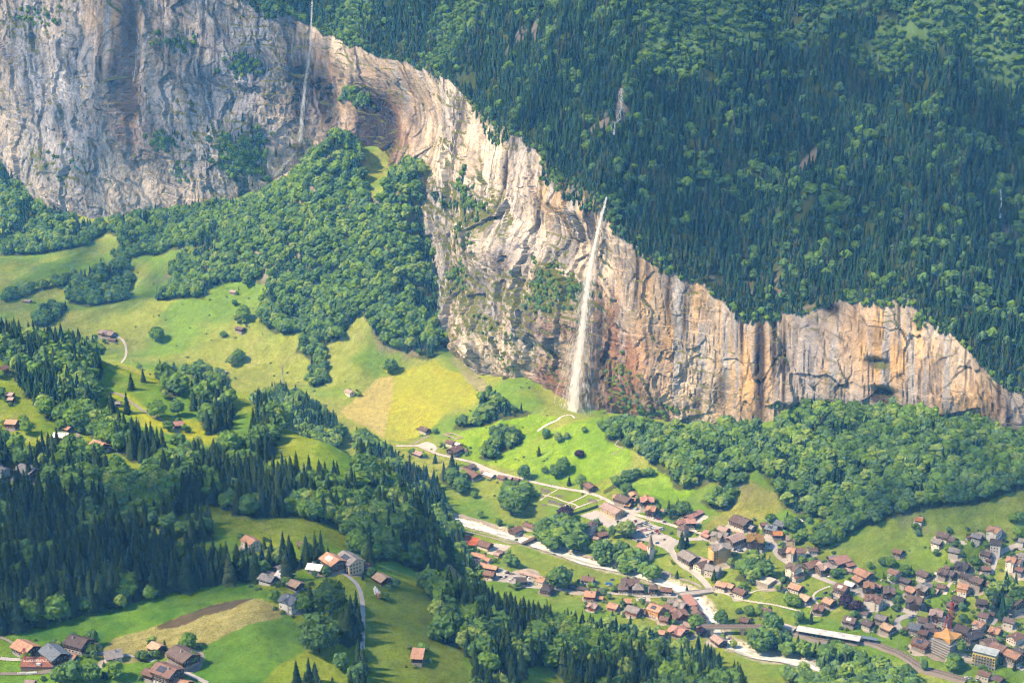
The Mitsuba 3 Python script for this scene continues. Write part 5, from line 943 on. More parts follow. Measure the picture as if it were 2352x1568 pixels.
PAVED = [
 ('village_square','asphalt',[[72.5,1669.4],[94.3,1675.3],[110.9,1653.3],[125.5,1667.3],[138.1,1666.3],[143,1657.8],[135,1651.5],[159.5,1628.2],[166.1,1627.6],[159,1617.2],[168.7,1610.2],[177.4,1598.2],[170.4,1588.9],[166.3,1570.2],[159.8,1583],[150.9,1592.9],[139.5,1602.9],[127.7,1608.9],[127.5,1626],[111.9,1626.2],[102.1,1636.8],[94.4,1649.3],[84.7,1657.8]]),
 ('gravel_yard','pale',[[-117.8,1879.3],[-104.9,1887.1],[-93.1,1875.7],[-90.3,1863.8],[-95.7,1849.5],[-103.7,1861.1],[-115.5,1872.4]]),
 ('farm_yard','pale',[[-45,1820.4],[-15.6,1794.9],[-2,1783],[-17.3,1779.9],[-36.3,1791.6],[-41.9,1803.5]]),
 ('club_yard','pale',[[-27.7,1582.8],[-19.9,1609.9],[0.7,1602],[-5.8,1588],[-11.8,1573],[-21.9,1578.8]]),
 ('car_yard','asphalt',[[-14.9,1550.9],[3.8,1534],[9.4,1542],[24.2,1525.8],[21.9,1503.8],[5.3,1507],[-4,1511],[-19.6,1515.9],[-25.9,1521.8]]),
 ('clay_court','clay',[[-55.7,1627],[-49.2,1631.3],[-31.9,1617.7],[-39.7,1597.5],[-47.5,1598.3]]),
 ('street_yard','pale',[[231.3,1624.6],[236.1,1627],[252.7,1603.2],[245.9,1601.2],[234.9,1617]]),
 ('site_yard','gravel',[[379.7,1365.2],[386.2,1371.7],[408,1356],[403.4,1349],[390.5,1350.7]]),('terrace_deck','pale',[[199.6,1640.9],[208.9,1649.8],[216.6,1640.8],[201,1628.6]]),
 ('hamlet_yard','pale',[[446.8,1511.3],[451.9,1510.9],[458.7,1501.5],[452.1,1501.4]]),
 ('hotel_forecourt','pale',[[267.4,1580.5],[276.7,1577.9],[278.6,1569.5],[272.9,1563.4],[263,1566.1]]),
 ('lower_yard','pale',[[121,1481.1],[137.6,1486.6],[139.8,1476.4],[132.4,1469],[124.3,1473.8]]),
 ('near_yard','asphalt',[[-125.1,1067.7],[-108.3,1078.6],[-116.6,1064.6],[-124.2,1058.7],[-130.9,1059.9]]),
 ('bare_plot','soil',[[134.2,1444.8],[148.3,1443.4],[140.1,1435.2],[131.4,1438]]),('court_lawn','lawn',[[63.9,1680.8],[93.5,1686.4],[95.1,1679.3],[66.9,1671.7]]),
 ('graveyard_lawn','lawn',[[32.3,1750.7],[54.5,1736.1],[87.1,1713.8],[102,1694.9],[74.1,1686.4],[63.9,1680.8],[53.2,1686.2],[31.4,1696.7]]),]
for pi, (name, kd, poly) in enumerate(PAVED):
    p = sg.Polygon(poly).buffer(0)
    gx_, gy_ = np.meshgrid(np.arange(p.bounds[0] - 2, p.bounds[2] + 2, 1.6), np.arange(p.bounds[1] - 2, p.bounds[3] + 2, 1.6), indexing='ij')
    inn = shapely.contains_xy(p, gx_, gy_); f = grid_faces(*gx_.shape, inn.ravel())
    if not len(f): continue
    xy, f = compact(np.stack([gx_, gy_], -1).reshape(-1, 2), f)
    z = ground(xy[:, 0], xy[:, 1]) + (.12 if kd == 'lawn' else .18) + .004 * pi
    c = np.array(KIND[kd]) * (.78 + .4 * fb(xy[:, 0], xy[:, 1], 0, 6, 3, 621))[:, None]
    k = key_for(name); shape(k, (np.c_[xy, z], f), c, True); tag(k, None, None, None, 'structure')
# trodden, gravelled ground round the houses
g = np.random.default_rng(88); yv, yf, yc, yn = [], [], [], 0
for x, y, r_ in FOOT:
    if y < 1300 and g.random() < .5 or y > 1750: continue
    m_ = 18; a_ = np.arange(m_) * 2 * np.pi / m_; rr = r_ * (.85 + .55 * fb(np.cos(a_), np.sin(a_), x, .8, 2, int(x) % 97)); ox, oy = g.normal(0, r_ * .3, 2)
    for k_, q_ in enumerate((.0, .35, .7, 1.0)):
        px_, py_ = x + ox + np.cos(a_) * rr * q_, y + oy + np.sin(a_) * rr * q_
        yv.append(np.c_[px_, py_, ground(px_, py_) + .07]); yc.append(np.tile(np.array((.34, .31, .26)) * g.uniform(.7, 1.25), (m_, 1)) * g.uniform(.85, 1.15, (m_, 1)))
    for k_ in range(3):
        i = np.arange(m_); j = (i + 1) % m_; b0 = yn + k_ * m_
        yf += [np.c_[b0 + i, b0 + j, b0 + m_ + j], np.c_[b0 + i, b0 + m_ + j, b0 + m_ + i]]
    yn += 4 * m_
shape('gravel_ground', (np.vstack(yv), np.vstack(yf)), np.vstack(yc), True); tag('gravel_ground', 'pale gravelled ground round the houses', None, None, 'structure')
# the river: pale glacial water with foam streaks, and a stony bank of boulders
scene['river_water'] = {'type': 'twosided', 'bsdf': {'type': 'principled', 'base_color': {'type': 'mesh_attribute', 'name': 'vertex_color'}, 'roughness': .3, 'specular': .5}}
rq = RIVER.copy(); rq[:, 2] = np.minimum.accumulate(rq[:, 2])
xy, f, q = ribbon(rq, 13.5, 0, 2.0, 11, .5, 3)
zr_ = np.repeat(q[:, 2], 11); sarc = np.repeat(np.arange(len(q)) * 2.0, 11); oarc = np.tile(np.linspace(-8, 8, 11), len(q))
foam = fb(sarc * .25, oarc, 0, 2.6, 3, 631)
shape('river', (np.c_[xy, zr_ - .15 + foam * .5], f), lerp((.36, .40, .385), (.72, .73, .71), ss(.3, .6, foam)), True, 'river_water'); tag('river', 'milky white glacial river', None, None, 'structure')
g = np.random.default_rng(55); m = MB(); ico = trimesh.creation.icosphere(0)
for _ in range(900):
    i = g.integers(2, len(q) - 2); t = q[i + 1] - q[i - 1]; t = t[:2] / np.linalg.norm(t[:2]); sd = g.choice([-1, 1], p=[.3, .7]); o = sd * g.uniform(8.2, 12.5)
    bx, by = q[i, :2] + np.array([-t[1], t[0]]) * o; s = g.uniform(.4, 1.3)
    m.add(ico.vertices * g.uniform(.7, 1.2, (len(ico.vertices), 1)) * s * [1, 1, .7] + [bx, by, gz(bx, by) + .1] if False else ico.vertices * g.uniform(.7, 1.2, (len(ico.vertices), 1)) * s * [1, 1, .7] + [bx, by, q[i, 2] + .5 + abs(o) * .05], ico.faces, np.array((.40, .37, .33)) * g.uniform(.6, 1.25))
m.put('river_boulders'); tag('river_boulders', 'grey boulders lining the river banks', None, None, 'stuff')

# ------------------------------------------------------------------ waterfalls: strands of falling water
SPK_F = np.array([(0, 1, 2), (0, 2, 3), (0, 3, 1), (4, 2, 1), (4, 3, 2), (4, 1, 3)])
def strands(path, width, count, seed, side=(1, 0), color=(.985, .985, .985), lng=(5, 17)):
    """path (n x 3), width (n): slim drops of water drawn out along the fall"""
    g = np.random.default_rng(seed)
    d = np.r_[0, np.cumsum(np.linalg.norm(np.diff(path, axis=0), axis=1))]
    def at(s): return np.stack([np.interp(s, d, path[:, k]) for k in range(3)], -1)
    u = g.random(count) ** 1.22 * d[-1]; L = np.minimum(g.uniform(*lng, count) * (.35 + .65 * u / d[-1]), d[-1] * .3)
    a, b = at(np.clip(u - L / 2, 0, d[-1])), at(np.clip(u + L / 2, 0, d[-1]))
    w = np.interp(u, d, width)
    core = g.random(count) < .5
    lat = np.clip(g.normal(0, 1, (count, 2)), -2.2, 2.2) * np.where(core, .15, .52)[:, None] * w[:, None]
    streak = np.round(lat[:, 0] * .9) / .9 * .72 + lat[:, 0] * .28
    sx, sy = side; dep = np.clip(g.normal(0, .35, count), -.8, .8)
    off = np.c_[streak * sx - dep * sy, streak * sy + dep * sx, 0 * streak]
    r = g.uniform(.12, .40, count) * (.75 + .05 * w) * np.where(core, .9, .45)
    mid = (a + b) / 2 + off
    k = np.arange(3) * 2.0944
    ring = np.stack([np.cos(k), np.sin(k), 0 * k], -1)
    V = np.concatenate([(a + off * .93)[:, None], mid[:, None] + ring[None] * r[:, None, None], (b + off * 1.05)[:, None]], 1)
    F = (SPK_F[None] + (np.arange(count) * 5)[:, None, None]).reshape(-1, 3)
    C_ = np.repeat(np.array(color)[None] * g.uniform(.96, 1.0, (count, 1)), 5, 0)
    return V.reshape(-1, 3), F, C_
WALL_FALLS = [
 ('waterfall','tall white waterfall leaping from the rim of the central rock wall',5200,[[113.9,1935.7,307.9,1.6],[111.5,1928.6,299.9,2.2],[107.5,1926.4,284.3,3.2],[102.5,1924.3,263.2,5.6],[97.1,1924.6,236,8.4],[92.7,1924.2,208.7,11.2],[89.6,1916.3,183.4,14],[86.6,1913.7,156.5,16.8],[83.8,1913,128.8,18.2],[80.4,1913.1,100.5,21],[77.1,1904.1,75.3,25.2],[74.7,1904.2,52.5,28],[73.8,1904.3,37.5,33.6]]),
 ('waterfall','slender double waterfall in the dark gully of the grey wall',1500,[[-320.8,2674.9,460.4,2],[-321.2,2656.2,429.5,3],[-323.2,2650.8,395.6,4.5],[-326.3,2636.6,362.9,6.5],[-331.5,2623.8,333.6,9],[-333.1,2605,305.3,11],[-336.5,2599.1,271.4,13],[-339.6,2598.7,243.4,17]]),
 ('waterfall','short white cascade at the foot of the gully',220,[[-347.8,2587,230.2,6],[-358.4,2579.1,217.7,8],[-368.7,2574.9,207.3,9],[-379.5,2573.4,193.5,9]]),
 ('waterfall','faint thin waterfall on the far grey wall',90,[[-613.4,2720.2,404.1,3],[-616.3,2718.8,379.4,4],[-620.9,2717.7,351,5],[-627,2716.3,322.5,6]]),]
for wi, (name, text, count, pts) in enumerate(WALL_FALLS):
    path = np.array(pts)[:, :3]
    i_ = cKDTree(P[:, NT // 2, :2]).query(path[len(path) // 2, :2])[1]
    k = key_for(name); v, f, c = strands(path, np.array([p[3] for p in pts]), count, 70 + wi, tan_[i_])
    shape(k, (v, f), c, False, 'water_drops'); tag(k, text, 'waterfall')
scene['water_drops'] = {'type': 'principledthin', 'base_color': {'type': 'mesh_attribute', 'name': 'vertex_color'}, 'roughness': .6, 'diff_trans': 1.0}
SLOPE_FALLS = [
 ('waterfall','small waterfall amid the mountainside forest',700,[[140.1,2073.7,402,3],[139.1,2062.8,394.1,5],[138,2051.8,386.1,6],[137,2040.8,378.1,8],[130.9,2036.9,372.4,8],[129.1,2031.2,367.6,4],[128.1,2020.2,359.6,2.5]]),
 ('waterfall','thin trickle of water in the forest at the right',160,[[570.9,1879.4,310.6,1],[570.3,1869.1,302,1.2],[568.5,1863.3,297.1,1.6],[565.8,1854.7,289.9,2]]),]
for wi, (name, text, count, pts) in enumerate(SLOPE_FALLS):
    path = []
    for x, y, z, w in pts:
        _, i = upper_tree.query([x, y], k=6); path.append((x, y, float(uv_[i, 2].max()) + 5.0))
    path = np.array(path); path[:, :2] -= BACK * 6
    k = key_for(name); v, f, c = strands(path, np.array([p[3] for p in pts]), count, 90 + wi, lng=(3, 8))
    shape(k, (v, f), c, False, 'water_drops'); tag(k, text, 'waterfall')

# ------------------------------------------------------------------ trees that stand alone
LONE = [(-338.8,1376.9,17,'s','spruce alone on the upper shaded terrace slope, first from the wood'),(-332,1395,14,'s','spruce just under the terrace rim'),
 (-345.6,1329.8,19,'s','spruce left of the grey hut on the terrace'),(-332.3,1329.1,21,'s','spruce right of the grey hut on the terrace'),
 (-243.1,1321.8,16,'s','small spruce alone at the lower right of the sunny slope'),(-305,1323.3,17,'b','large round tree beside the terrace track'),
 (-289.9,1335.9,15,'b','round tree right of the terrace track maple'),(-307,1364.9,9,'p','pale leafy tree under the rim spruces'),
 (-315,1399,20,'s','left of two tall spruces near the terrace rim'),(-306.7,1384.4,22,'s','right of two tall spruces near the terrace rim'),
 (-279.7,1375.9,24,'s','tall spruce below the rim barn'),(-279.2,1352.5,20,'s','spruce below the rim barn clump'),(-249.3,1358.3,17,'s','spruce at the right end of the rim clump'),
 (-274.4,1257.4,15,'b','round tree below the grey lane end of the terrace'),(-259.2,1260.6,12,'p','pale round tree on the sunny lower slope'),
 (-232.8,1253.6,22,'b','tall leafy tree at the lower right of the sunny slope'),(-360.3,1279.2,8,'b','small round tree by the terrace farm road'),
 (-400.1,1264.2,12,'b','slim tree below the red house'),(-407.8,1282.7,9,'b','round tree right of the red house'),(-411.1,1239.6,15,'b','dark round tree at the left edge'),
 (-376.6,1281.8,9,'b','round tree left of the farm road barns'),(-330.9,1210.6,20,'s','tall spruce in front of the steep lawn chalet'),
 (-319.5,1199.2,22,'s','spruce right of the steep lawn chalet'),(-407.3,2091.7,12,'b','round tree behind the rim barn'),(-442.6,2105,14,'b','left round tree on the terrace rim'),
 (-429.4,2100.6,16,'b','middle round tree on the terrace rim'),(-396,2081.7,13,'b','right round tree on the terrace rim'),
 (-124.2,1008.4,25,'b','big round maple right of the slate-roofed house'),(-126.4,962.7,27,'b','largest round maple in the near meadow'),
 (-136.7,981.5,19,'s','spruce behind the largest near maple'),(-158.2,1042.1,26,'l','tall larch in the terrace hamlet'),
 (-197.9,1044.4,24,'l','tall larch at the end of the dark wood'),(-137.9,1010.6,22,'l','larch beside the slate-roofed house'),
 (-162.7,1016.1,9,'b','small round tree left of the slate-roofed house'),(-150.4,1008.8,9,'b','bushy tree before the slate-roofed house'),
 (-142.5,1008,12,'b','bushy tree right of the slate-roofed house'),(-110.8,948.5,13,'b','round tree at the bottom beside the track'),
 (-89.2,1037.2,6,'b','bush beside the wrapped bales'),(-108.8,978,30,'s','largest spruce beside the near track'),(-111.8,980.6,24,'s','left of the two big track spruces'),
 (-104.1,979.5,26,'s','right of the two big track spruces'),(-137,926.9,17,'s','left bottom-edge spruce in the near meadow'),
 (-129.4,929,19,'s','middle bottom-edge spruce in the near meadow'),(-125.5,929.6,16,'s','right bottom-edge spruce in the near meadow'),
 (-274.7,964.7,12,'c2','dark round conifer beside the white-floored chalet'),(-226.3,956.6,9,'s','small fir beside the stubble barn'),
 (-210.5,957.1,11,'b','round tree behind the big weathered roof'),(-205.7,939.7,9,'b','bush in front of the big weathered roof'),
 (-275.6,917.5,15,'b','huge maple at the bottom edge by the rail track'),(-283.4,917.2,12,'b','left crown of the bottom-edge maples'),
 (-265.1,917.5,12,'b','right crown of the bottom-edge maples'),(-257,920.8,13,'s','slim spruce by the bottom-edge maples'),
 (-250.1,920.6,12,'b','pale green tree right of the slim spruce'),(-272.7,953.8,7,'b','small tree by the near road'),(-197.9,1043.4,26,'l','broad larch at the stubble field edge'),
 (-317.3,990.4,13,'b','left of two round trees at the dark wood edge'),(-310.2,992.6,15,'b','second round tree at the dark wood edge'),
 (-301.5,995.3,12,'b','third round tree at the dark wood edge'),(-230.6,947.3,6,'b','bush by the stubble barn'),(-267.7,1013.2,12,'p','pale tree at the foot of the dark wood'),
 (-250.1,1022.9,11,'b','round tree at the foot of the dark wood'),(-238.1,944.5,7,'b','small tree on the near road bend'),
 (-503.8,2217.5,22,'b','large lone tree in the far meadow'),(-380.4,2220.7,24,'b','taller of two trees by the brown hut'),
 (-388.6,2219.2,18,'p','paler of two trees by the brown hut'),(-400,2267,10,'b','small tree above the brown hut'),(-405.8,2196.8,9,'b','bush left below the brown hut'),
 (-385.6,2138.5,18,'p','left of the tree pair above the terrace rim'),(-377.5,2148.1,18,'b','right of the tree pair above the terrace rim'),
 (-700.2,2611.8,18,'b','tall tree in the far left meadow'),(-263.8,2095.5,14,'b','round tree at the lower end of the gully row'),
 (-387.5,2309.7,17,'b','round tree at the scree wood edge'),(-505,2102.2,9,'b','bush beyond the terrace rim'),(-162.9,2080.6,19,'b','round tree at the top of the mown strip'),
 (41.3,1846.5,13,'b','tree beside the stream'),(32,1815.7,14,'s','dark conifer in the lush hill meadow'),(54.9,1828.2,14,'p','greyish tree on the lush hill'),
 (65.2,1826.8,10,'p','smaller greyish tree on the lush hill'),(86,1825,8,'b','bush on the lush hill'),(115.9,1800.3,14,'b','tree by the hill path'),
 (78.6,1787.3,10,'c','dark red tree on the lush hill'),(51.2,1762.3,17,'b','left big tree of the hill clump'),(59.2,1767,20,'b','right big tree of the hill clump'),
 (14,1768.9,19,'b','chestnut beside the lane'),(38.6,1775.6,8,'b','small tree on the lush hill below the clump'),(-68.7,1762.7,20,'b','round tree behind the wooded edge'),
 (-58.3,1742,19,'b','second round tree behind the wooded edge'),(-91.8,1823.7,14,'s','conifer by the gravel yard'),(-71.3,1812.6,20,'s','conifer at the lane bend'),
 (-43,1727.5,9,'b','bush below the lane farm'),(-2.8,1728,18,'b','upper of two big trees left of the graveyard'),(2.3,1680,24,'b','lower of two big trees left of the graveyard'),
 (-34.7,1674.6,9,'b','small tree above the river'),(-14.5,1652.9,8,'b','bush by the river path'),(65.5,1739.8,14,'s','conifer behind the lane'),
 (78.3,1732.2,15,'b','tree beside the lane house'),(58.7,1660,18,'c','copper beech beside the graveyard'),(107.5,1615.4,16,'c2','slim cypress by the car park'),
 (124.5,1611.2,22,'p','tall birch by the car park'),(117.3,1613.7,20,'p','second birch by the car park'),(116.7,1539.6,13,'b','tree on the river bank'),
 (48.4,1502.2,22,'b','big leafy tree by the long dark shed'),(179,1580.9,22,'s','tall conifer on the hotel lawn'),(185,1585.2,14,'s','smaller conifer on the hotel lawn'),
 (169.2,1526.7,10,'s','conifer beside the curving road'),(93.8,1571.2,22,'b','big tree above the river path'),(68.8,1590.5,15,'p','slim pale tree above the river path'),
 (171.4,1651.1,19,'s','conifer behind the tall bend chalet'),(179.7,1650.2,18,'s','second conifer behind the tall bend chalet'),
 (187.1,1648.4,17,'b','leafy tree behind the tall bend chalet'),(128.3,1697.2,12,'b','poplar behind the lane inn'),
 (205.4,1515.1,15,'s','spruce before the house under the yellow hotel'),(273.4,1498.3,16,'s','spruce left of the brown-roofed hotel'),
 (277,1614.4,10,'b','round tree behind the solar-roofed chalet'),(296.6,1593.6,17,'b','tall tree above the rust-roofed chalet'),
 (314.6,1596.3,8,'b','small tree in the upper meadow'),(294.6,1613.3,9,'s','small conifer in the upper meadow'),(296.6,1572.3,12,'b','tree before the half-hidden house'),
 (305.3,1576.7,13,'b','tree right of the half-hidden house'),(319.5,1561.6,17,'b','left tree of the belt by the right meadow'),
 (326.2,1559.2,19,'b','second tree of the belt by the right meadow'),(338.9,1560.6,17,'b','third tree of the belt by the right meadow'),
 (325.5,1502.1,10,'b','round tree on the lower main street'),(271.6,1456.9,13,'b','left tree below the terrace chalet'),(278,1454.7,12,'b','right tree below the terrace chalet'),
 (326,1446.7,14,'c','left copper beech in the village'),(224.6,1532.6,13,'p','slim tree by the yellow hotel'),(232.6,1492,8,'b','small tree by the footpath house'),
 (334.1,1437.7,13,'c','right copper beech in the village'),(374.8,1508.1,9,'b','bush at the lower right meadow edge'),(380.8,1503.5,11,'b','tree at the lower right meadow edge'),
 (397.1,1483.8,14,'s','dark conifer below the right meadow'),(391.8,1487.2,12,'b','leafy tree below the right meadow'),
 (379.2,1480.2,9,'b','round bush beside the orange tower house'),(410.2,1450.1,9,'b','round clipped tree off the main street'),(377.3,1446.6,8,'b','shrub before the awning hotel'),
 (457.4,1477.8,10,'b','round tree by the dark broad chalet'),(444.4,1506.8,8,'b','hedge tree of the meadow hamlet'),(437.4,1501.6,9,'b','dark shrub of the meadow hamlet'),
 (459.7,1497,7,'c2','cypress of the meadow hamlet'),(504.6,1498.3,14,'b','tree by the upper right lane'),(502.8,1513.7,10,'b','left shrub clump on the right meadow'),
 (509,1513.7,12,'b','right shrub clump on the right meadow'),(361.2,1508.3,8,'b','slim tree above the wide orange roof'),(372.7,1435.4,7,'b','clipped round street tree'),
 (405.2,1339,16,'b','upper tree beside the scaffolded hotel'),(401.2,1334,14,'b','lower tree beside the scaffolded hotel'),
 (413.9,1360.4,16,'b','tall tree right of the scaffolded hotel'),(448.6,1340.9,9,'s','small spruce on the hotel lawn'),(458.2,1332.4,11,'s','spruce by the bottom right road'),
 (377.7,1337.7,13,'c2','slim conifer by the rails'),(430,1405.7,8,'b','garden tree right of the crane'),(365,1422.9,6,'s','little spruce in the triangle garden'),
 (203,1430.7,16,'b','lone round tree above the viaduct'),(231.5,1444.6,10,'b','fruit tree in the viaduct lawn'),(222.6,1451,6,'b','small fruit tree in the viaduct lawn'),
 (240.7,1441,9,'b','fruit tree beside the hidden red roof'),(247.5,1436.8,8,'b','second fruit tree beside the hidden red roof'),
 (248.8,1405.1,24,'b','tall tree at the viaduct end'),(234,1382.3,24,'b','great round tree over the river'),(177.3,1420,15,'b','tree at the viaduct pier'),
 (180.4,1407.5,10,'c','dark red tree under the viaduct'),(209.5,1388.3,10,'p','pale willow on the river'),(256.9,1372.2,12,'p','pale tree beside the lower river'),
 (149.2,1312.5,30,'b','giant round tree on the dark slope'),(277.6,1426.2,11,'b','tree left of the station canopy'),(176.8,1502.6,8,'s','small conifer by the bridge road'),
 (272.5,1454.7,9,'b','tree above the viaduct footpath'),(278.2,1452.6,10,'b','second tree above the viaduct footpath'),(288.5,1423,15,'s','dark conifer above the station canopy'),
 (276.9,1424.3,13,'b','tree left of the canopy conifer'),(-4.1,1553,14,'b','left tree at the river meadow'),(3,1548,13,'b','second tree at the river meadow'),
 (-31.5,1524.7,9,'b','bush left of the car yard'),(67.5,1510.5,7,'c2','slim cypress by the meadow chalet'),]
for x, y, h, kd, text in LONE:
    z = gz(x, y) - .3; kname = {'s': 'spruce_tree', 'b': 'broadleaf_tree', 'p': 'pale_tree', 'c': 'copper_beech', 'l': 'larch_tree', 'c2': 'cypress_tree'}[kd]
    k = key_for('bush' if kd == 'b' and h <= 7 else kname)
    grp, wide = {'s': (NEAR_S[rng.integers(5)], 1.15), 'b': (NEAR_B[rng.integers(4)], 1.02), 'p': (NEAR_B[4], .95), 'c': (COPPER, 1.05), 'l': (LARCH, 1.15), 'c2': (NEAR_B[2], .62)}[kd]
    if kd == 'b' and h >= 19 and y < 1150: grp = BIG_B[rng.integers(2)]
    if kd == 'b' and h <= 7: grp, wide = BUSH[rng.integers(3)], 1.0
    scene[k] = {'type': 'instance', 'to_world': place((x, y, z), h, rng.uniform(0, 360), wide * rng.uniform(.92, 1.1)), 'group': {'type': 'ref', 'id': grp}}
    tag(k, text, {'s': 'spruce', 'b': 'broadleaf tree', 'p': 'broadleaf tree', 'c': 'beech', 'l': 'larch', 'c2': 'conifer'}[kd] if not k.startswith('bush') else 'bush')
# garden shrubs and small trees between the houses: too many to tell apart
g = np.random.default_rng(61); n = 0
fxy = np.array([f[:2] for f in FOOT]); fr_ = np.array([f[2] for f in FOOT]); ftree = cKDTree(fxy)
road_pts = np.vstack([resample(p[3], 3.0) for p in ROADS]); rtree = cKDTree(road_pts)
pav = [sg.Polygon(p[2]).buffer(2) for p in PAVED if p[1] != 'lawn']
for i in range(len(fxy)):
    for _ in range(5):
        a = g.uniform(0, 6.28); r_ = fr_[i] + g.uniform(.5, 7); x, y = fxy[i] + r_ * np.array([math.cos(a), math.sin(a)])
        dn, jn = ftree.query([x, y], k=3)
        if any(d < fr_[j] + .6 for d, j in zip(dn, jn)) or rtree.query([x, y])[0] < 4.2 or any(shapely.contains_xy(p, x, y) for p in pav): continue
        n += 1; small = g.random() < .72
        scene[f'garden_shrubs__{n:03d}'] = {'type': 'instance', 'to_world': place((x, y, gz(x, y) - .2), g.uniform(1.4, 3.2) if small else g.uniform(4.5, 8.5), g.uniform(0, 360), g.uniform(.9, 1.2)),
                                            'group': {'type': 'ref', 'id': BUSH[g.integers(3)] if small else (FAR_B[g.integers(6)] if g.random() < .85 else FAR_S[g.integers(5)])}}
tag('garden_shrubs', 'shrubs and small garden trees between the houses', None, None, 'stuff')
# meadow scrub: tussocks and low bushes scattered over the rough slopes
for _ in range(420):
    x, y = g.uniform(-560, 60), g.uniform(1700, 2420)
    if rtree.query([x, y])[0] < 4 or any(inside(np.array([x]), np.array([y]), q)[0] for n_, a_, b_, q in FIELDS[:2]): continue
    n += 1
    scene[f'meadow_scrub__{n:03d}'] = {'type': 'instance', 'to_world': place((x, y, gz(x, y) - .15), g.uniform(.8, 2.4), g.uniform(0, 360), 1.2), 'group': {'type': 'ref', 'id': BUSH[g.integers(3)]}}
tag('meadow_scrub', 'low scrub dotted over the far meadows', None, None, 'stuff')

# ------------------------------------------------------------------ cars
def car_parts(c, seed):
    g = np.random.default_rng(seed); c = np.array(c); L, W = 2.1 * g.uniform(.92, 1.12), .88
    hs = g.uniform(.98, 1.22)
    b = MB()
    side = [(-L, .32), (-L, .72), (-L * .92, .84), (-L * .42, .88), (L * .62, .90), (L * .97, .82), (L, .6), (L, .32)]
    cabin = [(-L * .40, .88), (-L * .12, 1.42 * hs), (L * .52, 1.44 * hs), (L * .88, .92)]
    def slab(prof, y0, y1, inset, col):
        n = len(prof); v = []
        for y in (y0, y1):
            for x, z in prof: v.append((x, y * (1 - inset * max(0, z - .88)), z))
        i = np.arange(n); j = (i + 1) % n
        return v, np.vstack([np.c_[i, j, j + n], np.c_[i, j + n, i + n], [(0, k, k + 1) for k in range(1, n - 1)], [(n, n + k + 1, n + k) for k in range(1, n - 1)]]), col
    b.add(*slab(side, -W, W, 0, c))
    roof = [(-L * .10, 1.44 * hs), (-L * .02, 1.5 * hs), (L * .44, 1.5 * hs), (L * .54, 1.44 * hs)]
    b.add(*slab(roof, -W * .86, W * .86, 0, c))
    w = MB().add(*slab(cabin, -W * .97, W * .97, .22, (.035, .04, .05)))
    t = MB()
    for x in (-L * .62, L * .62):
        for y in (-W - .01, W + .01): t.bar((x, y - .1, .32), (x, y + .1, .32), .33, (.03, .03, .03), 9)
    return b, w, t
CAR_COLOURS = [('white', (.72, .72, .70)), ('silver', (.45, .46, .47)), ('black', (.025, .025, .028)), ('grey', (.17, .175, .18)), ('dark blue', (.03, .05, .14)), ('red', (.42, .03, .025)), ('blue', (.06, .16, .42)), ('beige', (.42, .37, .28))]
MODELS = []
for ci, (cn_, c) in enumerate(CAR_COLOURS):
    MODELS.append([])
    for mb in car_parts(c, ci):
        v, f, cc_ = np.vstack(mb.v), np.vstack(mb.f), np.vstack(mb.c)
        MODELS[-1].append(mikit.ply((v, f), 'paint', color=cc_))
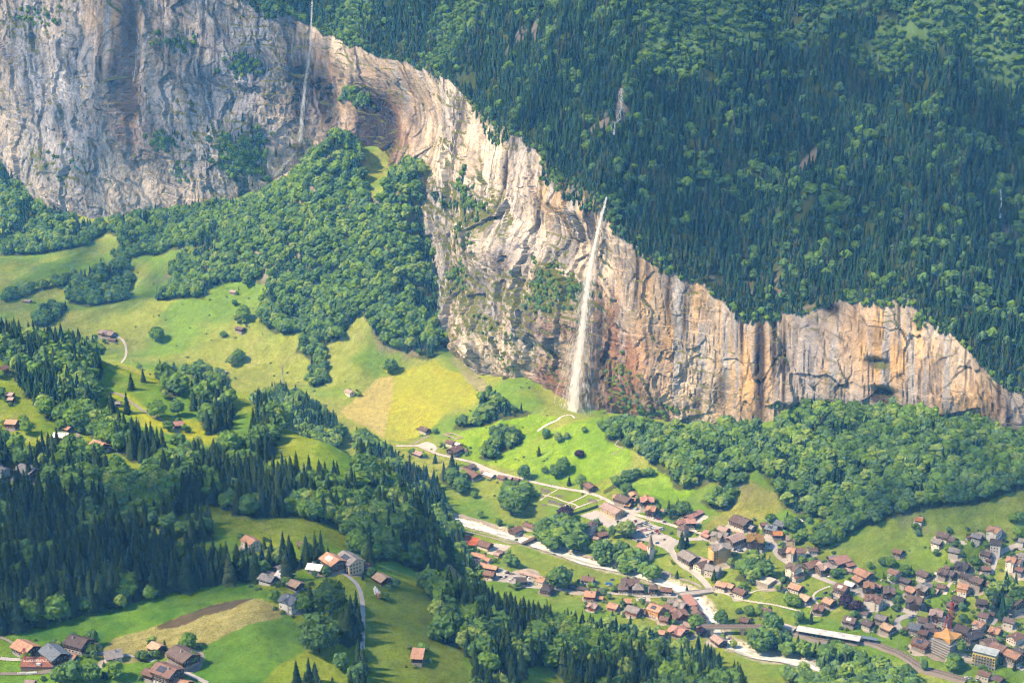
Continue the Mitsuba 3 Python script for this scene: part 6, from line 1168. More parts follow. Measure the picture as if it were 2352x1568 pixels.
CARS = [(118.5,1633.7,112,'row'),(120,1634.3,112,'row'),(121.5,1634.9,112,'row'),(123,1635.5,112,'row'),(124.5,1636.2,112,'row'),(126,1636.8,112,'row'),(127.5,1637.4,112,'row'),
 (129.1,1638,112,'row'),(130.6,1638.6,112,'row'),(132.1,1639.2,112,'row'),(133.6,1639.8,112,'row'),(135.1,1640.4,112,'row'),(129.6,1626.8,109,'row'),(131.2,1627.4,109,'row'),
 (132.8,1627.9,109,'row'),(134.4,1628.4,109,'row'),(136,1629,109,'row'),(137.6,1629.5,109,'row'),(139.2,1630,109,'row'),(140.7,1630.6,109,'row'),(142.3,1631.1,109,'row'),
 (143.9,1631.6,109,'row'),(145.5,1632.2,109,'row'),(147.1,1632.7,109,'row'),(148.7,1633.2,109,'row'),(132,1630.7,109,'row'),(133.6,1631.2,109,'row'),(135.2,1631.8,109,'row'),
 (136.8,1632.4,109,'row'),(138.4,1632.9,109,'row'),(140,1633.5,109,'row'),(141.6,1634.1,109,'row'),(143.2,1634.6,109,'row'),(144.9,1635.2,109,'row'),(146.5,1635.7,109,'row'),
 (148.1,1636.3,109,'row'),(131.2,1618.7,105,'row'),(132.9,1619.2,105,'row'),(134.6,1619.6,105,'row'),(136.3,1620.1,105,'row'),(138,1620.6,105,'row'),(139.7,1621,105,'row'),
 (141.4,1621.5,105,'row'),(143.1,1622,105,'row'),(144.9,1622.4,105,'row'),(146.6,1622.9,105,'row'),(148.3,1623.4,105,'row'),(150,1623.8,105,'row'),(151.7,1624.3,105,'row'),
 (153.4,1624.8,105,'row'),(141.3,1621.9,119,'row'),(142.8,1622.7,119,'row'),(144.3,1623.6,119,'row'),(145.9,1624.5,119,'row'),(147.4,1625.3,119,'row'),(148.9,1626.2,119,'row'),
 (150.5,1627.1,119,'row'),(152,1627.9,119,'row'),(141.6,1609.8,121,'row'),(143.4,1610.9,121,'row'),(145.2,1612,121,'row'),(147,1613,121,'row'),(148.9,1614.1,121,'row'),
 (150.7,1615.2,121,'row'),(152.5,1616.3,121,'row'),(154.3,1617.4,121,'row'),(156.1,1618.5,121,'row'),(157.9,1619.5,121,'row'),(159.7,1620.6,121,'row'),(161.5,1621.7,121,'row'),
 (163.3,1622.8,121,'row'),(128.1,1609.9,44,'row'),(129.6,1608.4,44,'row'),(131,1606.9,44,'row'),(132.5,1605.3,44,'row'),(133.9,1603.8,44,'row'),(135.4,1602.3,44,'row'),
 (137.8,1662.3,28,'on the village square'),(117.2,1653.9,65,'on the village square'),(123.8,1652.4,12,'on the village square'),(115.5,1645,49,'on the village square'),
 (126.6,1657.2,-4,'on the village square'),(139.7,1600.9,33,'on the village square'),(114,1627,-20,'on the village square'),(115.8,1627.9,17,'on the village square'),
 (162.1,1600.8,54,'on the village square'),(154.5,1595.5,1,'on the village square'),(157.6,1613.3,38,'on the village square'),(95.3,1715.4,28,'along the upper village lanes'),
 (94,1714.4,65,'along the upper village lanes'),(155.6,1642.6,12,'along the upper village lanes'),(157.4,1641.5,49,'along the upper village lanes'),
 (159.3,1640.3,-4,'along the upper village lanes'),(164.6,1637.8,33,'along the upper village lanes'),(165.6,1635.6,-20,'along the upper village lanes'),
 (189.9,1605.8,17,'along the upper village lanes'),(199.4,1610.7,54,'along the upper village lanes'),(210,1589.2,1,'along the upper village lanes'),
 (91.8,1631.4,38,'along the upper village lanes'),(210.1,1589.2,41,'around the moss-roofed hotel'),(237.6,1619.7,-12,'around the moss-roofed hotel'),
 (256.4,1600.6,25,'around the moss-roofed hotel'),(258.5,1598.2,62,'around the moss-roofed hotel'),(233.5,1566.7,9,'around the moss-roofed hotel'),
 (236,1564.3,46,'around the moss-roofed hotel'),(239.5,1563.8,-7,'around the moss-roofed hotel'),(268,1573.3,30,'around the moss-roofed hotel'),
 (269.9,1573,67,'around the moss-roofed hotel'),(267.7,1571.4,14,'around the moss-roofed hotel'),(264.8,1567.8,51,'around the moss-roofed hotel'),
 (280.8,1571.1,-2,'around the moss-roofed hotel'),(320.7,1505.2,41,'along the lower main street'),(322,1502.9,-12,'along the lower main street'),
 (328.8,1503.5,25,'along the lower main street'),(339.1,1470.4,62,'along the lower main street'),(341.6,1469.8,9,'along the lower main street'),
 (301,1464.4,46,'along the lower main street'),(303.9,1463.8,-7,'along the lower main street'),(311.2,1473.5,30,'along the lower main street'),
 (218.8,1484,67,'along the lower main street'),(221.4,1481.6,14,'along the lower main street'),(369.2,1486.8,54,'among the right-hand village houses'),
 (493.4,1495.7,1,'among the right-hand village houses'),(464.7,1496.5,38,'among the right-hand village houses'),(501,1487.9,-15,'among the right-hand village houses'),
 (497.8,1486.9,22,'among the right-hand village houses'),(435.3,1461.6,59,'among the right-hand village houses'),(432.1,1451,6,'among the right-hand village houses'),
 (425.5,1457.2,43,'among the right-hand village houses'),(403.1,1430.3,-10,'among the right-hand village houses'),(404.8,1427.7,27,'among the right-hand village houses'),
 (430.6,1470.2,64,'among the right-hand village houses'),(377.7,1435.1,11,'among the right-hand village houses'),(381.7,1419.6,67,'in the lower right of the village'),
 (383.3,1418.1,14,'in the lower right of the village'),(385.7,1420.6,51,'in the lower right of the village'),(387.9,1420,-2,'in the lower right of the village'),
 (372.5,1424.1,35,'in the lower right of the village'),(348,1435.4,-18,'in the lower right of the village'),(381.9,1389.5,19,'in the lower right of the village'),
 (379.2,1393.3,56,'in the lower right of the village'),(423.9,1363.6,3,'in the lower right of the village'),(423.3,1355.4,40,'in the lower right of the village'),
 (412.7,1324.2,-13,'in the lower right of the village'),(415.9,1323.2,24,'in the lower right of the village'),(421.4,1320.4,61,'in the lower right of the village'),
 (466.5,1334.8,8,'in the lower right of the village'),(422.2,1365.2,45,'in the lower right of the village'),(-7.2,1534,55,'in the car yard below the river meadow'),
 (-4.1,1533,2,'in the car yard below the river meadow'),(-1.7,1531,39,'in the car yard below the river meadow'),(-11.9,1524,-14,'in the car yard below the river meadow'),
 (-8.7,1521,23,'in the car yard below the river meadow'),(-6.4,1524,60,'in the car yard below the river meadow'),(-14.2,1519.9,7,'in the car yard below the river meadow'),
 (-2.5,1515,44,'in the car yard below the river meadow'),(-0.8,1518,-9,'in the car yard below the river meadow'),(2.2,1522,28,'in the car yard below the river meadow'),
 (15.5,1525.9,65,'in the car yard below the river meadow'),(18.3,1524.9,12,'in the car yard below the river meadow'),(17.5,1520.9,49,'in the car yard below the river meadow'),
 (18.1,1510.9,-4,'in the car yard below the river meadow'),(16.5,1506.9,33,'in the car yard below the river meadow'),(-16.8,1543.9,-20,'in the car yard below the river meadow'),
 (0.7,1531,17,'in the car yard below the river meadow'),(-4.9,1536,54,'in the car yard below the river meadow'),(72.9,1510.2,55,'beside the riverside houses'),
 (102.4,1522.6,2,'beside the riverside houses'),(101.9,1506.6,39,'beside the riverside houses'),(97.8,1509.8,-14,'beside the riverside houses'),
 (131.8,1482.1,68,'near the road bridge'),(131.5,1478.2,15,'near the road bridge'),(131.1,1473.2,52,'near the road bridge'),(131.3,1470.2,-1,'near the road bridge'),
 (126.8,1476.6,36,'near the road bridge'),(178.9,1449,-17,'near the road bridge'),(179.5,1443.9,20,'near the road bridge'),(177.8,1453.2,57,'near the road bridge'),
 (219.2,1483.9,4,'near the road bridge'),(221.9,1481.5,41,'near the road bridge'),]
g = np.random.default_rng(31)
for x, y, yaw, where in CARS:
    ci = g.choice(8, p=[.27, .2, .17, .13, .08, .06, .05, .04]); k = key_for('car')
    z = gz(x, y) + .22
    tw = T().translate([x, y, z]).rotate([0, 0, 1], float(yaw + g.normal(0, 4)))
    for part, d in zip(('body', 'window', 'wheel'), MODELS[ci]): scene[f'{k}__{part}'] = {**d, 'to_world': tw}
    labels[f'{k}__wheel'] = {'kind': 'stuff'}
    w_ = 'in the long rows of the village car park' if where == 'row' else where
    tag(k, f'{CAR_COLOURS[ci][0]} car parked {w_}', 'car', f'{CAR_COLOURS[ci][0]} cars parked {w_}')

# ------------------------------------------------------------------ people and cows, a few pixels each
from manifold3d import Manifold
def chain(bones):
    """one continuous body: hulls of spheres along the bones"""
    out = []
    for a, b, ra, rb in bones:
        out.append(Manifold.batch_hull([Manifold.sphere(ra, 10).translate(a), Manifold.sphere(rb, 10).translate(b)]))
    m = out[0]
    for o in out[1:]: m = m + o
    q = m.to_mesh(); return np.array(q.vert_properties[:, :3], float), np.array(q.tri_verts)
BODY = chain([((0, .09, .92), (0, .10, .48), .085, .065), ((0, .10, .48), (.04, .10, .06), .062, .045), ((.04, .10, .06), (.17, .10, .045), .045, .035), ((0, -.09, .92), (.14, -.10, .50), .085, .065), ((.14, -.10, .50), (.02, -.10, .07), .062, .045), ((.02, -.10, .07), (.15, -.10, .045), .045, .035),
              ((0, 0, .95), (0, 0, 1.22), .14, .15), ((0, 0, 1.22), (0, 0, 1.36), .15, .11), ((0, .10, 1.38), (0, -.10, 1.38), .075, .075), ((0, .17, 1.38), (.02, .24, 1.10), .052, .042), ((.02, .24, 1.10), (.12, .23, .86), .04, .032), ((0, -.17, 1.38), (-.02, -.24, 1.10), .052, .042), ((-.02, -.24, 1.10), (.06, -.25, .85), .04, .032),
              ((0, 0, 1.40), (0, 0, 1.52), .055, .055), ((.01, 0, 1.58), (.015, 0, 1.67), .088, .092)])
SHIRTS = [('white top', (.7, .68, .65)), ('dark jacket', (.05, .05, .07)), ('red jacket', (.45, .05, .04)), ('blue shirt', (.08, .16, .38))]
PERSON = []
for nm, c in SHIRTS:
    z = BODY[0][:, 2]; cl = np.where((z < .93)[:, None], (.07, .08, .12), c); cl = np.where((z > 1.47)[:, None], (.45, .30, .22), cl); cl = np.where((z > 1.66)[:, None], (.08, .05, .03), cl); cl = np.where((z < .09)[:, None], (.04, .035, .03), cl)
    PERSON.append(mikit.ply(BODY, 'paint', smooth=True, color=cl))
PEOPLE = [(96.8,1704.3,296,'on the lane above the graveyard'),(93,1709.5,341,'on the lane above the graveyard'),(94.7,1706.4,311,'on the lane above the graveyard'),
 (96.5,1704.3,271,'on the lane above the graveyard'),(92.9,1709.5,137,'on the lane above the graveyard'),(90.8,1712.6,145,'on the lane above the graveyard'),
 (92.9,1709.5,269,'on the lane above the graveyard'),(100,1699.1,346,'on the lane above the graveyard'),(90.2,1712.6,152,'on the lane above the graveyard'),
 (102,1696.9,224,'on the lane above the graveyard'),(87.7,1716.8,132,'on the lane above the graveyard'),(98,1701.2,22,'on the lane above the graveyard'),
 (114.3,1682.1,162,'outside the lane inn'),(120,1676.7,33,'outside the lane inn'),(112.3,1684.3,110,'outside the lane inn'),(113,1683.2,202,'outside the lane inn'),
 (116.7,1679,312,'outside the lane inn'),(115.6,1679,245,'outside the lane inn'),(118.2,1677.8,351,'outside the lane inn'),(124.9,1672.3,114,'outside the lane inn'),
 (111.4,1683.3,161,'outside the lane inn'),(120.6,1674.7,318,'outside the lane inn'),(116.4,1679,169,'outside the lane inn'),(117.1,1677.9,310,'outside the lane inn'),
 (159.4,1615.2,312,'beside the square'),(162.5,1616.9,209,'beside the square'),(161.8,1610.9,162,'beside the square'),(166.2,1612.5,140,'beside the square'),
 (168,1609.3,115,'beside the square'),(278.2,1575.6,349,'outside the moss-roofed hotel'),(277.1,1577.8,29,'outside the moss-roofed hotel'),
 (273.2,1577.5,121,'outside the moss-roofed hotel'),(276.7,1576.9,324,'outside the moss-roofed hotel'),(281.5,1578.1,206,'outside the moss-roofed hotel'),
 (274,1577.4,334,'outside the moss-roofed hotel'),(279,1576.5,187,'outside the moss-roofed hotel'),(276.6,1577.9,179,'outside the moss-roofed hotel'),
 (199.5,1496.8,226,'at the bridge bend'),(199.4,1500.8,102,'at the bridge bend'),]
for i, (x, y, yaw, where) in enumerate(PEOPLE):
    k = key_for('person'); j = i % 4
    scene[k] = {**PERSON[j], 'to_world': T().translate([x, y, gz(x, y) + .30]).rotate([0, 0, 1], float(yaw))}
    tag(k, f'person in {SHIRTS[j][0]} standing {where}', 'person', f'people in {SHIRTS[j][0]} {where}')
COW = chain([((-.75, 0, 1.05), (.65, 0, 1.02), .34, .36), ((.65, 0, 1.1), (1.1, 0, 1.05), .24, .15), ((1.1, 0, 1.02), (1.42, 0, .72), .14, .08), ((1.12, .05, 1.15), (1.08, .28, 1.14), .05, .03), ((1.12, -.05, 1.15), (1.08, -.28, 1.14), .05, .03),
             *[((x, s * .2, .85), (x + .02, s * .2, .45), .13, .075) for x in (-.75, .6) for s in (-1, 1)], *[((x + .02, s * .2, .45), (x - .02, s * .2, .05), .07, .05) for x in (-.75, .6) for s in (-1, 1)], ((-1.05, 0, 1.15), (-1.15, 0, .55), .04, .035), ((-.45, 0, .72), (-.3, 0, .70), .14, .12)])
cv_ = BODY[0]
spot = fb(COW[0][:, 0], COW[0][:, 1], COW[0][:, 2], .55, 2, 651)
COWP = mikit.ply(COW, 'paint', smooth=True, color=lerp((.55, .42, .30), (.24, .13, .075), ss(.45, .55, spot)))
COWS = [[-533.9,2114.6],[-530.7,2111.3],[-528.7,2112.9],[-525.5,2107.5],[-522.2,2105.2],[-518.5,2101],[-515.2,2097.7],[-511.8,2093.3],[-510.6,2096.7],[-506.8,2089.4],]
for i, (x, y) in enumerate(COWS):
    k = key_for('cow'); scene[k] = {**COWP, 'to_world': T().translate([x, y, gz(x, y) + .02]).rotate([0, 0, 1], float(i * 77 % 360))}
    tag(k, 'brown and cream cow grazing along the sunny terrace rim', 'cow', 'cows grazing on the terrace rim')
# ------------------------------------------------------------------ graveyard
st = MB().prism([(-.38, 0), (.38, 0), (.38, .75), (.2, .98), (-.2, .98), (-.38, .75)], -.08, .08, (.46, .43, .40)).box(.08, 1.7, -.42, .42, -.1, .14, (.30, .27, .22))
st.box(.3, 1.5, -.3, .3, .14, .32, (.20, .16, .06))
STONE_P = mikit.ply((np.vstack(st.v), np.vstack(st.f)), 'paint', color=np.vstack(st.c))
GRAVES = [[49.4,1719.3],[49.9,1718.3],[50.3,1716.3],[50.4,1719.3],[50.8,1717.2],[51.3,1716.2],[51.3,1719.2],[51.7,1717.2],[52.2,1716.2],[52.2,1718.2],[52.7,1717.2],[53.1,1715.2],
 [53.2,1718.2],[53.6,1717.2],[54,1715.1],[54.1,1718.1],[54.5,1716.1],[55,1715.1],[55,1718.1],[55.4,1716.1],[55.9,1714.1],[55.9,1717.1],[56.4,1716.1],[56.8,1714.1],[85.2,1699.9],
 [85.5,1698.8],[85.8,1696.8],[86,1694.8],[86.5,1699.8],[86.8,1697.8],[87,1695.8],[87.3,1693.8],[87.8,1698.7],[88,1696.7],[88.3,1694.7],[88.6,1692.7],[89,1697.7],[89.3,1695.7],
 [89.6,1693.6],[89.9,1692.6],[90.3,1696.6],[90.6,1695.6],[90.9,1693.6],[91.1,1691.5],[91.6,1696.5],[91.9,1694.5],[92.1,1692.5],[92.4,1690.5],[92.9,1695.5],[93.1,1693.4],
 [93.4,1691.4],[93.6,1689.4],[94.1,1694.4],[94.4,1692.4],[94.7,1691.4],[94.9,1689.3],[51.2,1700.2],[51.6,1698.2],[52.1,1697.2],[52.2,1700.2],[52.6,1698.2],[53,1696.2],
 [53.2,1699.2],[53.6,1698.2],[54.1,1696.1],[54.2,1699.1],[54.6,1697.1],[55.1,1696.1],[55.2,1699.1],[55.7,1697.1],[56.1,1695.1],[56.2,1698.1],[56.7,1697.1],[57.1,1695],[57.3,1698],
 [57.7,1696],[58.1,1695],[40.6,1708.5],[40.9,1706.5],[41.2,1704.5],[41.6,1702.5],[41.8,1707.5],[42.2,1706.5],[42.5,1704.5],[42.8,1702.5],[43,1707.5],[43.4,1705.4],[43.7,1703.4],
 [44,1702.4],[44.3,1707.4],[44.6,1705.4],[44.9,1703.4],[45.2,1701.4],[45.5,1706.4],[45.8,1704.4],[46.1,1703.4],[46.4,1701.4],[46.7,1706.4],[47,1704.4],[47.3,1702.3],[47.7,1700.3],
 [47.9,1705.3],[48.3,1704.3],[48.6,1702.3],[48.9,1700.3],[49.2,1705.3],[49.5,1703.3],[49.8,1701.3],[50.1,1700.3],[60.6,1692.9],[60.9,1691.9],[61.1,1689.9],[61.3,1687.9],
 [61.6,1686.9],[62,1692.9],[62.2,1690.9],[62.5,1688.8],[62.7,1687.8],[62.9,1685.8],[63.4,1691.8],[63.6,1689.8],[63.9,1688.8],[64.1,1686.8],[64.3,1685.8],[64.7,1690.8],[65,1689.8],
 [65.2,1687.7],[65.4,1685.7],[65.7,1684.7],[66.1,1690.7],[66.3,1688.7],[66.6,1686.7],[66.8,1685.7],[67,1683.7],[67.5,1689.7],[67.7,1687.6],[68,1686.6],[68.2,1684.6],[68.4,1682.6],
 [68.8,1688.6],[69.1,1687.6],[69.3,1685.6],[69.5,1683.6],[69.8,1682.6],[32.8,1739.7],[33.1,1737.7],[33.3,1735.7],[33.6,1732.7],[33.8,1730.7],[34.3,1739.7],[34.6,1736.7],
 [34.8,1734.7],[35.1,1731.6],[35.3,1729.6],[35.8,1738.6],[36.1,1735.6],[36.3,1733.6],[36.6,1731.6],[36.8,1728.6],[37.4,1737.6],[37.6,1735.6],[37.9,1732.6],[38.1,1730.6],
 [38.3,1727.6],[38.9,1736.6],[39.1,1734.6],[39.4,1731.6],[39.6,1729.5],[39.9,1727.5],[40.4,1735.5],[40.6,1733.5],[40.9,1731.5],[41.1,1728.5],[41.4,1726.5],[41.9,1734.5],
 [42.1,1732.5],[42.4,1730.5],[42.6,1727.5],[42.9,1725.5],[32,1719.7],[32.7,1717.7],[33.1,1718.7],[33.7,1716.7],[34.1,1718.7],[34.8,1716.6],[35.2,1717.6],[35.9,1715.6],
 [33.1,1699.7],[33.8,1697.7],[34.3,1699.7],[35,1697.6],[35.4,1698.6],[36.1,1696.6],[36.6,1698.6],[37.2,1696.6],[37.7,1698.6],[38.4,1696.6],]
for i, (x, y) in enumerate(GRAVES):
    k = key_for('gravestone'); scene[k] = {**STONE_P, 'to_world': T().translate([x, y, gz(x, y) + .1]).rotate([0, 0, 1], -62.0 + (i * 13 % 7) - 3).scale(1.15)}
    tag(k, 'small pale gravestone with a planted bed in the graveyard rows', 'gravestone', 'gravestones in the graveyard rows')

# ------------------------------------------------------------------ landmarks
MARKS = {'church':[145.0, 1568.3, 4.9],'church_nave':[138.4, 1577.9, 5.2],'crane':[414.5, 1393.7, 12.6],'site':[405.7, 1367.1, 7.3],'site_roof':[404.1, 1363.4, 6.6],
 'yellow':[432.6, 1338.8, 4.7],'canopy':[[273.3, 1413.8, 3.6], [329.5, 1392.6, 2.8], [324.5, 1383.4, 1.4], [274.4, 1400.4, 1.7]],'shelter':[337.7, 1389.6, 3.0],
 'mast':[-306.3, 2070.5, 17.8],
 'bales':[[-97.1, 1045.5, 230.8], [-95.4, 1037.6, 229.5], [-96.7, 1049.6, 231.0], [-92.7, 1034.9, 228.2], [-95.0, 1046.7, 230.3], [-92.5, 1037.9, 228.6], [-93.0, 1043.9, 229.4], [-90.7, 1038.0, 228.0]],
 'small_crane':[-312.8, 940.4, 227.3],'letter_roof':[[-313.7, 942.1, 227.4], [-295.0, 941.9, 227.4], [-314.6, 936.6, 227.0], [-294.8, 935.7, 226.9]],
 'viaduct':[[180.6, 1411.5, -0.5], [190.3, 1413.2, -1.4], [217.5, 1413.4, -1.0], [242.8, 1411.3, 1.0]],
 'rail':[[244.6, 1422.1, 2.3], [259.7, 1419.4, 3.4], [272.6, 1407.8, 2.7], [291.1, 1397.0, 1.8], [325.8, 1390.3, 2.3], [331.7, 1391.0, 2.8], [343.5, 1385.1, 3.0], [351.7, 1376.8, 2.8], [360.2, 1369.4, 2.9], [366.7, 1360.4, 2.6], [371.6, 1350.8, 2.1], [375.6, 1343.5, 1.6], [393.8, 1332.0, 1.5], [411.8, 1320.3, 0.7]],
 'hedge':[[67.4, 1671.6, 8.2], [81.2, 1675.0, 10.9], [94.8, 1679.3, 14.2]],'flag':[400.1, 1397.9, 11.6],'roadbridge':[[180.3, 1491.1, 0.4], [190.5, 1493.9, 1.2]],
 'coveredbridge':[[14.2, 1606.9, 2.0], [22.9, 1615.8, 2.1]],'garden_wall':[[-84.5, 1896.1, 16.4], [-73.0, 1893.6, 18.9], [-60.5, 1879.0, 18.9], [-66.9, 1877.8, 17.1]],
 'digger':[398.9, 1356.6, 5.2],'truck':[98.3, 1510.8, 1.8],
 'riverwall':[[121.8, 1556.2, 1.6], [132.8, 1555.3, 2.4], [144.1, 1546.3, 2.6], [153.6, 1537.3, 2.5], [162.5, 1530.4, 2.6]],}
def mk(n): return MARKS[n]
# church: white nave, tower with an eight-sided spire
cx0, cy0 = mk('church')[:2]; z = gz(cx0, cy0); at = (cx0, cy0, z, 118)
MB().box(-2.6, 2.6, -2.6, 2.6, -2, 14.5, (.68, .66, .61)).put('church__tower', at)
sp = MB()
for zz, r0, r1, z2 in ((14.5, 3.9, 2.5, 17.5), (17.5, 2.5, .08, 29.5)): sp.bar((0, 0, zz), (0, 0, z2), r0, (.24, .20, .15), 8, r1)
sp.put('church__spire', at)
MB().bar((0, 0, 29.3), (0, 0, 31), .08, (.5, .4, .1), 4).box(-.5, .5, -.06, .06, 30.2, 30.36, (.5, .4, .1)).put('church__cross', at)
w = MB()
for s in (-1, 1):
    w.box(-.7, .7, s * 2.6 if s > 0 else -2.66, 2.66 if s > 0 else -2.6, 11.2, 13.4, (.05, .03, .025)); w.box(2.6 if s > 0 else -2.66, 2.66 if s > 0 else -2.6, -.7, .7, 11.2, 13.4, (.05, .03, .025))
w.put('church__belfry_opening', at); labels['church__belfry_opening'] = {'kind': 'stuff'}
MB().prism([(-5.2, -2), (5.2, -2), (5.2, 6.5), (0, 11), (-5.2, 6.5)], 2.7, 20, (.66, .64, .59)).put('church__nave', at)
r_ = MB(); gable_roof(r_, 17.4, 10.4, 6.5, 4.5, np.array((.36, .20, .14)), np.random.default_rng(1), .6, .7); r_.v = [v + [11.4, 0, 0] for v in r_.v]; r_.put('church__nave_roof', at)
sub = MB().prism([(-3.6, -2), (3.6, -2), (3.6, 5), (0, 8.6), (-3.6, 5)], -9, -5.21, (.68, .66, .61)); sub2 = MB(); sub.v = [v + [0, -9, 0] for v in sub.v]; swap(sub, sub2); sub2.put('church__porch', at)
pr = MB(); q = MB(); gable_roof(pr, 4.6, 7.2, 5, 3.5, np.array((.16, .13, .12)), np.random.default_rng(2), .5, .5); pr.v = [v + [-7.2, -9, 0] for v in pr.v]; swap(pr, q); q.put('church__porch_roof', at)
tag('church', 'white village church with a pointed eight-sided spire beside the square', 'church')
# red tower crane, jib folded down
x, y = mk('crane')[:2]; z = gz(x, y); m = MB(); red = (.50, .05, .035)
def lattice(m, a, b, wd, c, n):
    a, b = np.array(a, float), np.array(b, float); t = (b - a) / np.linalg.norm(b - a); u = np.cross(t, [.2, .95, .1]); u /= np.linalg.norm(u); v = np.cross(t, u)
    cr = [u * wd + v * wd, u * wd - v * wd, -u * wd - v * wd, -u * wd + v * wd]
    for k in cr: m.bar(a + k, b + k, .12, c, 4)
    for i in range(n):
        p, q = a + (b - a) * i / n, a + (b - a) * (i + 1) / n
        for j in range(4): m.bar(p + cr[j], q + cr[(j + 1) % 4], .07, c, 3)
lattice(m, (0, 0, 0), (0, 0, 30), .75, red, 12); m.put('tower_crane__mast', (x, y, z, 20))
m = MB(); lattice(m, (.5, 0, 26), (5.5, 2, 12), .6, red, 8); lattice(m, (-1.5, 0, 25), (-9, -2, 3.5), .5, red, 10); m.bar((-9, -2, 3.5), (0, 0, 27), .07, (.3, .05, .04), 3); m.put('tower_crane__jib', (x, y, z, 20))
MB().box(-1.1, 1.1, -1.1, 1.1, 26.8, 29.5, red).put('tower_crane__cabin', (x, y, z, 20)); MB().box(-2.2, 2.2, -2.2, 2.2, -.5, .7, (.4, .38, .36)).put('tower_crane__ballast', (x, y, z, 20))
tag('tower_crane', 'red lattice tower crane with folded jib behind the scaffolded building', 'crane')
# scaffolded hotel under a folded orange roof
x, y = mk('site_roof')[:2]; z = gz(x, y); yaw = 38; at = (x, y, z, yaw)
m = MB().box(-9.5, 9.5, -9, 9, -5, 15, (.30, .28, .26)); m.put('scaffolded_hotel__wall', at)
m = MB()
for k_ in range(6): m.box(-11.2, 11.2, -10.8, 10.8, .4 + 2.6 * k_, .62 + 2.6 * k_, (.46, .44, .42))
m.put('scaffolded_hotel__floor_slab', at); labels['scaffolded_hotel__floor_slab'] = {'kind': 'stuff'}
m = MB()
for a in np.linspace(-11.4, 11.4, 10):
    for s in (-11, 11): m.bar((a, s, -3), (a, s, 16), .09, (.42, .43, .45), 4); m.bar((s * 1.04, a * .95, -3), (s * 1.04, a * .95, 16), .09, (.42, .43, .45), 4)
m.put('scaffolded_hotel__scaffold_pole', at); labels['scaffolded_hotel__scaffold_pole'] = {'kind': 'stuff'}
m = MB(); R0 = 13.2; tip, val = [], []
for k_ in range(4):
    a = math.radians(45 + 90 * k_); 
    c0 = np.array((0, 0, 22.5)); p = np.array((R0 * math.cos(a), R0 * math.sin(a), 15.2)); vl = np.array((8.3 * math.cos(a - .785), 8.3 * math.sin(a - .785), 17.2)); vr = np.array((8.3 * math.cos(a + .785), 8.3 * math.sin(a + .785), 17.2)); rd_ = np.array((R0 * .94 * math.cos(a), R0 * .94 * math.sin(a), 20.2))
    m.add([c0, vl, p, rd_], [(0, 1, 3), (1, 2, 3)], (.60, .335, .12)); m.add([c0, vr, p, rd_], [(0, 3, 1), (1, 3, 2)], (.66, .37, .14))
m.put('scaffolded_hotel__roof', at)
m = MB().box(-14, 10, -17, -9.01, -6, 1.2, (.60, .58, .54)); 
for a in np.arange(-13, 9, 3.6): m.box(a, a + 2.2, -17.06, -17, -3.2, -.8, (.06, .06, .07))
m.put('scaffolded_hotel__terrace', at)
tag('scaffolded_hotel', 'grey building under scaffolding with a folded bright orange roof', 'building')
# yellow flat-roofed hotel
x, y = mk('yellow')[:2]; z = gz(x, y); at = (x + 2, y + 6, z, -30)
MB().box(-11, 11, -7, 7, -5, 2.6, (.36, .35, .34)).put('flat_roofed_hotel__base', at)
MB().box(-10.5, 10.5, -6.5, 6.5, 2.6, 11.4, (.62, .50, .16)).put('flat_roofed_hotel__wall', at)
MB().box(-9.8, 9.8, -5.6, 6, 11.4, 14, (.30, .34, .37)).put('flat_roofed_hotel__top_floor', at)
r_ = MB().box(-11, 11, -7, 7, 14, 14.4, (.40, .45, .47)); sheet_cells(r_, (-11, -7, 14.42), (11, -7, 14.42), (-11, 7, 14.42), (11, 7, 14.42), 2, (.46, .52, .54), np.random.default_rng(3), .05); r_.put('flat_roofed_hotel__roof', at)
m = MB()
for fl in range(4):
    zc = 4.0 + fl * 2.9 if fl < 3 else 0.4
    for a in np.arange(-9, 9.5, 2.6):
        for s in (-1, 1): yb = s * (6.5 if fl < 3 else 7); m.box(a - .8, a + .8, min(yb, yb + s * .08), max(yb, yb + s * .08), zc - .8, zc + .9, (.04, .045, .055))
    for b in np.arange(-4.5, 5, 2.8):
        for s in (-1, 1): xb = s * (10.5 if fl < 3 else 11); m.box(min(xb, xb + s * .08), max(xb, xb + s * .08), b - .7, b + .7, zc - .8, zc + .9, (.04, .045, .055))
m.put('flat_roofed_hotel__window', at); labels['flat_roofed_hotel__window'] = {'kind': 'stuff'}
m = MB()
for fl in range(3):
    m.box(-8, 8, -7.9, -6.5, 2.7 + fl * 2.9, 2.9 + fl * 2.9, (.5, .48, .44)); m.box(-8, 8, -7.9, -7.8, 2.9 + fl * 2.9, 3.8 + fl * 2.9, (.22, .24, .27))
m.put('flat_roofed_hotel__balcony', at); MB().box(-24, -11.02, -6, 3, -5, 2.2, (.40, .38, .36)).put('flat_roofed_hotel__terrace', at)
tag('flat_roofed_hotel', 'yellow four-storey hotel with a pale flat roof at the lower right', 'hotel')
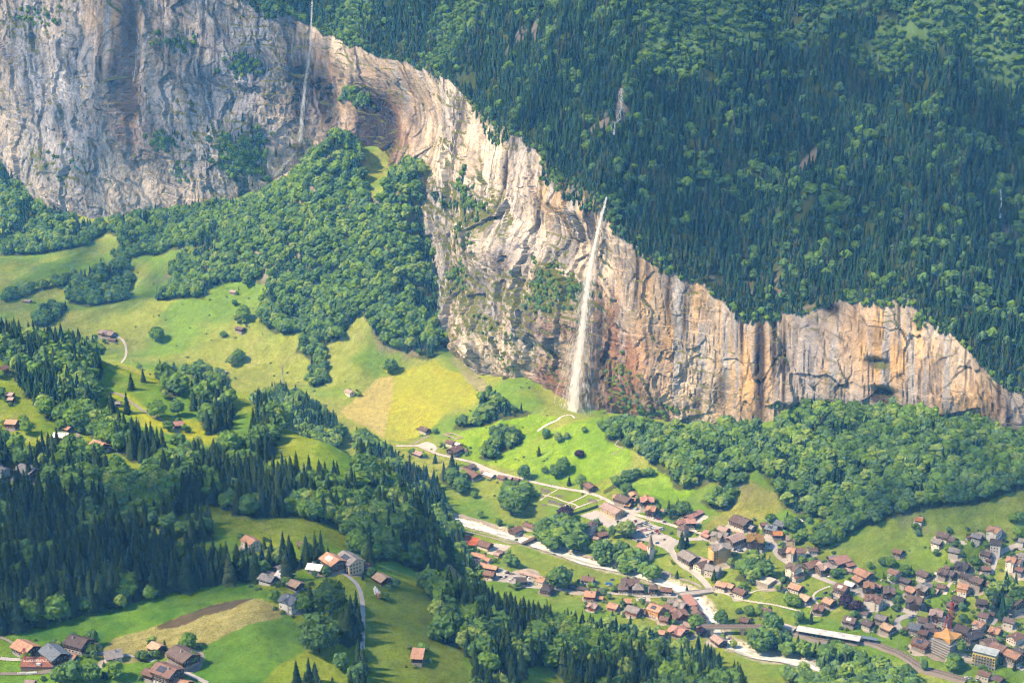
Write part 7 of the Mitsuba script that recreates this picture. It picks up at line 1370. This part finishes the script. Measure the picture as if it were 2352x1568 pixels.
# railway: ballast, rails, viaduct, station canopies
rail = np.array(mk('rail'), float); q = resample(rail[:, :2], 3.0)
zb = gaussian_filter(ground(q[:, 0], q[:, 1]), 6) + 1.2; zb[: 12] = np.maximum(zb[:12], 4.5)
def strip(offs, lift, c, key, w=None):
    t = np.gradient(q, axis=0); t /= np.linalg.norm(t, axis=1, keepdims=True); n = np.c_[-t[:, 1], t[:, 0]]
    v = np.concatenate([np.c_[q + n * o, zb + l] for o, l in zip(offs, lift)], 0).reshape(len(offs), len(q), 3).transpose(1, 0, 2).reshape(-1, 3)
    shape(key, (v, grid_faces(len(q), len(offs))), c, False)
strip((-8, -4.2, 4.2, 8), (-5, 0, 0, -5), (.215, .19, .17), 'railway_bed'); tag('railway_bed', None, None, None, 'structure')
for j, o in enumerate((-2.9, -1.5, 1.5, 2.9)): strip((o - .12, o - .10, o + .10, o + .12), (.02, .22, .22, .02), (.10, .075, .06), key_for('rail')); tag('rail' if j == 0 else f'rail_{j:03d}', None, None, None, 'structure')
vd = np.array(mk('viaduct'), float); a, b = vd[0], vd[-1]; zt = 7.6; d_ = (b - a)[:2]; Lv = float(np.hypot(*d_)) + 8; yaw = math.degrees(math.atan2(d_[1], d_[0])); at = (float((a[0] + b[0]) / 2), float((a[1] + b[1]) / 2), zt, yaw)
MB().box(-Lv / 2, Lv / 2, -2.6, 2.6, -1.6, 0, (.42, .37, .34)).put('rail_viaduct__deck', at)
MB().box(-Lv / 2, Lv / 2, -2.75, -2.55, 0.003, 1.0, (.46, .41, .38)).put('rail_viaduct__parapet', at); MB().box(-Lv / 2, Lv / 2, 2.55, 2.75, 0.003, 1.0, (.46, .41, .38)).put('rail_viaduct__parapet_001', at)
MB().box(-Lv / 2 + .1, Lv / 2 - .1, -2.0, 2.0, 0.003, .25, (.22, .15, .12)).put('rail_viaduct__track_bed', at)
for j, px in enumerate((-Lv * .40, -Lv * .29, Lv * .13)): MB().prism([(-2.3, -16), (2.3, -16), (2.1, -1.6), (-2.1, -1.6)], px - 1.6, px + 1.6, (.36, .33, .29)).put(f'rail_viaduct__pier_{j + 1:03d}' if j else 'rail_viaduct__pier', at)
tag('rail_viaduct', 'pale concrete railway viaduct on piers across the river', 'viaduct')
cn4 = np.array(mk('canopy'), float); c0 = cn4.mean(0); d_ = (cn4[1] - cn4[0])[:2]; yaw = math.degrees(math.atan2(d_[1], d_[0])); Lc = float(np.hypot(*d_)); Wc = 11.0; z = gz(c0[0], c0[1]); at = (float(c0[0]), float(c0[1]), z, yaw)
m = MB().box(-Lc / 2, Lc / 2, -Wc / 2, Wc / 2, 5.4, 5.7, (.46, .46, .48)); sheet_cells(m, (-Lc / 2, -Wc / 2, 5.72), (Lc / 2, -Wc / 2, 5.72), (-Lc / 2, Wc / 2, 5.9), (Lc / 2, Wc / 2, 5.9), 3.4, (.52, .52, .54), np.random.default_rng(4), .03); m.put('station_canopy__roof', at)
for j, a_ in enumerate(np.linspace(-Lc / 2 + 2, Lc / 2 - 2, 9)): MB().bar((a_, -3.5, -2), (a_, -3.5, 5.4), .22, (.3, .3, .3), 6).bar((a_, 3.5, -2), (a_, 3.5, 5.4), .22, (.3, .3, .3), 6).put('station_canopy__post' + (f'_{j:03d}' if j else ''), at)
tag('station_canopy', 'long pale grey canopy roof of the railway station', 'station roof')
x, y = mk('shelter')[:2]; z = gz(x, y); at = (x, y, z, yaw - 3)
MB().box(-8, 8, -2.8, 2.8, 4.2, 4.5, (.13, .19, .25)).put('platform_shelter__roof', at); MB().box(-7.5, 7.5, 2.2, 2.4, -1, 4.2, (.14, .13, .13)).put('platform_shelter__wall', at)
for j, a_ in enumerate((-7, 0, 7)): MB().bar((a_, -2.2, -1), (a_, -2.2, 4.2), .15, (.3, .3, .3), 5).put('platform_shelter__post' + (f'_{j:03d}' if j else ''), at)
tag('platform_shelter', 'dark blue roofed platform shelter right of the station canopy', 'shelter')
for j in range(7):
    i = int((j + .5) / 7 * len(q)); x, y = q[i] + np.array([.6, 4.6]) * 1; k = key_for('catenary_pole')
    MB().bar((0, 0, -2), (0, 0, 7.5), .14, (.32, .33, .33), 6).put(k + '__pole', (x, y, float(zb[i]), 0)); MB().bar((0, 0, 6.6), (-1.5, -3.8, 6.9), .08, (.32, .33, .33), 4).put(k + '__arm', (x, y, float(zb[i]), 0))
    tag(k, 'thin grey overhead line pole beside the curving railway', 'pole', 'overhead line poles along the railway')
# hedge, walls, little bridges
hq = resample(np.array(mk('hedge'))[:, :2], .9); g = np.random.default_rng(8); m = MB(); ic = trimesh.creation.icosphere(1)
for p in hq:
    for zz in (.7, 1.9): m.add(ic.vertices * (1 + g.normal(0, .14, (len(ic.vertices), 1))) * [1.0, 1.0, 1.05] + [p[0], p[1], gz(*p) + zz], ic.faces, np.array((.045, .075, .02)) * g.uniform(.8, 1.2))
m.put('clipped_hedge'); tag('clipped_hedge', 'long dark clipped hedge between the car park and the bright lawn', 'hedge')
gw = np.array(mk('garden_wall'), float); gwz = [gz(p[0], p[1]) for p in gw]; m = MB()
for i in range(len(gw)):
    a, b = np.r_[gw[i - 1][:2], gwz[i - 1]], np.r_[gw[i][:2], gwz[i]]; m.bar(a + [0, 0, .6], b + [0, 0, .6], .9, (.36, .29, .24), 4)
m.put('garden_wall'); tag('garden_wall', 'pale stone wall round a square garden above the lane', 'wall')
rwq = resample(np.array(mk('riverwall'))[:, :2], 2.0); t = np.gradient(rwq, axis=0); t /= np.linalg.norm(t, axis=1, keepdims=True); nn = np.c_[-t[:, 1], t[:, 0]]; g = np.random.default_rng(9); m = MB(); ic0 = trimesh.creation.icosphere(1)
for p, n_ in zip(rwq, nn):
    for r__ in range(4):
        x, y = p + n_ * (r__ * .5) + g.normal(0, .2, 2); m.add(ic0.vertices * g.uniform(.8, 1.15, (len(ic0.vertices), 1)) * [1.25, .9, .75] + [x, y, gz(x, y) + .4 + r__ * .95], ic0.faces, np.array((.34, .32, .30)) * g.uniform(.7, 1.25))
m.put('boulder_wall'); tag('boulder_wall', 'rough grey boulder wall below the church and above the river path', 'wall')
rb = np.array(mk('roadbridge'), float); a, b = rb; d_ = (b - a)[:2]; yaw = math.degrees(math.atan2(d_[1], d_[0])); at = (float((a[0] + b[0]) / 2), float((a[1] + b[1]) / 2), max(gz(a[0], a[1]), gz(b[0], b[1]), 2.6), yaw)
MB().box(-17, 17, -4.2, 4.2, -.5, .42, (.36, .34, .33)).put('road_bridge__deck', at); MB().box(-17, 17, -4.3, -4.1, .423, 1.3, (.5, .48, .46)).put('road_bridge__railing', at); MB().box(-17, 17, 4.1, 4.3, .423, 1.3, (.5, .48, .46)).put('road_bridge__railing_001', at)
tag('road_bridge', 'pale road bridge curving over the river by the salmon roof', 'bridge')
cb = np.array(mk('coveredbridge'), float); a, b = cb; d_ = (b - a)[:2]; yaw = math.degrees(math.atan2(d_[1], d_[0])); at = (float((a[0] + b[0]) / 2), float((a[1] + b[1]) / 2), 3.4, yaw)
MB().box(-12, 12, -1.6, 1.6, -.5, 0, (.2, .16, .13)).put('covered_bridge__deck', at); r_ = MB(); gable_roof(r_, 22, 3.4, 2.5, 1.1, np.array((.22, .17, .14)), np.random.default_rng(5), .4, .4); r_.put('covered_bridge__roof', at); MB().box(-11, 11, -1.5, -1.4, .003, 1.2, (.14, .1, .08)).box(-11, 11, 1.4, 1.5, .003, 1.2, (.14, .1, .08)).put('covered_bridge__railing', at)
m = MB()
for a_ in np.linspace(-10.8, 10.8, 8):
    for s in (-1.45, 1.45): m.bar((a_, s, 0), (a_, s, 2.6), .11, (.14, .1, .08), 4)
m.put('covered_bridge__post', at); labels['covered_bridge__post'] = {'kind': 'stuff'}
tag('covered_bridge', 'small covered wooden footbridge over the pale river', 'bridge')
# lattice mast beyond the terrace rim
x, y = mk('mast')[:2]; z = gz(x, y); m = MB(); steel = (.42, .43, .45)
for s in ((1, 1), (1, -1), (-1, -1), (-1, 1)): m.bar((s[0] * 1.3, s[1] * 1.3, -1), (s[0] * .2, s[1] * .2, 34), .16, steel, 4)
for k_ in range(12):
    r0, r1 = 1.3 - k_ * .092, 1.3 - (k_ + 1) * .092; m.bar((r0, r0, k_ * 2.83), (-r1, r1, k_ * 2.83 + 2.83), .08, steel, 3); m.bar((-r0, -r0, k_ * 2.83), (r1, -r1, k_ * 2.83 + 2.83), .08, steel, 3)
m.put('lattice_mast__tower', (x, y, z, 20)); MB().bar((-2.6, 0, 24), (2.6, 0, 24), .12, steel, 4).bar((-2, 0, 29), (2, 0, 29), .12, steel, 4).put('lattice_mast__arm', (x, y, z, 20)); tag('lattice_mast', 'thin steel lattice mast standing beyond the terrace rim', 'mast')
# wrapped bales by the near meadow
b = np.array(mk('bales'), float)
prof = [(0, 0)] + [(.62 * math.cos(a), .6 + .62 * math.sin(a)) for a in np.linspace(-math.pi / 2, 1.5 * math.pi, 11)[:-1]]
for li in range(4):
    p0, p1 = b[li * 2], b[li * 2 + 1]; n_ = max(5, int(np.linalg.norm((p1 - p0)[:2]) / 1.35)); yaw = math.degrees(math.atan2(p1[1] - p0[1], p1[0] - p0[0]))
    for j in range(n_):
        p = p0 + (p1 - p0) * j / n_; k = key_for('hay_bale'); pink = li == 1 and j > n_ * .6
        MB().prism(prof[1:], -.6, .6, (.55, .13, .17) if pink else (.66, .65, .63)).put(k, (float(p[0]), float(p[1]), gz(p[0], p[1]), yaw))
        tag(k, ('pink' if pink else 'white') + f' wrapped bale in the rows on the near olive meadow', 'hay bale', ('pink' if pink else 'white') + ' wrapped bales in rows')
# lettered workshop roof with the small red crane
lr = np.array(mk('letter_roof'), float); c0 = lr.mean(0); z = gz(c0[0], c0[1]); at = (float(c0[0]), float(c0[1]), z, -1)
L, W = 21.0, 7.6
MB().prism([(-W / 2 + .4, -2), (W / 2 - .4, -2), (W / 2 - .4, 5.6), (-W / 2 + .4, 2.8)], -L / 2 + .4, L / 2 - .4, (.22, .15, .12)).put('workshop__wall', at)
g = np.random.default_rng(10); r_ = MB().prism([(-W / 2, 2.8), (W / 2, 6.0), (W / 2, 6.25), (-W / 2, 3.05)], -L / 2, L / 2, (.12, .05, .035)); sheet_cells(r_, (-L / 2, -W / 2, 3.07), (L / 2, -W / 2, 3.07), (-L / 2, W / 2, 6.27), (L / 2, W / 2, 6.27), .8, (.25, .115, .085), g, .08); r_.put('workshop__roof', at)
tm = meshkit.text_mesh('MUELLERHOLZ.CH', 2.0, .05, True); v = tm.vertices.copy(); v[:, :2] -= (v[:, :2].min(0) + v[:, :2].max(0)) / 2; v[:, 0] *= 18.6 / np.ptp(v[:, 0]); sl = math.atan2(3.2, W)
v = np.c_[v[:, 0], v[:, 1] * math.cos(sl) + .9, 4.67 + .9 * math.tan(sl) + v[:, 1] * math.sin(sl) + v[:, 2] + .06]; MB().add(v, tm.faces, (.62, .47, .38)).put('workshop__lettering', at)
MB().box(0, 2.6, -W / 2 + .6, -W / 2 + 2.2, 3.6, 5.0, (.62, .6, .57)).put('workshop__roof_box', at)
tag('workshop', 'long low workshop with pale capital letters on its red-brown roof', 'workshop')
x, y = mk('small_crane')[:2]; z = gz(x, y); m = MB(); lattice(m, (0, 0, -1), (0, 0, 13), .45, (.40, .10, .07), 9); m.put('small_crane__mast', (x, y, z, 0)); m = MB(); m.box(-.7, .7, -.7, .7, 13, 14.2, (.4, .1, .07)); lattice(m, (0, 0, 13.4), (-1.5, -5, 13), .3, (.40, .10, .07), 5); m.put('small_crane__jib', (x, y, z, 0)); tag('small_crane', 'small dull red crane standing before the lettered workshop roof', 'crane')
# stacks of timber and boats of planks beside the workshop
for j, (dx, dy, ln, c, text) in enumerate(((-9, -6.5, 5, (.5, .48, .45), 'pale plank stack left before the lettered workshop'), (-2.5, -6.8, 7, (.55, .6, .58), 'long greenish plank stack before the lettered workshop'), (-14, 17, 7, (.62, .6, .58), 'white tarpaulin-covered log stack at the dark wood edge'))):
    k = key_for('timber_stack'); m = MB(); px, py = c0[0] + dx, c0[1] + dy
    for a in range(3):
        for b_ in range(3): m.bar((-ln / 2, a * .5 - .5, .3 + b_ * .45), (ln / 2, a * .5 - .5, .3 + b_ * .45), .24, np.array(c) * (.8 + .1 * ((a + b_) % 3)), 6)
    m.put(k, (float(px), float(py), gz(px, py), 8)); tag(k, text, 'timber stack')
x, y = mk('digger')[:2]; z = gz(x, y) + .2; at = (x, y, z, 25)
MB().box(-1.9, 1.9, -1.3, -.7, 0, .8, (.05, .05, .05)).box(-1.9, 1.9, .7, 1.3, 0, .8, (.05, .05, .05)).put('excavator__track', at); MB().prism([(-1.2, .85), (1.2, .85), (1.2, 1.9), (.9, 2.2), (-1.2, 2.2)], -1.9, 1.0, (.72, .40, .04)).put('excavator__body', at); MB().prism([(-.2, 2.2), (1.0, 2.2), (1.0, 3.1), (0, 3.1)], -.2, 1.2, (.06, .06, .07)).put('excavator__cab', at); MB().bar((1, -.5, 1.8), (3.2, -.5, 3.6), .22, (.72, .40, .04), 4).bar((3.2, -.5, 3.6), (4.6, -.5, 1.2), .18, (.72, .40, .04), 4).put('excavator__arm', at); tag('excavator', 'orange excavator on the gravel below the scaffolded hotel', 'excavator')
x, y = mk('truck')[:2]; z = gz(x, y) + .2; at = (x, y, z, -8)
MB().box(-3.2, 1.6, -1.2, 1.2, .8, 3.0, (.05, .15, .42)).put('lorry__load_box', at); MB().prism([(-1.15, .6), (1.15, .6), (1.15, 2.4), (1.0, 2.7), (-1.0, 2.7), (-1.15, 2.4)], 1.75, 3.6, (.06, .18, .48)).put('lorry__cab', at); MB().box(3.6, 3.66, -1, 1, 1.6, 2.4, (.04, .05, .06)).put('lorry__windscreen', at)
m = MB()
for a in (-2.2, 2.6):
    for s in (-1.1, 1.1): m.bar((a, s - .15, .5), (a, s + .15, .5), .5, (.03, .03, .03), 10)
m.put('lorry__wheel', at); labels['lorry__wheel'] = {'kind': 'stuff'}; tag('lorry', 'small blue lorry parked beside the twin-gabled riverside house', 'lorry')
x, y = mk('flag')[:2]; z = gz(x, y); at = (x, y, z, 25); MB().bar((0, 0, -1), (0, 0, 10.5), .09, (.6, .6, .6), 6).put('flagpole__pole', at)
MB().box(.1, 3.1, -.03, .03, 7.3, 10.3, (.62, .02, .03)).box(1.25, 1.95, -.045, .045, 7.9, 9.7, (.8, .8, .8)).box(.7, 2.5, -.05, .05, 8.45, 9.15, (.8, .8, .8)).put('flagpole__flag', at); labels['flagpole__flag'] = {'label': 'red square flag with a white cross'}; tag('flagpole', 'flagpole flying a red flag with a white cross between village roofs', 'flagpole')

# ------------------------------------------------------------------ fair-weather clouds high over the valley (above and beside the picture): masses of vapour puffs
CLOUDS = [[-2102.1,584.1,250,95,0.4],[-2032.1,458.7,330,110,0.2],[-2211.6,624.9,170,70,0.4],[-1561.8,895.8,230,170,0.2],[-1519.2,1067.7,210,110,0.3],[-1264,1487.1,420,150,0.5],
 [-1382.3,1686.8,300,90,0.4],[-2756.7,1848,230,220,0.5],[-2439.1,2321.7,260,260,0.5],[-2193,2228.9,200,200,0.4],]
ic = trimesh.creation.icosphere(0)
for ci, (x, y, rx, ry, dens) in enumerate(CLOUDS):
    g = np.random.default_rng(8000 + ci); m = []
    n = int(dens * 1.35 * math.pi * rx * ry / (math.pi * 11.0 ** 2)); V, F = [], []
    a, r = g.uniform(0, 6.283, n), np.minimum(np.sqrt(g.random(n)) * g.uniform(.75, 1.35, n), 1.5)
    px, py = x + rx * r * np.cos(a), y + ry * r * np.sin(a)
    pz = 2350 + g.uniform(0, 1, n) * 130 * np.clip(1.1 - r * .8, .1, 1)
    for i in range(n): V.append(ic.vertices * g.uniform(6, 15) * g.uniform(.8, 1.2, (12, 1)) + [px[i], py[i], pz[i]]); F.append(ic.faces + i * 12)
    k = key_for('cumulus_cloud'); V = np.vstack(V); shape(k, (V, np.vstack(F)), (.85, .85, .86), True); tag(k, 'white fair-weather cloud high above the valley, outside the picture', 'cloud', 'clouds above the valley')

# ------------------------------------------------------------------ the air
lo, hi = np.array(HAZE_BOX[0]), np.array(HAZE_BOX[1])
scene['haze'] = {'type': 'cube', 'to_world': T().translate(((lo + hi) / 2).tolist()).scale(((hi - lo) / 2).tolist()),
                 'bsdf': {'type': 'null'}, 'interior': {'type': 'ref', 'id': 'air'}}
tag('haze', 'thin blue summer haze filling the valley', None, None, 'stuff')
